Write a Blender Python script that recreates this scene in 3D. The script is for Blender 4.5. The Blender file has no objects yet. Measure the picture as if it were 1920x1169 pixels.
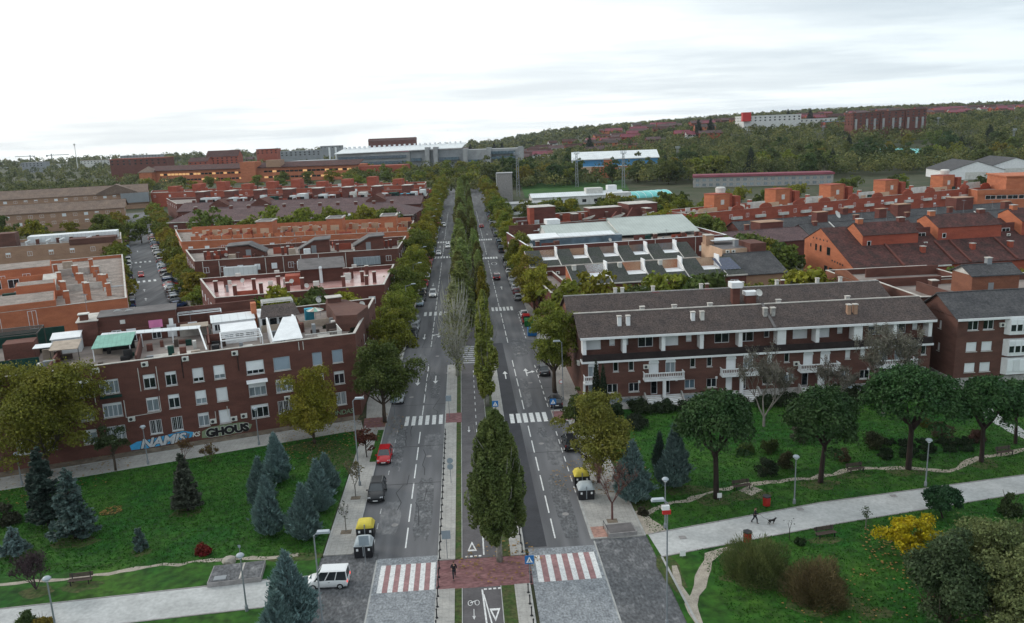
import bpy, bmesh, math, random
import numpy as np
from mathutils import Vector, Matrix

# ------------------------------------------------------------------ camera
scene = bpy.context.scene
CAM_H = 40.0
F_PX, CX, CY = 1500.0, 960.0, 584.5          # focal length in pixels of the 1920 x 1169 photograph
def camera_axes():
    roll = math.radians(2.2)
    d = np.array([862 - CX, 250 - CY, F_PX]); d /= np.linalg.norm(d)
    hd = np.array([math.cos(roll), -math.sin(roll), 0])
    up = np.cross(hd, d); up /= np.linalg.norm(up)
    if up[1] > 0: up = -up
    dx = np.cross(d, up)
    if dx[0] < 0: dx = -dx
    return np.stack([dx, d, up])
AX = camera_axes()
def at(px, py, z=0.0):
    """ground point (height z) seen at a photograph pixel"""
    d = AX @ np.array([px - CX, py - CY, F_PX]); t = (z - CAM_H) / d[2]
    return (float(d[0] * t), float(d[1] * t))
def at_depth(px, py, Y):
    d = AX @ np.array([px - CX, py - CY, F_PX]); t = Y / d[1]
    return (float(d[0] * t), float(CAM_H + d[2] * t))
cam_data = bpy.data.cameras.new('camera')
cam = bpy.data.objects.new('camera', cam_data); scene.collection.objects.link(cam)
cam_data.sensor_fit = 'HORIZONTAL'; cam_data.sensor_width = 36.0
cam_data.lens = 36.0 * F_PX / 1920.0
cam_data.clip_start = 0.5; cam_data.clip_end = 20000.0
r_, dn_, f_ = AX @ np.array([1, 0, 0]), AX @ np.array([0, 1, 0]), AX @ np.array([0, 0, 1])
cam.matrix_world = Matrix(((r_[0], -dn_[0], -f_[0], 0), (r_[1], -dn_[1], -f_[1], 0), (r_[2], -dn_[2], -f_[2], CAM_H), (0, 0, 0, 1)))
scene.camera = cam

# ------------------------------------------------------------------ world, sun, exposure
SUN_AZ, SUN_EL = math.radians(-62), math.radians(24)       # azimuth from +Y towards +X
world = bpy.data.worlds.new('World'); scene.world = world; world.use_nodes = True
def build_world():
    nt = world.node_tree; N = nt.nodes; L = nt.links
    for n in list(N): N.remove(n)
    def nd(t, **kw):
        n = N.new(t)
        for k, v in kw.items(): setattr(n, k, v)
        return n
    def mth(op, a, b=None, c=None):
        n = nd('ShaderNodeMath', operation=op)
        for i, v in enumerate((a, b, c)):
            if v is None: continue
            if isinstance(v, (int, float)): n.inputs[i].default_value = v
            else: L.new(v, n.inputs[i])
        return n.outputs[0]
    out = nd('ShaderNodeOutputWorld'); bg = nd('ShaderNodeBackground'); bg.inputs['Strength'].default_value = 0.1
    L.new(bg.outputs[0], out.inputs['Surface'])
    sky = nd('ShaderNodeTexSky', sky_type='NISHITA'); sky.sun_disc = False
    sky.sun_elevation = SUN_EL; sky.sun_rotation = SUN_AZ; sky.air_density = 1.0; sky.dust_density = 2.0
    tc = nd('ShaderNodeTexCoord'); sep = nd('ShaderNodeSeparateXYZ'); L.new(tc.outputs['Generated'], sep.inputs[0])
    x, y, z = sep.outputs
    den = mth('ADD', mth('MAXIMUM', z, 0.0), 0.07)
    comb = nd('ShaderNodeCombineXYZ'); L.new(mth('DIVIDE', x, den), comb.inputs[0]); L.new(mth('DIVIDE', y, den), comb.inputs[1])
    def noise(scale, detail, rough, off):
        mp = nd('ShaderNodeMapping'); mp.inputs['Scale'].default_value = scale; mp.inputs['Location'].default_value = off
        L.new(comb.outputs[0], mp.inputs[0])
        n = nd('ShaderNodeTexNoise'); n.inputs['Scale'].default_value = 1.0; n.inputs['Detail'].default_value = detail
        n.inputs['Roughness'].default_value = rough; L.new(mp.outputs[0], n.inputs['Vector']); return n.outputs['Fac']
    n1 = noise((0.22, 0.34, 1), 6, 0.55, (3.1, 1.7, 0)); n2 = noise((0.7, 1.1, 1), 5, 0.6, (7.3, 4.4, 0))
    sx, sy = math.sin(SUN_AZ), math.cos(SUN_AZ)
    glow = mth('ADD', mth('MULTIPLY', x, sx), mth('MULTIPLY', y, sy))            # brighter cloud towards the hidden sun
    g = nd('ShaderNodeMapRange'); g.interpolation_type = 'SMOOTHSTEP'; L.new(glow, g.inputs[0])
    g.inputs['From Min'].default_value = -0.45; g.inputs['From Max'].default_value = 0.55
    amt = mth('ADD', mth('MULTIPLY', n1, 0.75), mth('MULTIPLY', n2, 0.25))
    dk = nd('ShaderNodeMapRange'); dk.interpolation_type = 'SMOOTHSTEP'; L.new(amt, dk.inputs[0])
    dk.inputs['From Min'].default_value = 0.44; dk.inputs['From Max'].default_value = 0.66
    def mix(f, a, b):
        m = nd('ShaderNodeMix', data_type='RGBA')
        if isinstance(f, float): m.inputs[0].default_value = f
        else: L.new(f, m.inputs[0])
        for s, v in ((6, a), (7, b)):
            if isinstance(v, tuple): m.inputs[s].default_value = (*v, 1)
            else: L.new(v, m.inputs[s])
        return m.outputs[2]
    light = mix(g.outputs[0], (7.6, 8.6, 9.2), (10.4, 10.9, 10.9))
    dark = mix(g.outputs[0], (4.5, 5.5, 6.3), (7.8, 8.4, 8.8))
    cloud = mix(dk.outputs[0], light, dark)
    mp = nd('ShaderNodeMapping'); mp.inputs['Scale'].default_value = (2.2, 2.2, 34.0); mp.inputs['Location'].default_value = (0.6, 0.2, 1.3); L.new(tc.outputs['Generated'], mp.inputs[0])   # long thin cloud bars low over the horizon
    ns = nd('ShaderNodeTexNoise'); ns.inputs['Scale'].default_value = 1.0; ns.inputs['Detail'].default_value = 5; ns.inputs['Roughness'].default_value = 0.55; L.new(mp.outputs[0], ns.inputs['Vector'])
    def ss(sock, a, b, lo=0.0, hi=1.0):
        m = nd('ShaderNodeMapRange'); m.interpolation_type = 'SMOOTHSTEP'; L.new(sock, m.inputs[0]); m.inputs['From Min'].default_value = a; m.inputs['From Max'].default_value = b; m.inputs['To Min'].default_value = lo; m.inputs['To Max'].default_value = hi; return m.outputs[0]
    bars = mth('MULTIPLY', mth('MULTIPLY', ss(ns.outputs['Fac'], 0.50, 0.64), ss(z, 0.03, 0.11, 1.0, 0.0)), 0.7)
    cloud = mix(bars, cloud, mix(g.outputs[0], (5.2, 6.1, 6.8), (7.0, 7.6, 8.0)))
    full = mix(0.93, sky.outputs[0], cloud)
    L.new(full, bg.inputs['Color'])
build_world()
sun_d = bpy.data.lights.new('sun', 'SUN'); sun_d.energy = 1.0; sun_d.angle = math.radians(14); sun_d.color = (1.0, 0.93, 0.84)
sun = bpy.data.objects.new('sun', sun_d); scene.collection.objects.link(sun)
sd = Vector((math.sin(SUN_AZ) * math.cos(SUN_EL), math.cos(SUN_AZ) * math.cos(SUN_EL), math.sin(SUN_EL)))
sun.rotation_euler = sd.to_track_quat('Z', 'Y').to_euler()
vs = scene.view_settings
vs.view_transform = 'Standard'; vs.look = 'None'; vs.exposure = 0.25; vs.gamma = 1.0; vs.use_curve_mapping = False
scene.cycles.max_bounces = 6; scene.cycles.diffuse_bounces = 3; scene.cycles.glossy_bounces = 2
scene.cycles.transmission_bounces = 2; scene.cycles.transparent_max_bounces = 4

# ------------------------------------------------------------------ object helpers
rng = random.Random(7); nrng = np.random.default_rng(11)
COL = scene.collection
def tag(o, label=None, cat=None, group=None, kind=None):
    if label: o['label'] = label
    if cat: o['category'] = cat
    if group: o['group'] = group
    if kind: o['kind'] = kind
    return o
def empty(name, loc=(0, 0, 0), rz=0.0, label=None, cat=None, group=None):
    o = bpy.data.objects.new(name, None); COL.objects.link(o); o.empty_display_size = 0.3
    o.location = loc; o.rotation_euler = (0, 0, rz); return tag(o, label, cat, group)
def link(name, mesh, parent=None, loc=(0, 0, 0), rz=0.0, color=None):
    o = bpy.data.objects.new(name, mesh); COL.objects.link(o); o.parent = parent
    o.location = loc; o.rotation_euler = (0, 0, rz)
    if color is not None: o.color = (*color, 1)
    return o
def copy_tree(o, parent=None, color=None):
    c = o.copy(); COL.objects.link(c); c.parent = parent
    for ch in o.children: copy_tree(ch, c)
    return c
ORD = ['first','second','third','fourth','fifth','sixth','seventh','eighth','ninth','tenth','eleventh','twelfth','thirteenth','fourteenth','fifteenth','sixteenth','seventeenth','eighteenth','nineteenth','twentieth']
TENS = {20:'twenty',30:'thirty',40:'forty',50:'fifty',60:'sixty',70:'seventy',80:'eighty',90:'ninety'}
def ordinal(i):
    n = i + 1
    if n <= 20: return ORD[i]
    t, u = n // 10 * 10, n % 10
    return TENS[t][:-1] + 'ieth' if u == 0 else TENS[t] + '-' + ORD[u - 1]

class MB:
    """collects faces; build() links them as one mesh object"""
    def __init__(s): s.v = []; s.f = []; s.m = []; s.mats = []; s.cur = 0
    def mat(s, m):
        if m not in s.mats: s.mats.append(m)
        s.cur = s.mats.index(m); return s
    def face(s, pts):
        b = len(s.v); s.v += [tuple(p) for p in pts]; s.f.append(tuple(range(b, b + len(pts)))); s.m.append(s.cur); return s
    def box(s, x0, x1, y0, y1, z0, z1):
        b = len(s.v)
        s.v += [(x0,y0,z0),(x1,y0,z0),(x1,y1,z0),(x0,y1,z0),(x0,y0,z1),(x1,y0,z1),(x1,y1,z1),(x0,y1,z1)]
        for q in ((0,3,2,1),(4,5,6,7),(0,1,5,4),(1,2,6,5),(2,3,7,6),(3,0,4,7)): s.f.append(tuple(b + i for i in q)); s.m.append(s.cur)
        return s
    def cbox(s, cx, cy, z0, w, d, h, rz=0.0):
        c, n = math.cos(rz), math.sin(rz)
        return s.prism([(cx + c*x - n*y, cy + n*x + c*y) for x, y in ((-w/2,-d/2),(w/2,-d/2),(w/2,d/2),(-w/2,d/2))], z0, z0 + h)
    def prism(s, poly, z0, z1):
        n = len(poly); b = len(s.v)
        s.v += [(x, y, z0) for x, y in poly] + [(x, y, z1) for x, y in poly]
        s.f.append(tuple(range(b + n - 1, b - 1, -1))); s.m.append(s.cur); s.f.append(tuple(range(b + n, b + 2 * n))); s.m.append(s.cur)
        for i in range(n): s.f.append((b + i, b + (i + 1) % n, b + n + (i + 1) % n, b + n + i)); s.m.append(s.cur)
        return s
    def extrude_y(s, prof, y0, y1):
        """profile of (x, z) counter-clockwise seen from -y, extruded along y"""
        n = len(prof); b = len(s.v)
        s.v += [(x, y0, z) for x, z in prof] + [(x, y1, z) for x, z in prof]
        s.f.append(tuple(range(b, b + n))); s.m.append(s.cur); s.f.append(tuple(range(b + 2 * n - 1, b + n - 1, -1))); s.m.append(s.cur)
        for i in range(n): s.f.append((b + i, b + n + i, b + n + (i + 1) % n, b + (i + 1) % n)); s.m.append(s.cur)
        return s
    def extrude_x(s, prof, x0, x1):
        """profile of (y, z), extruded along x"""
        n = len(prof); b = len(s.v)
        s.v += [(x0, y, z) for y, z in prof] + [(x1, y, z) for y, z in prof]
        s.f.append(tuple(range(b + n - 1, b - 1, -1))); s.m.append(s.cur); s.f.append(tuple(range(b + n, b + 2 * n))); s.m.append(s.cur)
        for i in range(n): s.f.append((b + i, b + (i + 1) % n, b + n + (i + 1) % n, b + n + i)); s.m.append(s.cur)
        return s
    def tube(s, pts, radii, n=6, cap=True):
        pts = [Vector(p) for p in pts]
        if isinstance(radii, (int, float)): radii = [radii] * len(pts)
        rings = []
        for i, p in enumerate(pts):
            d = (pts[min(i + 1, len(pts) - 1)] - pts[max(i - 1, 0)])
            if d.length < 1e-9: d = Vector((0, 0, 1))
            d.normalize(); a = d.orthogonal().normalized() if abs(d.z) < 0.999 else Vector((1, 0, 0))
            if abs(d.z) < 0.999: a = Vector((0, 0, 1)).cross(d).normalized()
            c = d.cross(a); b = len(s.v); rings.append(b)
            for k in range(n):
                t = 2 * math.pi * k / n; s.v.append(tuple(p + radii[i] * (math.cos(t) * a + math.sin(t) * c)))
        for i in range(len(pts) - 1):
            for k in range(n):
                s.f.append((rings[i] + k, rings[i] + (k + 1) % n, rings[i + 1] + (k + 1) % n, rings[i + 1] + k)); s.m.append(s.cur)
        if cap:
            s.f.append(tuple(rings[0] + k for k in range(n - 1, -1, -1))); s.m.append(s.cur)
            s.f.append(tuple(rings[-1] + k for k in range(n))); s.m.append(s.cur)
        return s
    def lathe(s, prof, cx=0, cy=0, n=12):
        """profile of (r, z) from bottom to top"""
        b = len(s.v)
        for r, z in prof:
            for k in range(n):
                t = 2 * math.pi * k / n; s.v.append((cx + r * math.cos(t), cy + r * math.sin(t), z))
        for i in range(len(prof) - 1):
            for k in range(n):
                s.f.append((b + i*n + k, b + i*n + (k+1) % n, b + (i+1)*n + (k+1) % n, b + (i+1)*n + k)); s.m.append(s.cur)
        s.f.append(tuple(b + k for k in range(n - 1, -1, -1))); s.m.append(s.cur)
        s.f.append(tuple(b + (len(prof)-1)*n + k for k in range(n))); s.m.append(s.cur)
        return s
    def wall(s, p0, p1, z0, z1, holes=(), depth=0.14):
        """vertical wall from p0 to p1 (outside on the right), with recessed rectangular openings (a0, a1, b0, b1)"""
        p0 = Vector((*p0, 0)); p1 = Vector((*p1, 0)); d = (p1 - p0); L = d.length; d.normalize(); inn = Vector((-d.y, d.x, 0))
        P = lambda a, z, k=0.0: tuple(p0 + d * a + inn * k + Vector((0, 0, z)))
        us = sorted({0.0, L, *[h[0] for h in holes], *[h[1] for h in holes]}); us = [u for u in us if -1e-6 <= u <= L + 1e-6]
        zs = sorted({z0, z1, *[h[2] for h in holes], *[h[3] for h in holes]})
        for i in range(len(us) - 1):
            run = None
            for j in range(len(zs) - 1):
                um, zm = (us[i] + us[i+1]) / 2, (zs[j] + zs[j+1]) / 2
                solid = not any(h[0] < um < h[1] and h[2] < zm < h[3] for h in holes)
                if solid: run = (zs[j] if run is None else run[0], zs[j+1])
                if (not solid or j == len(zs) - 2) and run:
                    s.face((P(us[i], run[0]), P(us[i+1], run[0]), P(us[i+1], run[1]), P(us[i], run[1]))); run = None
        for a0, a1, b0, b1 in holes:
            s.face((P(a0,b0), P(a1,b0), P(a1,b0,depth), P(a0,b0,depth))); s.face((P(a0,b1,depth), P(a1,b1,depth), P(a1,b1), P(a0,b1)))
            s.face((P(a0,b0,depth), P(a0,b1,depth), P(a0,b1), P(a0,b0))); s.face((P(a1,b0), P(a1,b1), P(a1,b1,depth), P(a1,b0,depth)))
            s.face((P(a0,b0,depth), P(a1,b0,depth), P(a1,b1,depth), P(a0,b1,depth)))
        return s
    def mesh(s, name, mat=None, smooth=False):
        me = bpy.data.meshes.new(name); me.from_pydata(s.v, [], s.f)
        mats = s.mats if s.mats else ([mat] if mat else [])
        for m in mats: me.materials.append(M[m] if isinstance(m, str) else m)
        if len(mats) > 1: me.polygons.foreach_set('material_index', s.m)
        if smooth: me.polygons.foreach_set('use_smooth', [True] * len(me.polygons))
        me.update(); return me
    def build(s, name, mat=None, parent=None, loc=(0, 0, 0), rz=0.0, smooth=False, color=None):
        return link(name, s.mesh(name, mat, smooth), parent, loc, rz, color)

def mesh_np(name, verts, k, mat):
    """verts: (N*k, 3) array, every k consecutive vertices a face"""
    verts = np.asarray(verts, dtype=np.float32); n = len(verts); me = bpy.data.meshes.new(name)
    me.vertices.add(n); me.vertices.foreach_set('co', verts.ravel())
    me.loops.add(n); me.loops.foreach_set('vertex_index', np.arange(n, dtype=np.int32))
    me.polygons.add(n // k); me.polygons.foreach_set('loop_start', np.arange(0, n, k, dtype=np.int32))
    if isinstance(mat, str): mat = M[mat]
    me.materials.append(mat); me.update(calc_edges=True); return me
def text_mesh(body, size, mat, shear=0.0, offset=0.0, spacing=1.0, thick=0.0):
    cu = bpy.data.curves.new('lettering', 'FONT'); cu.body = body; cu.size = size; cu.shear = shear; cu.offset = offset
    cu.space_character = spacing; cu.extrude = thick; cu.resolution_u = 3; cu.align_x = 'CENTER'
    ob = bpy.data.objects.new('lettering', cu); COL.objects.link(ob)
    dg = bpy.context.evaluated_depsgraph_get(); me = bpy.data.meshes.new_from_object(ob.evaluated_get(dg))
    bpy.data.objects.remove(ob); me.materials.clear(); me.materials.append(M[mat]); return me
# ------------------------------------------------------------------ materials
M = {}
def material(name, col, rough=0.85, var=0.25, scale=1.0, col2=None, stretch=(1, 1, 1), bump=0.0, bscale=None, spec=0.3, metal=0.0,
             objcol=False, objvar=0.0, coords='Object', fine=0.0, fscale=20.0, lines=None, contrast=(0.35, 0.65)):
    m = bpy.data.materials.new(name); m.use_nodes = True; nt = m.node_tree; N, L = nt.nodes, nt.links
    b = N['Principled BSDF']; b.inputs['Roughness'].default_value = rough; b.inputs['Metallic'].default_value = metal
    b.inputs['Specular IOR Level'].default_value = spec
    tc = N.new('ShaderNodeTexCoord'); src = tc.outputs[coords]
    if coords == 'World': pass
    mp = N.new('ShaderNodeMapping'); mp.inputs['Scale'].default_value = stretch; L.new(src, mp.inputs[0])
    n = N.new('ShaderNodeTexNoise'); n.inputs['Scale'].default_value = scale; n.inputs['Detail'].default_value = 6; n.inputs['Roughness'].default_value = 0.65
    L.new(mp.outputs[0], n.inputs['Vector'])
    mr = N.new('ShaderNodeMapRange'); L.new(n.outputs['Fac'], mr.inputs[0]); mr.inputs['From Min'].default_value = contrast[0]; mr.inputs['From Max'].default_value = contrast[1]
    mx = N.new('ShaderNodeMix'); mx.data_type = 'RGBA'; L.new(mr.outputs[0], mx.inputs[0])
    c2 = col2 if col2 else tuple(c * (1 - var) for c in col); c1 = col if col2 else tuple(min(1, c * (1 + var)) for c in col)
    mx.inputs[6].default_value = (*c1, 1); mx.inputs[7].default_value = (*c2, 1); out = mx.outputs[2]
    def mul(a, fac_socket):
        q = N.new('ShaderNodeMix'); q.data_type = 'RGBA'; q.blend_type = 'MULTIPLY'; q.inputs[0].default_value = 1
        L.new(a, q.inputs[6]); L.new(fac_socket, q.inputs[7]); return q.outputs[2]
    def ramp01(sock, lo, hi):
        q = N.new('ShaderNodeMapRange'); L.new(sock, q.inputs[0]); q.inputs['From Min'].default_value = 0.3; q.inputs['From Max'].default_value = 0.7
        q.inputs['To Min'].default_value = lo; q.inputs['To Max'].default_value = hi; return q.outputs[0]
    if fine > 0:
        n2 = N.new('ShaderNodeTexNoise'); n2.inputs['Scale'].default_value = fscale; n2.inputs['Detail'].default_value = 3; L.new(mp.outputs[0], n2.inputs['Vector'])
        out = mul(out, ramp01(n2.outputs['Fac'], 1 - fine, 1 + fine))
    if lines:                                    # (axis, period, strength): courses, joints or roofing ribs
        for axis, period, strength in lines:
            sx = N.new('ShaderNodeSeparateXYZ'); L.new(src, sx.inputs[0])
            a = N.new('ShaderNodeMath'); a.operation = 'DIVIDE'; L.new(sx.outputs['XYZ'.index(axis)], a.inputs[0]); a.inputs[1].default_value = period
            fr = N.new('ShaderNodeMath'); fr.operation = 'FRACT'; L.new(a.outputs[0], fr.inputs[0])
            gt = N.new('ShaderNodeMapRange'); L.new(fr.outputs[0], gt.inputs[0]); gt.inputs['From Min'].default_value = 0.0; gt.inputs['From Max'].default_value = 0.18
            gt.inputs['To Min'].default_value = 1 - strength; gt.inputs['To Max'].default_value = 1.0; out = mul(out, gt.outputs[0])
    if objcol or objvar:
        oi = N.new('ShaderNodeObjectInfo')
        if objcol: out = mul(out, oi.outputs['Color'])
        if objvar:
            q = N.new('ShaderNodeMapRange'); L.new(oi.outputs['Random'], q.inputs[0]); q.inputs['To Min'].default_value = 1 - objvar; q.inputs['To Max'].default_value = 1 + objvar
            out = mul(out, q.outputs[0])
    L.new(out, b.inputs['Base Color'])
    if bump:
        n3 = N.new('ShaderNodeTexNoise'); n3.inputs['Scale'].default_value = bscale or scale * 6; n3.inputs['Detail'].default_value = 4; L.new(mp.outputs[0], n3.inputs['Vector'])
        bp = N.new('ShaderNodeBump'); bp.inputs['Strength'].default_value = bump; bp.inputs['Distance'].default_value = 0.08; L.new(n3.outputs['Fac'], bp.inputs['Height'])
        L.new(bp.outputs[0], b.inputs['Normal'])
    M[name] = m; return m
def foliage_material(name, amount=0.38, transl=0.26, nscale=0.55, hue0=0.475, hue1=0.505, v0=1.2, v1=0.8):
    """leaf colour = object colour, varied leaf by leaf, clump by clump and tree by tree"""
    m = bpy.data.materials.new(name); m.use_nodes = True; N, L = m.node_tree.nodes, m.node_tree.links
    b = N['Principled BSDF']; b.inputs['Roughness'].default_value = 0.7; b.inputs['Specular IOR Level'].default_value = 0.2
    oi = N.new('ShaderNodeObjectInfo'); ge = N.new('ShaderNodeNewGeometry'); tc = N.new('ShaderNodeTexCoord')
    n = N.new('ShaderNodeTexNoise'); n.inputs['Scale'].default_value = nscale; n.inputs['Detail'].default_value = 3; L.new(tc.outputs['Object'], n.inputs['Vector'])
    hsv = N.new('ShaderNodeHueSaturation'); L.new(oi.outputs['Color'], hsv.inputs['Color'])
    def rng_(sock, f0, f1, t0, t1):
        q = N.new('ShaderNodeMapRange'); L.new(sock, q.inputs[0]); q.inputs['From Min'].default_value = f0; q.inputs['From Max'].default_value = f1
        q.inputs['To Min'].default_value = t0; q.inputs['To Max'].default_value = t1; return q.outputs[0]
    def add(a, c, op='ADD'):
        q = N.new('ShaderNodeMath'); q.operation = op; L.new(a, q.inputs[0]); L.new(c, q.inputs[1]); return q.outputs[0]
    hue = add(rng_(n.outputs['Fac'], 0.3, 0.7, hue0, hue1), rng_(oi.outputs['Random'], 0, 1, -0.012, 0.016))
    L.new(hue, hsv.inputs['Hue'])
    val = add(add(rng_(ge.outputs['Random Per Island'], 0, 1, 1 - amount, 1 + amount), rng_(n.outputs['Fac'], 0.3, 0.7, v0, v1), 'MULTIPLY'), rng_(oi.outputs['Random'], 0, 1, 0.82, 1.15), 'MULTIPLY')
    L.new(val, hsv.inputs['Value']); L.new(hsv.outputs[0], b.inputs['Base Color'])
    tr = N.new('ShaderNodeBsdfTranslucent'); L.new(hsv.outputs[0], tr.inputs['Color']); mx = N.new('ShaderNodeMixShader'); mx.inputs[0].default_value = transl
    L.new(b.outputs[0], mx.inputs[1]); L.new(tr.outputs[0], mx.inputs[2]); L.new(mx.outputs[0], N['Material Output'].inputs['Surface'])
    M[name] = m
def lit_material(name, col, strength):
    m = bpy.data.materials.new(name); m.use_nodes = True; b = m.node_tree.nodes['Principled BSDF']
    b.inputs['Base Color'].default_value = (*col, 1); b.inputs['Emission Color'].default_value = (*col, 1); b.inputs['Emission Strength'].default_value = strength; M[name] = m
# ground
material('twig_pale', (0.42, 0.41, 0.35), 0.9, 0.2, 1.5)
material('terrain', (0.030, 0.045, 0.014), 0.95, col2=(0.070, 0.065, 0.038), scale=0.05, fine=0.3, fscale=0.6)
material('worn_grass', (0.075, 0.075, 0.030), 0.95, col2=(0.030, 0.070, 0.012), scale=0.9, fine=0.4, fscale=3)
material('grass', (0.010, 0.066, 0.006), 0.95, col2=(0.042, 0.102, 0.010), scale=0.12, fine=0.5, fscale=1.1, bump=0.6, bscale=3.0, contrast=(0.38, 0.7))
material('soil', (0.16, 0.13, 0.10), 0.95, 0.35, 0.8, fine=0.2, fscale=8)
material('trail', (0.34, 0.30, 0.25), 0.95, 0.2, 1.2, fine=0.2, fscale=9)
material('asphalt', (0.165, 0.165, 0.172), 0.8, col2=(0.078, 0.078, 0.085), scale=0.5, stretch=(1, 0.10, 1), fine=0.24, fscale=2.0, spec=0.35, contrast=(0.36, 0.62))
material('asphalt_cycle', (0.105, 0.098, 0.102), 0.85, 0.18, 0.5, fine=0.15, fscale=4)
material('asphalt_scuffed', (0.19, 0.19, 0.195), 0.85, col2=(0.10, 0.10, 0.106), scale=0.9, stretch=(1, 0.4, 1), fine=0.25, fscale=3)
material('tar', (0.022, 0.022, 0.025), 0.6, 0.2, 1.0)
material('asphalt_new', (0.036, 0.037, 0.044), 0.75, 0.18, 0.4, fine=0.15, fscale=5, spec=0.35)
material('asphalt_worn', (0.10, 0.102, 0.108), 0.85, col2=(0.21, 0.21, 0.215), scale=1.1, stretch=(1, 0.55, 1), fine=0.4, fscale=4, contrast=(0.50, 0.70))
material('setts', (0.29, 0.305, 0.32), 0.85, col2=(0.175, 0.185, 0.20), scale=1.4, stretch=(1, 0.7, 1), fine=0.38, fscale=5.5, bump=0.6, bscale=9)
material('paving', (0.40, 0.385, 0.36), 0.85, col2=(0.30, 0.29, 0.275), scale=0.5, fine=0.12, fscale=5, lines=(('X', 0.6, 0.16), ('Y', 0.6, 0.16)))
material('crossing_infill', (0.30, 0.17, 0.17), 0.85, 0.2, 1.0, fine=0.25, fscale=4)
material('paving_red', (0.23, 0.118, 0.118), 0.85, col2=(0.165, 0.075, 0.078), scale=0.9, fine=0.35, fscale=3.5, stretch=(0.6, 1, 1))
material('brick_paving', (0.36, 0.21, 0.17), 0.85, 0.2, 1.0, fine=0.2, fscale=5)
material('concrete_path', (0.47, 0.475, 0.47), 0.85, col2=(0.36, 0.365, 0.36), scale=0.35, fine=0.12, fscale=3)
material('kerb', (0.36, 0.36, 0.35), 0.85, 0.2, 0.8)
material('paint', (0.70, 0.70, 0.69), 0.7, col2=(0.46, 0.46, 0.465), scale=2.6, fine=0.16, fscale=8, contrast=(0.46, 0.72))
material('paint_worn', (0.55, 0.55, 0.55), 0.75, col2=(0.24, 0.24, 0.245), scale=1.8, fine=0.2, fscale=6)
# walls and roofs
BR = dict(stretch=(1, 1, 3.0), fine=0.16, fscale=5.0, lines=(('Z', 0.24, 0.10),))
material('brick_dark', (0.148, 0.062, 0.048), 0.9, col2=(0.102, 0.043, 0.034), scale=0.35, **BR)
material('brick_brown', (0.142, 0.068, 0.053), 0.9, col2=(0.098, 0.047, 0.038), scale=0.35, **BR)
material('brick_orange', (0.50, 0.175, 0.090), 0.9, col2=(0.38, 0.125, 0.065), scale=0.3, **BR)
material('brick_red', (0.38, 0.095, 0.058), 0.9, col2=(0.27, 0.066, 0.043), scale=0.3, **BR)
material('brick_tan', (0.40, 0.25, 0.17), 0.9, col2=(0.31, 0.19, 0.13), scale=0.3, **BR)
material('brick_maroon', (0.165, 0.060, 0.048), 0.9, col2=(0.115, 0.042, 0.035), scale=0.3, **BR)
material('plinth', (0.42, 0.41, 0.39), 0.9, col2=(0.26, 0.25, 0.24), scale=1.6, fine=0.2, fscale=5)
material('render_cream', (0.52, 0.36, 0.25), 0.9, 0.12, 0.4)
material('stucco', (0.60, 0.60, 0.59), 0.85, 0.12, 0.6)
material('white', (0.76, 0.77, 0.78), 0.6, 0.08, 0.8)
material('offwhite', (0.58, 0.57, 0.54), 0.75, 0.15, 0.7, fine=0.08)
material('coping', (0.50, 0.47, 0.43), 0.85, 0.2, 0.8)
material('brick_mid', (0.25, 0.105, 0.065), 0.9, col2=(0.18, 0.075, 0.048), scale=0.3, **BR)
material('tile_brown', (0.090, 0.068, 0.061), 0.9, col2=(0.060, 0.048, 0.046), scale=0.6, fine=0.55, fscale=4.5, bump=0.5, bscale=5, lines=(('X', 0.3, 0.25),))
material('tile_grey', (0.085, 0.083, 0.085), 0.85, col2=(0.05, 0.05, 0.054), scale=0.5, fine=0.35, fscale=3.2, lines=(('X', 0.32, 0.22),))
material('tile_moss', (0.060, 0.060, 0.058), 0.9, col2=(0.046, 0.054, 0.042), scale=0.4, fine=0.4, fscale=3.0, lines=(('X', 0.32, 0.22),))
material('tile_red', (0.105, 0.040, 0.036), 0.9, col2=(0.040, 0.025, 0.023), scale=0.45, fine=0.4, fscale=2.2, lines=(('X', 0.35, 0.2),))
material('tile_mauve', (0.135, 0.085, 0.085), 0.9, col2=(0.095, 0.062, 0.064), scale=0.3, fine=0.3, fscale=2.2, lines=(('X', 0.35, 0.2),))
material('tile_tan', (0.21, 0.15, 0.115), 0.9, col2=(0.14, 0.10, 0.082), scale=0.3, fine=0.3, fscale=2.0, lines=(('X', 0.4, 0.2),))
material('roof_maroon', (0.20, 0.055, 0.075), 0.8, 0.2, 0.2)
material('terrace_pink', (0.58, 0.36, 0.33), 0.25, col2=(0.40, 0.20, 0.18), scale=0.30, fine=0.1, fscale=3, spec=0.5)
material('terrace_floor', (0.25, 0.21, 0.19), 0.85, 0.2, 0.5, fine=0.12, fscale=4)
material('gravel_roof', (0.25, 0.21, 0.185), 0.95, 0.25, 0.5, fine=0.25, fscale=3)
material('bitumen', (0.13, 0.12, 0.12), 0.9, 0.25, 0.5)
material('metal_roof', (0.42, 0.46, 0.43), 0.5, 0.1, 0.2, lines=(('X', 0.9, 0.25),))
material('metal_white', (0.66, 0.69, 0.70), 0.45, 0.1, 0.2, lines=(('X', 1.2, 0.2),))
material('blue_cladding', (0.07, 0.26, 0.50), 0.5, 0.12, 0.2)
material('turquoise', (0.16, 0.52, 0.50), 0.5, 0.15, 0.2)
material('concrete', (0.33, 0.335, 0.34), 0.9, 0.15, 0.2, fine=0.1)
material('panel_grey', (0.25, 0.265, 0.28), 0.6, 0.12, 0.15)
material('lead_strip', (0.24, 0.045, 0.06), 0.8, 0.2, 1.0)
material('awning_green', (0.20, 0.40, 0.33), 0.7, 0.15, 0.8, lines=(('X', 0.55, 0.25),))
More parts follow.
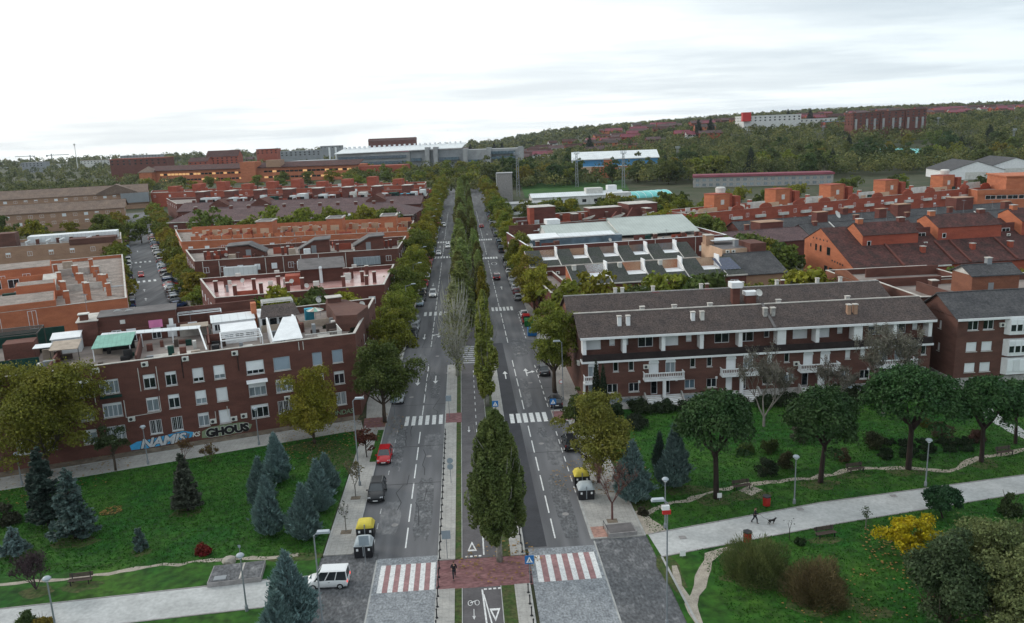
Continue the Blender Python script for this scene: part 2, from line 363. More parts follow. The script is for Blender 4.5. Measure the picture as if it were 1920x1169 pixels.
material('awning_tan', (0.38, 0.31, 0.25), 0.8, 0.2, 0.8)
material('screen_green', (0.012, 0.05, 0.04), 0.9, 0.3, 1.0)
material('tarpaulin', (0.42, 0.46, 0.46), 0.8, 0.15, 0.8)
material('cloth_pink', (0.62, 0.20, 0.38), 0.9, 0.1, 1); material('cloth_blue', (0.05, 0.30, 0.42), 0.9, 0.1, 1)
material('railing_dark', (0.028, 0.02, 0.02), 0.8, 0.3, 1.0)
material('glass', (0.014, 0.018, 0.022), 0.08, 0.4, 0.8, spec=0.6, objvar=0.5)
material('glass_net', (0.24, 0.28, 0.31), 0.12, 0.25, 1.2, spec=0.6, objvar=0.25, stretch=(5, 1, 0.4))
material('glass_blue', (0.10, 0.15, 0.19), 0.06, 0.3, 0.5, spec=0.7)
material('shutter', (0.78, 0.80, 0.82), 0.55, 0.05, 0.8, lines=(('Z', 0.16, 0.12),), objvar=0.1)
material('shutter_blue', (0.30, 0.37, 0.44), 0.5, 0.06, 0.8, lines=(('Z', 0.16, 0.12),))
material('frame', (0.74, 0.75, 0.77), 0.45, 0.05, 1.0)
material('frame_dark', (0.06, 0.055, 0.05), 0.5, 0.1, 1.0)
material('solar', (0.018, 0.03, 0.075), 0.15, 0.15, 1.0, spec=0.6)
material('aircon', (0.62, 0.62, 0.58), 0.6, 0.08, 1.5); material('dark_grille_and_shade', (0.03, 0.032, 0.035), 0.7, 0.2, 3)
lit_material('lit_window', (1.0, 0.55, 0.22), 0.30)
# plants
foliage_material('leaf'); foliage_material('needle', 0.3, 0.08); foliage_material('blade', 0.4, 0.15); foliage_material('leaf_far', 0.3, 0.2, 0.06, 0.43, 0.53, 2.3, 0.40)
material('bark', (0.075, 0.055, 0.042), 0.95, 0.3, 2.5, stretch=(1, 1, 0.3)); material('bark_pale', (0.36, 0.35, 0.31), 0.9, col2=(0.16, 0.15, 0.13), scale=2.2, stretch=(1, 1, 0.6))
material('bark_dark', (0.032, 0.022, 0.02), 0.95, 0.3, 2.5, stretch=(1, 1, 0.3)); material('twig_grey', (0.20, 0.185, 0.17), 0.95, 0.25, 1.5); material('twig_red', (0.13, 0.065, 0.06), 0.95, 0.25, 1.5); material('twig_purple', (0.075, 0.05, 0.055), 0.95, 0.25, 1.5)
# things
material('car_paint', (1, 1, 1), 0.28, 0.02, 1.0, spec=0.5, objcol=True); material('car_glass', (0.03, 0.036, 0.042), 0.05, 0.2, 1.0, spec=0.7)
material('tyre', (0.018, 0.018, 0.019), 0.85, 0.2, 5); material('rim', (0.42, 0.43, 0.44), 0.35, 0.1, 4, metal=0.6)
material('plastic_dark', (0.028, 0.028, 0.03), 0.55, 0.15, 3); material('lamp_glass', (0.75, 0.77, 0.80), 0.1, 0.1, 4, spec=0.7); lit_material('headlamp_on', (1.0, 0.95, 0.85), 1.1); lit_material('tail_on', (1.0, 0.10, 0.08), 0.9)
material('tail_red', (0.36, 0.02, 0.02), 0.25, 0.1, 4); material('plate', (0.75, 0.75, 0.74), 0.5, 0.05, 4)
material('bin_yellow', (0.62, 0.50, 0.07), 0.5, 0.1, 1.5); material('bin_grey', (0.42, 0.46, 0.48), 0.5, 0.1, 1.5); material('bin_black', (0.022, 0.022, 0.026), 0.5, 0.2, 1.5)
material('pole', (0.24, 0.26, 0.28), 0.5, 0.12, 2, metal=0.2); material('pole_dark', (0.045, 0.05, 0.055), 0.6, 0.15, 2); material('iron', (0.022, 0.022, 0.025), 0.6, 0.15, 3)
material('lamp_head', (0.36, 0.40, 0.44), 0.35, 0.08, 3); material('sign_blue', (0.025, 0.16, 0.42), 0.4, 0.06, 2); material('sign_grey', (0.26, 0.31, 0.35), 0.5, 0.08, 2); material('sign_white', (0.78, 0.78, 0.78), 0.45, 0.04, 2); material('sign_red', (0.5, 0.03, 0.03), 0.45, 0.05, 2); material('sign_black', (0.02, 0.02, 0.02), 0.5, 0.05, 2)
material('red_bin', (0.33, 0.022, 0.018), 0.5, 0.15, 2); material('wood_dark', (0.07, 0.05, 0.042), 0.8, 0.25, 3); material('slab', (0.27, 0.255, 0.25), 0.9, 0.2, 1.5, fine=0.15)
material('stone', (0.34, 0.31, 0.27), 0.95, 0.25, 1.5, bump=0.5)
material('skin', (0.42, 0.24, 0.17), 0.6, 0.06, 6); material('coat', (0.016, 0.017, 0.022), 0.85, 0.2, 6); material('trousers', (0.02, 0.022, 0.03), 0.85, 0.2, 6); material('hair', (0.03, 0.02, 0.015), 0.7, 0.2, 8); material('fur', (0.018, 0.016, 0.015), 0.8, 0.2, 6); material('fur_white', (0.6, 0.57, 0.52), 0.8, 0.1, 6); material('shoe', (0.10, 0.10, 0.10), 0.6, 0.1, 4)
material('spray_blue', (0.06, 0.36, 0.66), 0.7, 0.15, 2); material('spray_grey', (0.56, 0.58, 0.60), 0.7, 0.1, 2); material('spray_black', (0.015, 0.015, 0.016), 0.7, 0.1, 2); material('spray_white', (0.62, 0.62, 0.58), 0.7, 0.1, 2); material('spray_green', (0.22, 0.28, 0.17), 0.7, 0.2, 2)
# ------------------------------------------------------------------ terrain and the setting
def S(t):
    t = min(1.0, max(0.0, t)); return t * t * (3 - 2 * t)
def terrain(x, y):
    h = 33.0 * S((y - 640) / 520) * S((x - 50) / 330) + 10.0 * S((y - 1100) / 600) * S((x - 250) / 700) + 16.0 * S((y - 1500) / 900) * S((x - 300) / 900)
    d = math.hypot(x, y)
    return h - 160.0 * S((d - 2900) / 2200)
def build_ground():
    ys = [-400, -100, 20, 200, 400, 560] + [560 + 80 * i for i in range(1, 32)] + [3300, 3700, 4200, 4800, 5600]
    xs = [-4200, -3300, -2600, -2000, -1500] + [-1200 + 120 * i for i in range(26)] + [2000, 2500, 3100, 4000]
    V = [(x, y, terrain(x, y) - 0.06) for y in ys for x in xs]; n = len(xs)
    Fc = [(j*n+i, j*n+i+1, (j+1)*n+i+1, (j+1)*n+i) for j in range(len(ys)-1) for i in range(n-1)]
    me = bpy.data.meshes.new('ground'); me.from_pydata(V, [], Fc); me.materials.append(M['terrain'])
    me.polygons.foreach_set('use_smooth', [True] * len(Fc)); tag(link('ground', me), kind='structure')
build_ground()
def sheet(name, poly, z, mat, parent=None, kind='structure'):
    mb = MB(); mb.face([(x, y, z) for x, y in poly]); o = mb.build(name, mat, parent)
    if parent is None: tag(o, kind=kind)
    return o
def rect(x0, x1, y0, y1): return [(x0, y0), (x1, y0), (x1, y1), (x0, y1)]
def slab(name, poly, z1, mat, parent=None, z0=-0.05):
    mb = MB(); mb.prism(poly, z0, z1); o = mb.build(name, mat, parent)
    if parent is None: tag(o, kind='structure')
    return o
# lawns
lawn_l = sheet('lawn', [(-130, 20), (-15.6, 20), (-15.6, 108), (-75.0, 90.0), (-130, 72)], 0.08, 'grass')
lawn_r = sheet('lawn', [(16.6, 20), (140, 20), (140, 108.8), (16.6, 110.5)], 0.08, 'grass')
# carriageways
road_l = sheet('road', rect(-12.5, -4.2, 71.2, 600), 0.0, 'asphalt')
road_r = sheet('road', rect(4.3, 13.2, 71.2, 600), 0.0, 'asphalt')
sett_l = sheet('road', rect(-10.0, -4.2, 15, 71.2), 0.004, 'setts')
sett_r = sheet('road', rect(4.6, 11.3, 15, 71.2), 0.004, 'setts')
apron_l = sheet('road', [(-21.5, 15), (-10.0, 15), (-10.0, 72.4), (-15.2, 72.4), (-20.0, 68.7)], 0.006, 'asphalt_worn')
apron_r = sheet('road', [(11.3, 15), (18.4, 15), (17.0, 68.2), (16.7, 72.2), (11.3, 72.2)], 0.006, 'asphalt_worn')
fresh = sheet('fresh_asphalt', [(4.32, 71.5), (6.5, 71.5), (6.2, 150), (4.32, 150)], 0.004, 'asphalt_new', road_r)
turn = sheet('median_opening', rect(-4.2, 4.3, 136.5, 150), 0.0, 'asphalt', road_l)
rnd = random.Random(3)
def patch(parent, x0, x1, y0, y1, mat, z):
    n = 12; c = ((x0 + x1) / 2, (y0 + y1) / 2); pts = []
    for k in range(n):
        t = 2 * math.pi * k / n; e = 0.8 + rnd.random() * 0.25
        pts.append((c[0] + (x1 - x0) / 2 * e * max(-1, min(1, 1.3 * math.cos(t))), c[1] + (y1 - y0) / 2 * e * max(-1, min(1, 1.3 * math.sin(t)))))
    sheet('road_patch', pts, z, mat, parent)
for a in ((-10.8, -9.2, 92, 109), (-7.0, -5.0, 74, 90), (-11.5, -10.3, 120, 140), (-6.8, -5.2, 118, 133)): patch(road_l, *a, 'asphalt_worn', 0.004)
for a in ((8.2, 10.2, 73, 88), (8.4, 9.8, 100, 104), (7.6, 10.8, 140, 153)): patch(road_r, *a, 'asphalt_worn', 0.004)
for i in range(14):
    x0, y0 = rnd.uniform(-10.5, -5.5), rnd.uniform(74, 170); pts = [(x0 + rnd.uniform(-.25, .25) + 0.12 * k * rnd.choice((-1, 1)), y0 + k * rnd.uniform(1.2, 2.2)) for k in range(6)]
    mb = MB()
    for a, c in zip(pts[:-1], pts[1:]): mb.face([(a[0] - .04, a[1], .0085), (a[0] + .04, a[1], .0085), (c[0] + .04, c[1], .0085), (c[0] - .04, c[1], .0085)])
    mb.build('sealed_crack', 'tar', road_l)
for y0 in (88.0, 99.5, 116.0, 149.5): sheet('cross_joint', rect(-12.4, -4.25, y0, y0 + 0.12), 0.0088, 'tar', road_l)
for y0 in (95.0, 121.0, 150.6): sheet('cross_joint', rect(6.6, 13.1, y0, y0 + 0.12), 0.0088, 'tar', road_r)
def manhole(parent, x, y): sheet('manhole_cover', [(x + .36 * math.cos(t), y + .36 * math.sin(t)) for t in np.linspace(0, 2*math.pi, 15)[:-1]], 0.0095, 'slab', parent)
for x, y in ((-8.9, 78), (-6.0, 96), (-9.6, 120), (-6.2, 143)): manhole(road_l, x, y)
for x, y in ((9.2, 78), (8.6, 98), (9.4, 124), (8.8, 142)): manhole(road_r, x, y)
for a in ((-10.6, -8.4, 76, 84), (-6.9, -4.6, 98, 104), (-9.6, -8.2, 130, 146), (-11.9, -10.6, 100, 112)): patch(road_l, *a, 'asphalt_scuffed', 0.0042)
for a in ((8.8, 10.9, 90, 101), (7.7, 9.0, 112, 128)): patch(road_r, *a, 'asphalt_scuffed', 0.0042)
# median: walkways, planting strips, cycle path
def median(y0, y1):
    slab('median_walkway', rect(-4.05, -2.5, y0, y1), 0.12, 'paving'); slab('median_walkway', rect(2.85, 4.15, y0, y1), 0.12, 'paving')
    for x0, x1 in ((-4.2, -4.05), (4.15, 4.3)): slab('kerb', rect(x0, x1, y0, y1), 0.135, 'kerb')
    slab('planting_strip', rect(-2.5, -1.8, y0, y1), 0.07, 'worn_grass'); slab('planting_strip', rect(1.6, 2.85, y0, y1), 0.07, 'worn_grass')
    c = slab('cycle_path', rect(-1.8, 1.6, y0, y1), 0.05, 'asphalt_cycle')
    for x0, x1 in ((-1.88, -1.8), (1.6, 1.68)): slab('edging', rect(x0, x1, y0, y1), 0.09, 'kerb', c)
    return c
cyc0 = median(15, 65.0); cyc1 = median(70.1, 136.5); cyc2 = median(150, 600)
slab('crossing_paving', rect(-4.2, 4.6, 65.0, 70.1), 0.03, 'paving_red')
slab('crossing_paving', rect(-4.05, -1.8, 107.4, 111.3), 0.128, 'paving_red')
# pavements
slab('pavement', [(-15.3, 72.4), (-12.6, 72.4), (-12.6, 113.0), (-12.6, 118), (-16.3, 118), (-15.3, 108)], 0.12, 'paving')
slab('pavement', rect(-16.3, -12.6, 118, 600), 0.12, 'paving')
slab('pavement', [(11.2, 72.2), (16.4, 72.2), (16.2, 111), (13.35, 111), (13.35, 82.0), (11.1, 82.0)], 0.12, 'paving')
slab('pavement', rect(13.35, 16.3, 111, 600), 0.12, 'paving')
slab('kerb', rect(-12.6, -12.5, 72.4, 600), 0.135, 'kerb'); slab('kerb', rect(13.2, 13.35, 82, 600), 0.135, 'kerb'); slab('kerb', rect(11.0, 11.2, 72.2, 82), 0.135, 'kerb')
slab('kerb', [(-15.45, 72.4), (-15.3, 72.4), (-15.3, 108), (-15.45, 108)], 0.15, 'kerb'); slab('kerb', [(16.4, 72.2), (16.55, 72.2), (16.35, 110), (16.2, 110)], 0.15, 'kerb')
slab('kerb', [(18.4, 15), (18.6, 15), (17.2, 68.0), (17.0, 68.0)], 0.13, 'kerb')
slab('kerb', [(-10.15, 15), (-10.0, 15), (-10.0, 71.0), (-10.15, 71.0)], 0.012, 'kerb'); slab('kerb', [(11.2, 15), (11.35, 15), (11.35, 72), (11.2, 72)], 0.012, 'kerb')
slab('brick_corner', [(11.35, 72.4), (14.3, 72.4), (14.1, 74.6), (11.3, 74.6)], 0.128, 'brick_paving')
for poly in ([(-15.6, 107.2), (-12.6, 107.2), (-12.6, 111.2), (-15.9, 111.2)], [(11.3, 105.8), (16.1, 105.8), (16.1, 109.6), (11.3, 109.6)]): slab('crossing_ramp', poly, 0.126, 'paving_red')
slab('kerb_strip', rect(11.2, 13.35, 105.2, 110.2), 0.12, 'paving')
# planting beds beside the parked cars
slab('planting_bed', rect(-13.4, -12.62, 95, 106), 0.16, 'grass')
# worn patches under trees, benches and beside the paths
WZ = [0.0835]
def worn(px, py, rx, ry):
    WZ[0] += 0.0004; x, y = at(px, py, 0.08); n = 18; sheet('worn_patch', [(x + rx * rnd.uniform(0.65, 1.1) * math.cos(t), y + ry * rnd.uniform(0.65, 1.1) * math.sin(t)) for t in np.linspace(0, 2*math.pi, n + 1)[:-1]], WZ[0], 'worn_grass')
for a in ((620, 860, 3.2, 5), (590, 836, 4, 2.4), (350, 962, 2, 1.4), (140, 1016, 2.6, 1.8), (210, 962, 1.2, 0.8), (265, 1036, 1.2, 1.0), (68, 1110, 1.6, 1.2), (152, 1100, 2.2, 1.0), (1343, 938, 2.4, 1.6), (1537, 908, 2.6, 1.5), (1702, 884, 2.8, 1.6), (1838, 870, 2.4, 1.5), (1430, 1082, 4, 2.4), (1535, 1128, 3.6, 2.4), (1400, 930, 3, 1.4), (1600, 892, 2.4, 1.0), (1260, 1075, 1.2, 4), (1640, 1150, 2, 1.2), (1200, 950, 1.6, 3), (560, 1045, 3, 1.0), (1548, 1014, 2, 0.8), (1290, 920, 3, 1.5)): worn(*a)
# paths
def strip(name, px, width, mat, z=0.1, wig=0.0, zs=0.02):
    pts = [Vector((*p, 0)) for p in px]; lft, rgt = [], []
    for i, p in enumerate(pts):
        d = (pts[min(i+1, len(pts)-1)] - pts[max(i-1, 0)]).normalized(); n = Vector((-d.y, d.x, 0)); w = (width if isinstance(width, (int, float)) else width[i]) / 2
        lft.append(p + n * (w + wig * (rnd.random() - 0.5))); rgt.append(p - n * (w + wig * (rnd.random() - 0.5)))
    mb = MB()
    for i in range(len(pts) - 1): mb.face([(*rgt[i].xy, z), (*rgt[i+1].xy, z), (*lft[i+1].xy, z), (*lft[i].xy, z)])
    return tag(mb.build(name, mat), kind='structure')
def dense(px, step=1.2, jig=0.25):
    out = []
    for a, b in zip(px[:-1], px[1:]):
        A, B = Vector(a), Vector(b); n = max(1, int((B - A).length / step))
        for i in range(n): out.append(tuple(A.lerp(B, i / n) + Vector((rnd.uniform(-jig, jig), rnd.uniform(-jig, jig)))))
    out.append(px[-1]); return out
sheet('path', [(-130, 55.1), (-19.3, 64.2), (-15.9, 64.2), (-15.9, 68.9), (-20, 68.6), (-130, 59.4)], 0.1, 'concrete_path')
sheet('path', [(17.1, 68.1), (35.5, 72.0), (58.5, 76.0), (120, 86.7), (120, 90.5), (61.4, 80.0), (36.5, 76.6), (16.8, 72.3)], 0.1, 'concrete_path')
for a, b in (((17.1, 68.0), (35.5, 71.9)), ((35.5, 71.9), (58.5, 75.9)), ((58.5, 75.9), (120, 86.6)), ((16.8, 72.4), (36.5, 76.7)), ((36.5, 76.7), (61.4, 80.1)), ((61.4, 80.1), (120, 90.6)), ((-130, 55.0), (-19.3, 64.1)), ((-130, 59.5), (-20, 68.7))):
    d = (Vector(b) - Vector(a)).normalized(); n = Vector((-d.y, d.x)) * 0.07
    slab('path_edging', [tuple(Vector(a) - n), tuple(Vector(b) - n), tuple(Vector(b) + n), tuple(Vector(a) + n)], 0.13, 'slab')
fu, fv = Vector((math.cos(math.radians(18)), math.sin(math.radians(18)))), Vector((-math.sin(math.radians(18)), math.cos(math.radians(18))))
LF0 = Vector((-75.5, 94.0))
def lf(u, v): return tuple(LF0 + fu * u + fv * v)
sheet('pavement', [lf(-40, -6.3), lf(40, -6.3), (-18.3, 106.0), (-15.5, 106.6), (-16.3, 110.5), lf(61, -2.2), lf(-40, -2.2)], 0.1, 'paving')
slab('kerb', [lf(-40, -2.2), lf(60.5, -2.2), lf(60.5, -2.05), lf(-40, -2.05)], 0.14, 'kerb'); slab('kerb', [lf(-40, -6.45), lf(40, -6.45), lf(40, -6.3), lf(-40, -6.3)], 0.14, 'kerb')
sheet('planting_bed', [lf(-40, -2.05), lf(61, -2.05), lf(61.8, 0.1), lf(-40, 0.1)], 0.09, 'soil')
tr = lambda px: dense([at(*p, 0.1) for p in px])
strip('dirt_trail', tr([(0, 1097), (120, 1086), (200, 1076), (280, 1062), (420, 1050), (470, 1046), (560, 1040)]), 0.6, 'trail', 0.0944, 0.4)
strip('dirt_trail', tr([(1190, 958), (1212, 975), (1235, 1000)]), 2.6, 'trail', 0.094, 1.2)
strip('dirt_trail', tr([(1205, 965), (1245, 945), (1300, 933), (1345, 920), (1400, 908), (1480, 902), (1560, 890), (1600, 880), (1700, 876), (1780, 884), (1830, 862), (1930, 842)]), 0.8, 'trail', 0.092, 0.5)
strip('dirt_trail', tr([(1395, 925), (1420, 915)]), 1.6, 'trail', 0.095, 0.5)
strip('dirt_trail', tr([(1370, 1025), (1335, 1040), (1318, 1065), (1312, 1100), (1298, 1130), (1305, 1169), (1312, 1220)]), [1.0] * 60, 'trail', 0.0953, 0.6)
strip('dirt_trail', tr([(1258, 1060), (1275, 1100), (1298, 1140)]), 0.55, 'trail', 0.0932, 0.3)
strip('path', tr([(1800, 740), (1835, 760), (1880, 795), (1935, 822)]), 2.2, 'concrete_path', 0.096, 0.2)
sheet('pavement', rect(16.3, 140, 108.8, 111.7), 0.1, 'paving')
# left street
LS = Vector((-0.375, 0.927)); LN = Vector((LS.y, -LS.x))
def ls(t, o): p = Vector((-77.5, 196)) + LS * t + LN * o; return (p.x, p.y)
street = sheet('side_street', [ls(-90, -5), ls(-90, 9), ls(330, 9), ls(330, -5)], 0.0, 'asphalt')
slab('pavement', [ls(-90, 9), ls(-90, 12.5), ls(330, 12.5), ls(330, 9)], 0.12, 'paving'); slab('pavement', [ls(-90, -9), ls(-90, -5), ls(330, -5), ls(330, -9)], 0.12, 'paving')
# side streets between the blocks on the right
for y0, y1 in ((135, 142),): sheet('side_street', rect(16.3, 75, y0, y1), 0.02, 'asphalt')
# car park beyond the sports ground, pitch
def flat_on(name, pxs, mat, dz=0.0):
    P = [at(*p) for p in pxs]; mb = MB(); mb.face([(x, y, terrain(x, y) + 0.25 + dz) for x, y in P]); tag(mb.build(name, mat), kind='structure')
flat_on('sports_court', [(1640, 305), (1820, 302), (1815, 292), (1650, 294)], 'turquoise')
flat_on('car_park', [(1700, 312), (1900, 308), (1900, 298), (1800, 300)], 'asphalt')
flat_on('playing_field', [(985, 372), (1180, 358), (1170, 338), (975, 345)], 'grass')

# ------------------------------------------------------------------ road markings (painted sheets 4 mm above the road)
def mark(name, poly, parent, z=0.008, mat='paint'): return sheet(name, poly, z, mat, parent)
def crossing(parent, x0, x1, y0, y1, n, w, z=0.012, fill=None, mat='paint'):
    step = (x1 - x0 - w) / (n - 1)
    for i in range(n):
        a = x0 + i * step; mark('crossing_stripe', rect(a, a + w, y0, y1), parent, z, mat)
        if fill and i < n - 1: sheet('crossing_infill', rect(a + w, a + step, y0, y1), z - 0.004, fill, parent)
crossing(sett_l, -9.55, -4.35, 65.2, 69.9, 6, 0.46, fill='crossing_infill'); crossing(sett_r, 5.1, 10.9, 65.2, 69.9, 6, 0.50, fill='crossing_infill')
crossing(road_l, -9.9, -4.5, 107.4, 111.2, 6, 0.55); crossing(road_r, 5.1, 10.4, 106.0, 109.8, 6, 0.6)
crossing(road_l, -10.2, -5.0, 177, 181, 5, 0.6); crossing(road_r, 5.3, 10.2, 178.5, 182.5, 6, 0.55)
for y in (256, 302): crossing(road_r, 5.2, 10.2, y, y + 4, 6, 0.6)
crossing(road_l, -10.4, -5.0, 262, 266, 6, 0.6); crossing(road_l, -10.4, -5.0, 300, 304, 6, 0.6)
def dashes(parent, x, y0, y1, on, off, w=0.14, skip=(), mat='paint', dx=0.0, z=0.008):
    y = y0
    while y < y1:
        if not any(a < y + on / 2 < b for a, b in skip): mark('lane_dash', rect(x + dx*(y-y0) - w/2, x + dx*(y-y0) + w/2, y, min(y + on, y1)), parent, z, mat)
        y += on + off
SK = ((106, 112), (136, 151), (176, 184), (255, 267), (299, 307))
dashes(road_l, -7.45, 73, 420, 4.2, 1.3, skip=SK, dx=-0.002); dashes(road_r, 7.5, 73, 420, 4.2, 1.3, skip=SK, dx=-0.003)
dashes(road_r, 11.0, 83, 176, 1.6, 1.3, 0.12, skip=((104, 111), (136, 151)))
dashes(road_l, -10.7, 74, 106, 1.2, 2.2, 0.1, mat='paint_worn')
dashes(cyc1, 0.25, 72.5, 134, 1.2, 1.6, 0.09, z=0.054); dashes(cyc0, 0.25, 30, 56, 1.2, 1.6, 0.09, z=0.054)
mark('lane_dash', rect(0.2, 0.34, 70.6, 74.4), cyc1, 0.056)
def arrow(parent, x, y, up=True, turn=0, z=0.008, s=1.0):
    f = 1 if up else -1
    P = [(-0.09, -2.2), (0.09, -2.2), (0.09, 0.7), (0.42, 0.7), (0, 2.2), (-0.42, 0.7), (-0.09, 0.7)]
    pts = [(x + f * a * s, y + f * b * s) for a, b in P]; mark('arrow_marking', pts, parent, z)
    if turn:
        Q = [(0.09, -0.9), (0.95, -0.2), (0.95, -0.6), (1.5, 0.15), (0.95, 0.75), (0.95, 0.3), (0.09, -0.35)]
        pts = [(x + f * turn * a * s, y + f * b * s) for a, b in Q]; mark('arrow_marking', pts if turn > 0 else pts[::-1], parent, z)
for x, y in ((-9.0, 128), (-6.1, 128.5), (-9.2, 158), (-9.3, 215), (-9.2, 290), (-6.2, 290), (-9.2, 335)): arrow(road_l, x, y, False)
arrow(road_l, -6.3, 159, False, 1)
for x, y, t in ((5.6, 129, 0), (9.2, 130, 1), (5.6, 205, 0), (8.9, 206, 0), (5.6, 320, 0), (8.9, 320, 0)): arrow(road_r, x, y, True, t)
def ring(parent, x, y, rx, ry, w, z, name='round_marking', n=20, mat='paint'):
    mb = MB()
    for k in range(n):
        a, b = 2*math.pi*k/n, 2*math.pi*(k+1)/n
        mb.face([(x+rx*math.cos(a), y+ry*math.sin(a), z), (x+rx*math.cos(b), y+ry*math.sin(b), z), (x+(rx-w)*math.cos(b), y+(ry-w)*math.sin(b), z), (x+(rx-w)*math.cos(a), y+(ry-w)*math.sin(a), z)][::1])
    mb.build(name, mat, parent)
for y in (228, 246): ring(road_r, 8.6, y, 0.9, 2.6, 0.2, 0.008)
for k in range(9): mark('hatch_bar', rect(-1.5, 2.2, 137.3 + k * 1.35, 137.8 + k * 1.35), turn, 0.008, 'paint_worn')
# cycle path symbols: give-way triangles, stop dashes, bicycles, arrows
def tri(parent, x, y, s, z, up=True):
    f = 1 if up else -1; mb = MB(); o = [(-s/2, -s), (s/2, -s), (0, s)]; i = [(a * 0.55, b * 0.55 - s * 0.12) for a, b in o]
    for k in range(3):
        a, b, c, d = o[k], o[(k+1) % 3], i[(k+1) % 3], i[k]; mb.face([(x + f*p[0], y + f*p[1], z) for p in (a, b, c, d)])
    mb.build('give_way_triangle', 'paint', parent)
tri(cyc1, -0.85, 72.4, 0.95, 0.056); tri(cyc0, 0.95, 60.6, 0.95, 0.056, False)
for x in np.arange(-1.5, 0.1, 0.42): mark('give_way_dash', rect(x, x + 0.26, 70.35, 70.6), cyc1, 0.056)
for x in np.arange(0.1, 1.5, 0.42): mark('give_way_dash', rect(x, x + 0.26, 64.5, 64.75), cyc0, 0.056)
mark('lane_line', [(0.15, 58.6), (0.3, 58.6), (0.02, 64.6), (-0.13, 64.6)], cyc0, 0.056); mark('lane_line', [(0.62, 58.9), (0.75, 58.9), (0.12, 63.8), (0.02, 63.8)], cyc0, 0.06)
def bike_mark(parent, x, y, z):
    for dx in (-0.3, 0.3): ring(parent, x + dx, y, 0.22, 0.42, 0.06, z, 'bicycle_symbol', 12)
    mark('bicycle_symbol', [(x - 0.3, y - 0.04), (x + 0.3, y + 0.3), (x + 0.3, y + 0.42), (x - 0.3, y + 0.08)], parent, z + 0.004)
bike_mark(cyc0, -0.85, 62.6, 0.056); arrow(cyc0, -0.85, 60.9, False, z=0.056, s=0.35)
arrow(cyc1, 0.95, 73.3, True, z=0.056, s=0.35); arrow(cyc1, -0.8, 104.5, False, z=0.056, s=0.5)
# left street markings
def lsr(t0, t1, o0, o1): return [ls(t0, o0), ls(t0, o1), ls(t1, o1), ls(t1, o0)]
for t in (6, 50, 95): 
    for k in range(5): mark('crossing_stripe', lsr(t, t + 3.6, -3.6 + k * 1.5, -2.9 + k * 1.5), street)
for t in (-8, 20, 35, 70, 85, 130): 
    P = [(-0.1, -2), (0.1, -2), (0.1, 0.6), (0.45, 0.6), (0, 2.2), (-0.45, 0.6), (-0.1, 0.6)]
    mark('arrow_marking', [ls(t + b, -0.6 + a) for a, b in P], street)
for t in range(0, 170, 3):
    if t % 9 == 0: mark('bay_line', lsr(t, t + 0.15, 4.2, 8.8), street)
# grass blades, weeds and fallen leaves
def in_path(x, y):
    if x < -15.9 and 55.1 + (x + 130) * 0.0822 - 0.15 < y < 59.4 + (x + 130) * 0.0837 + 0.15: return True
    if x > 16.6:
        ym = np.interp(x, [17.1, 35.5, 58.5, 120], [68.1, 72.0, 76.0, 86.7]); yM = np.interp(x, [16.8, 36.5, 61.4, 120], [72.3, 76.6, 80.0, 90.5])
        if ym - 0.15 < y < yM + 0.15: return True
    if x < -15.3:
        d = (x + 75.5) * fv.x + (y - 94.0) * fv.y
        if d > -6.6: return True
    return False
def grass_tufts():
    n = 90000; V = np.zeros((n * 3, 3), np.float32); k = 0
    while k < n:
        if rnd.random() < 0.45: x, y = rnd.uniform(-64, -15.8), rnd.uniform(56, 106)
        else: x, y = rnd.uniform(17, 78), rnd.uniform(50, 108)
        if in_path(x, y) or (x < 20.5 and 15 < y < 72.5): continue
        h = rnd.uniform(0.05, 0.17); a = rnd.uniform(0, 6.283); w = rnd.uniform(0.05, 0.12); c, s = math.cos(a) * w, math.sin(a) * w; lx, ly = rnd.uniform(-.1, .1), rnd.uniform(-.1, .1)
        V[k*3:k*3+3] = ((x - c, y - s, 0.075), (x + c, y + s, 0.075), (x + lx, y + ly, 0.08 + h)); k += 1
    o = link('grass', mesh_np('grass', V, 3, 'blade'), color=(0.026, 0.105, 0.009)); tag(o, 'short green grass covering the lawns beside the avenue', 'grass', kind='stuff')
grass_tufts()
def fallen_leaves():
    spots = [(at(x, y), r, n) for x, y, r, n in ((590, 830, 6, 260), (1125, 890, 6, 300), (100, 890, 9, 300), (1850, 1080, 9, 250), (937, 1052, 4, 160), (1710, 1030, 5, 220), (700, 800, 5, 160), (210, 960, 1.2, 90), (1640, 1150, 8, 160))]
    V = []
    for (cx, cy), r, n in spots:
        for _ in range(n):
            a, q = rnd.uniform(0, 6.283), r * math.sqrt(rnd.random()); x, y = cx + q * math.cos(a), cy + q * math.sin(a); s = rnd.uniform(0.07, 0.15); t = rnd.uniform(0, 3)
            c, d = s * math.cos(t), s * math.sin(t); z = 0.15 + rnd.uniform(0, 0.04); V += [(x - c, y - d, z), (x + d, y - c, z + .02), (x + c, y + d, z), (x - d, y + c, z + .02)]
    o = link('fallen_leaves', mesh_np('fallen_leaves', np.array(V), 4, 'blade'), color=(0.26, 0.17, 0.05)); tag(o, 'yellow brown leaves fallen on lawns and pavements', 'leaves', kind='stuff')
fallen_leaves()
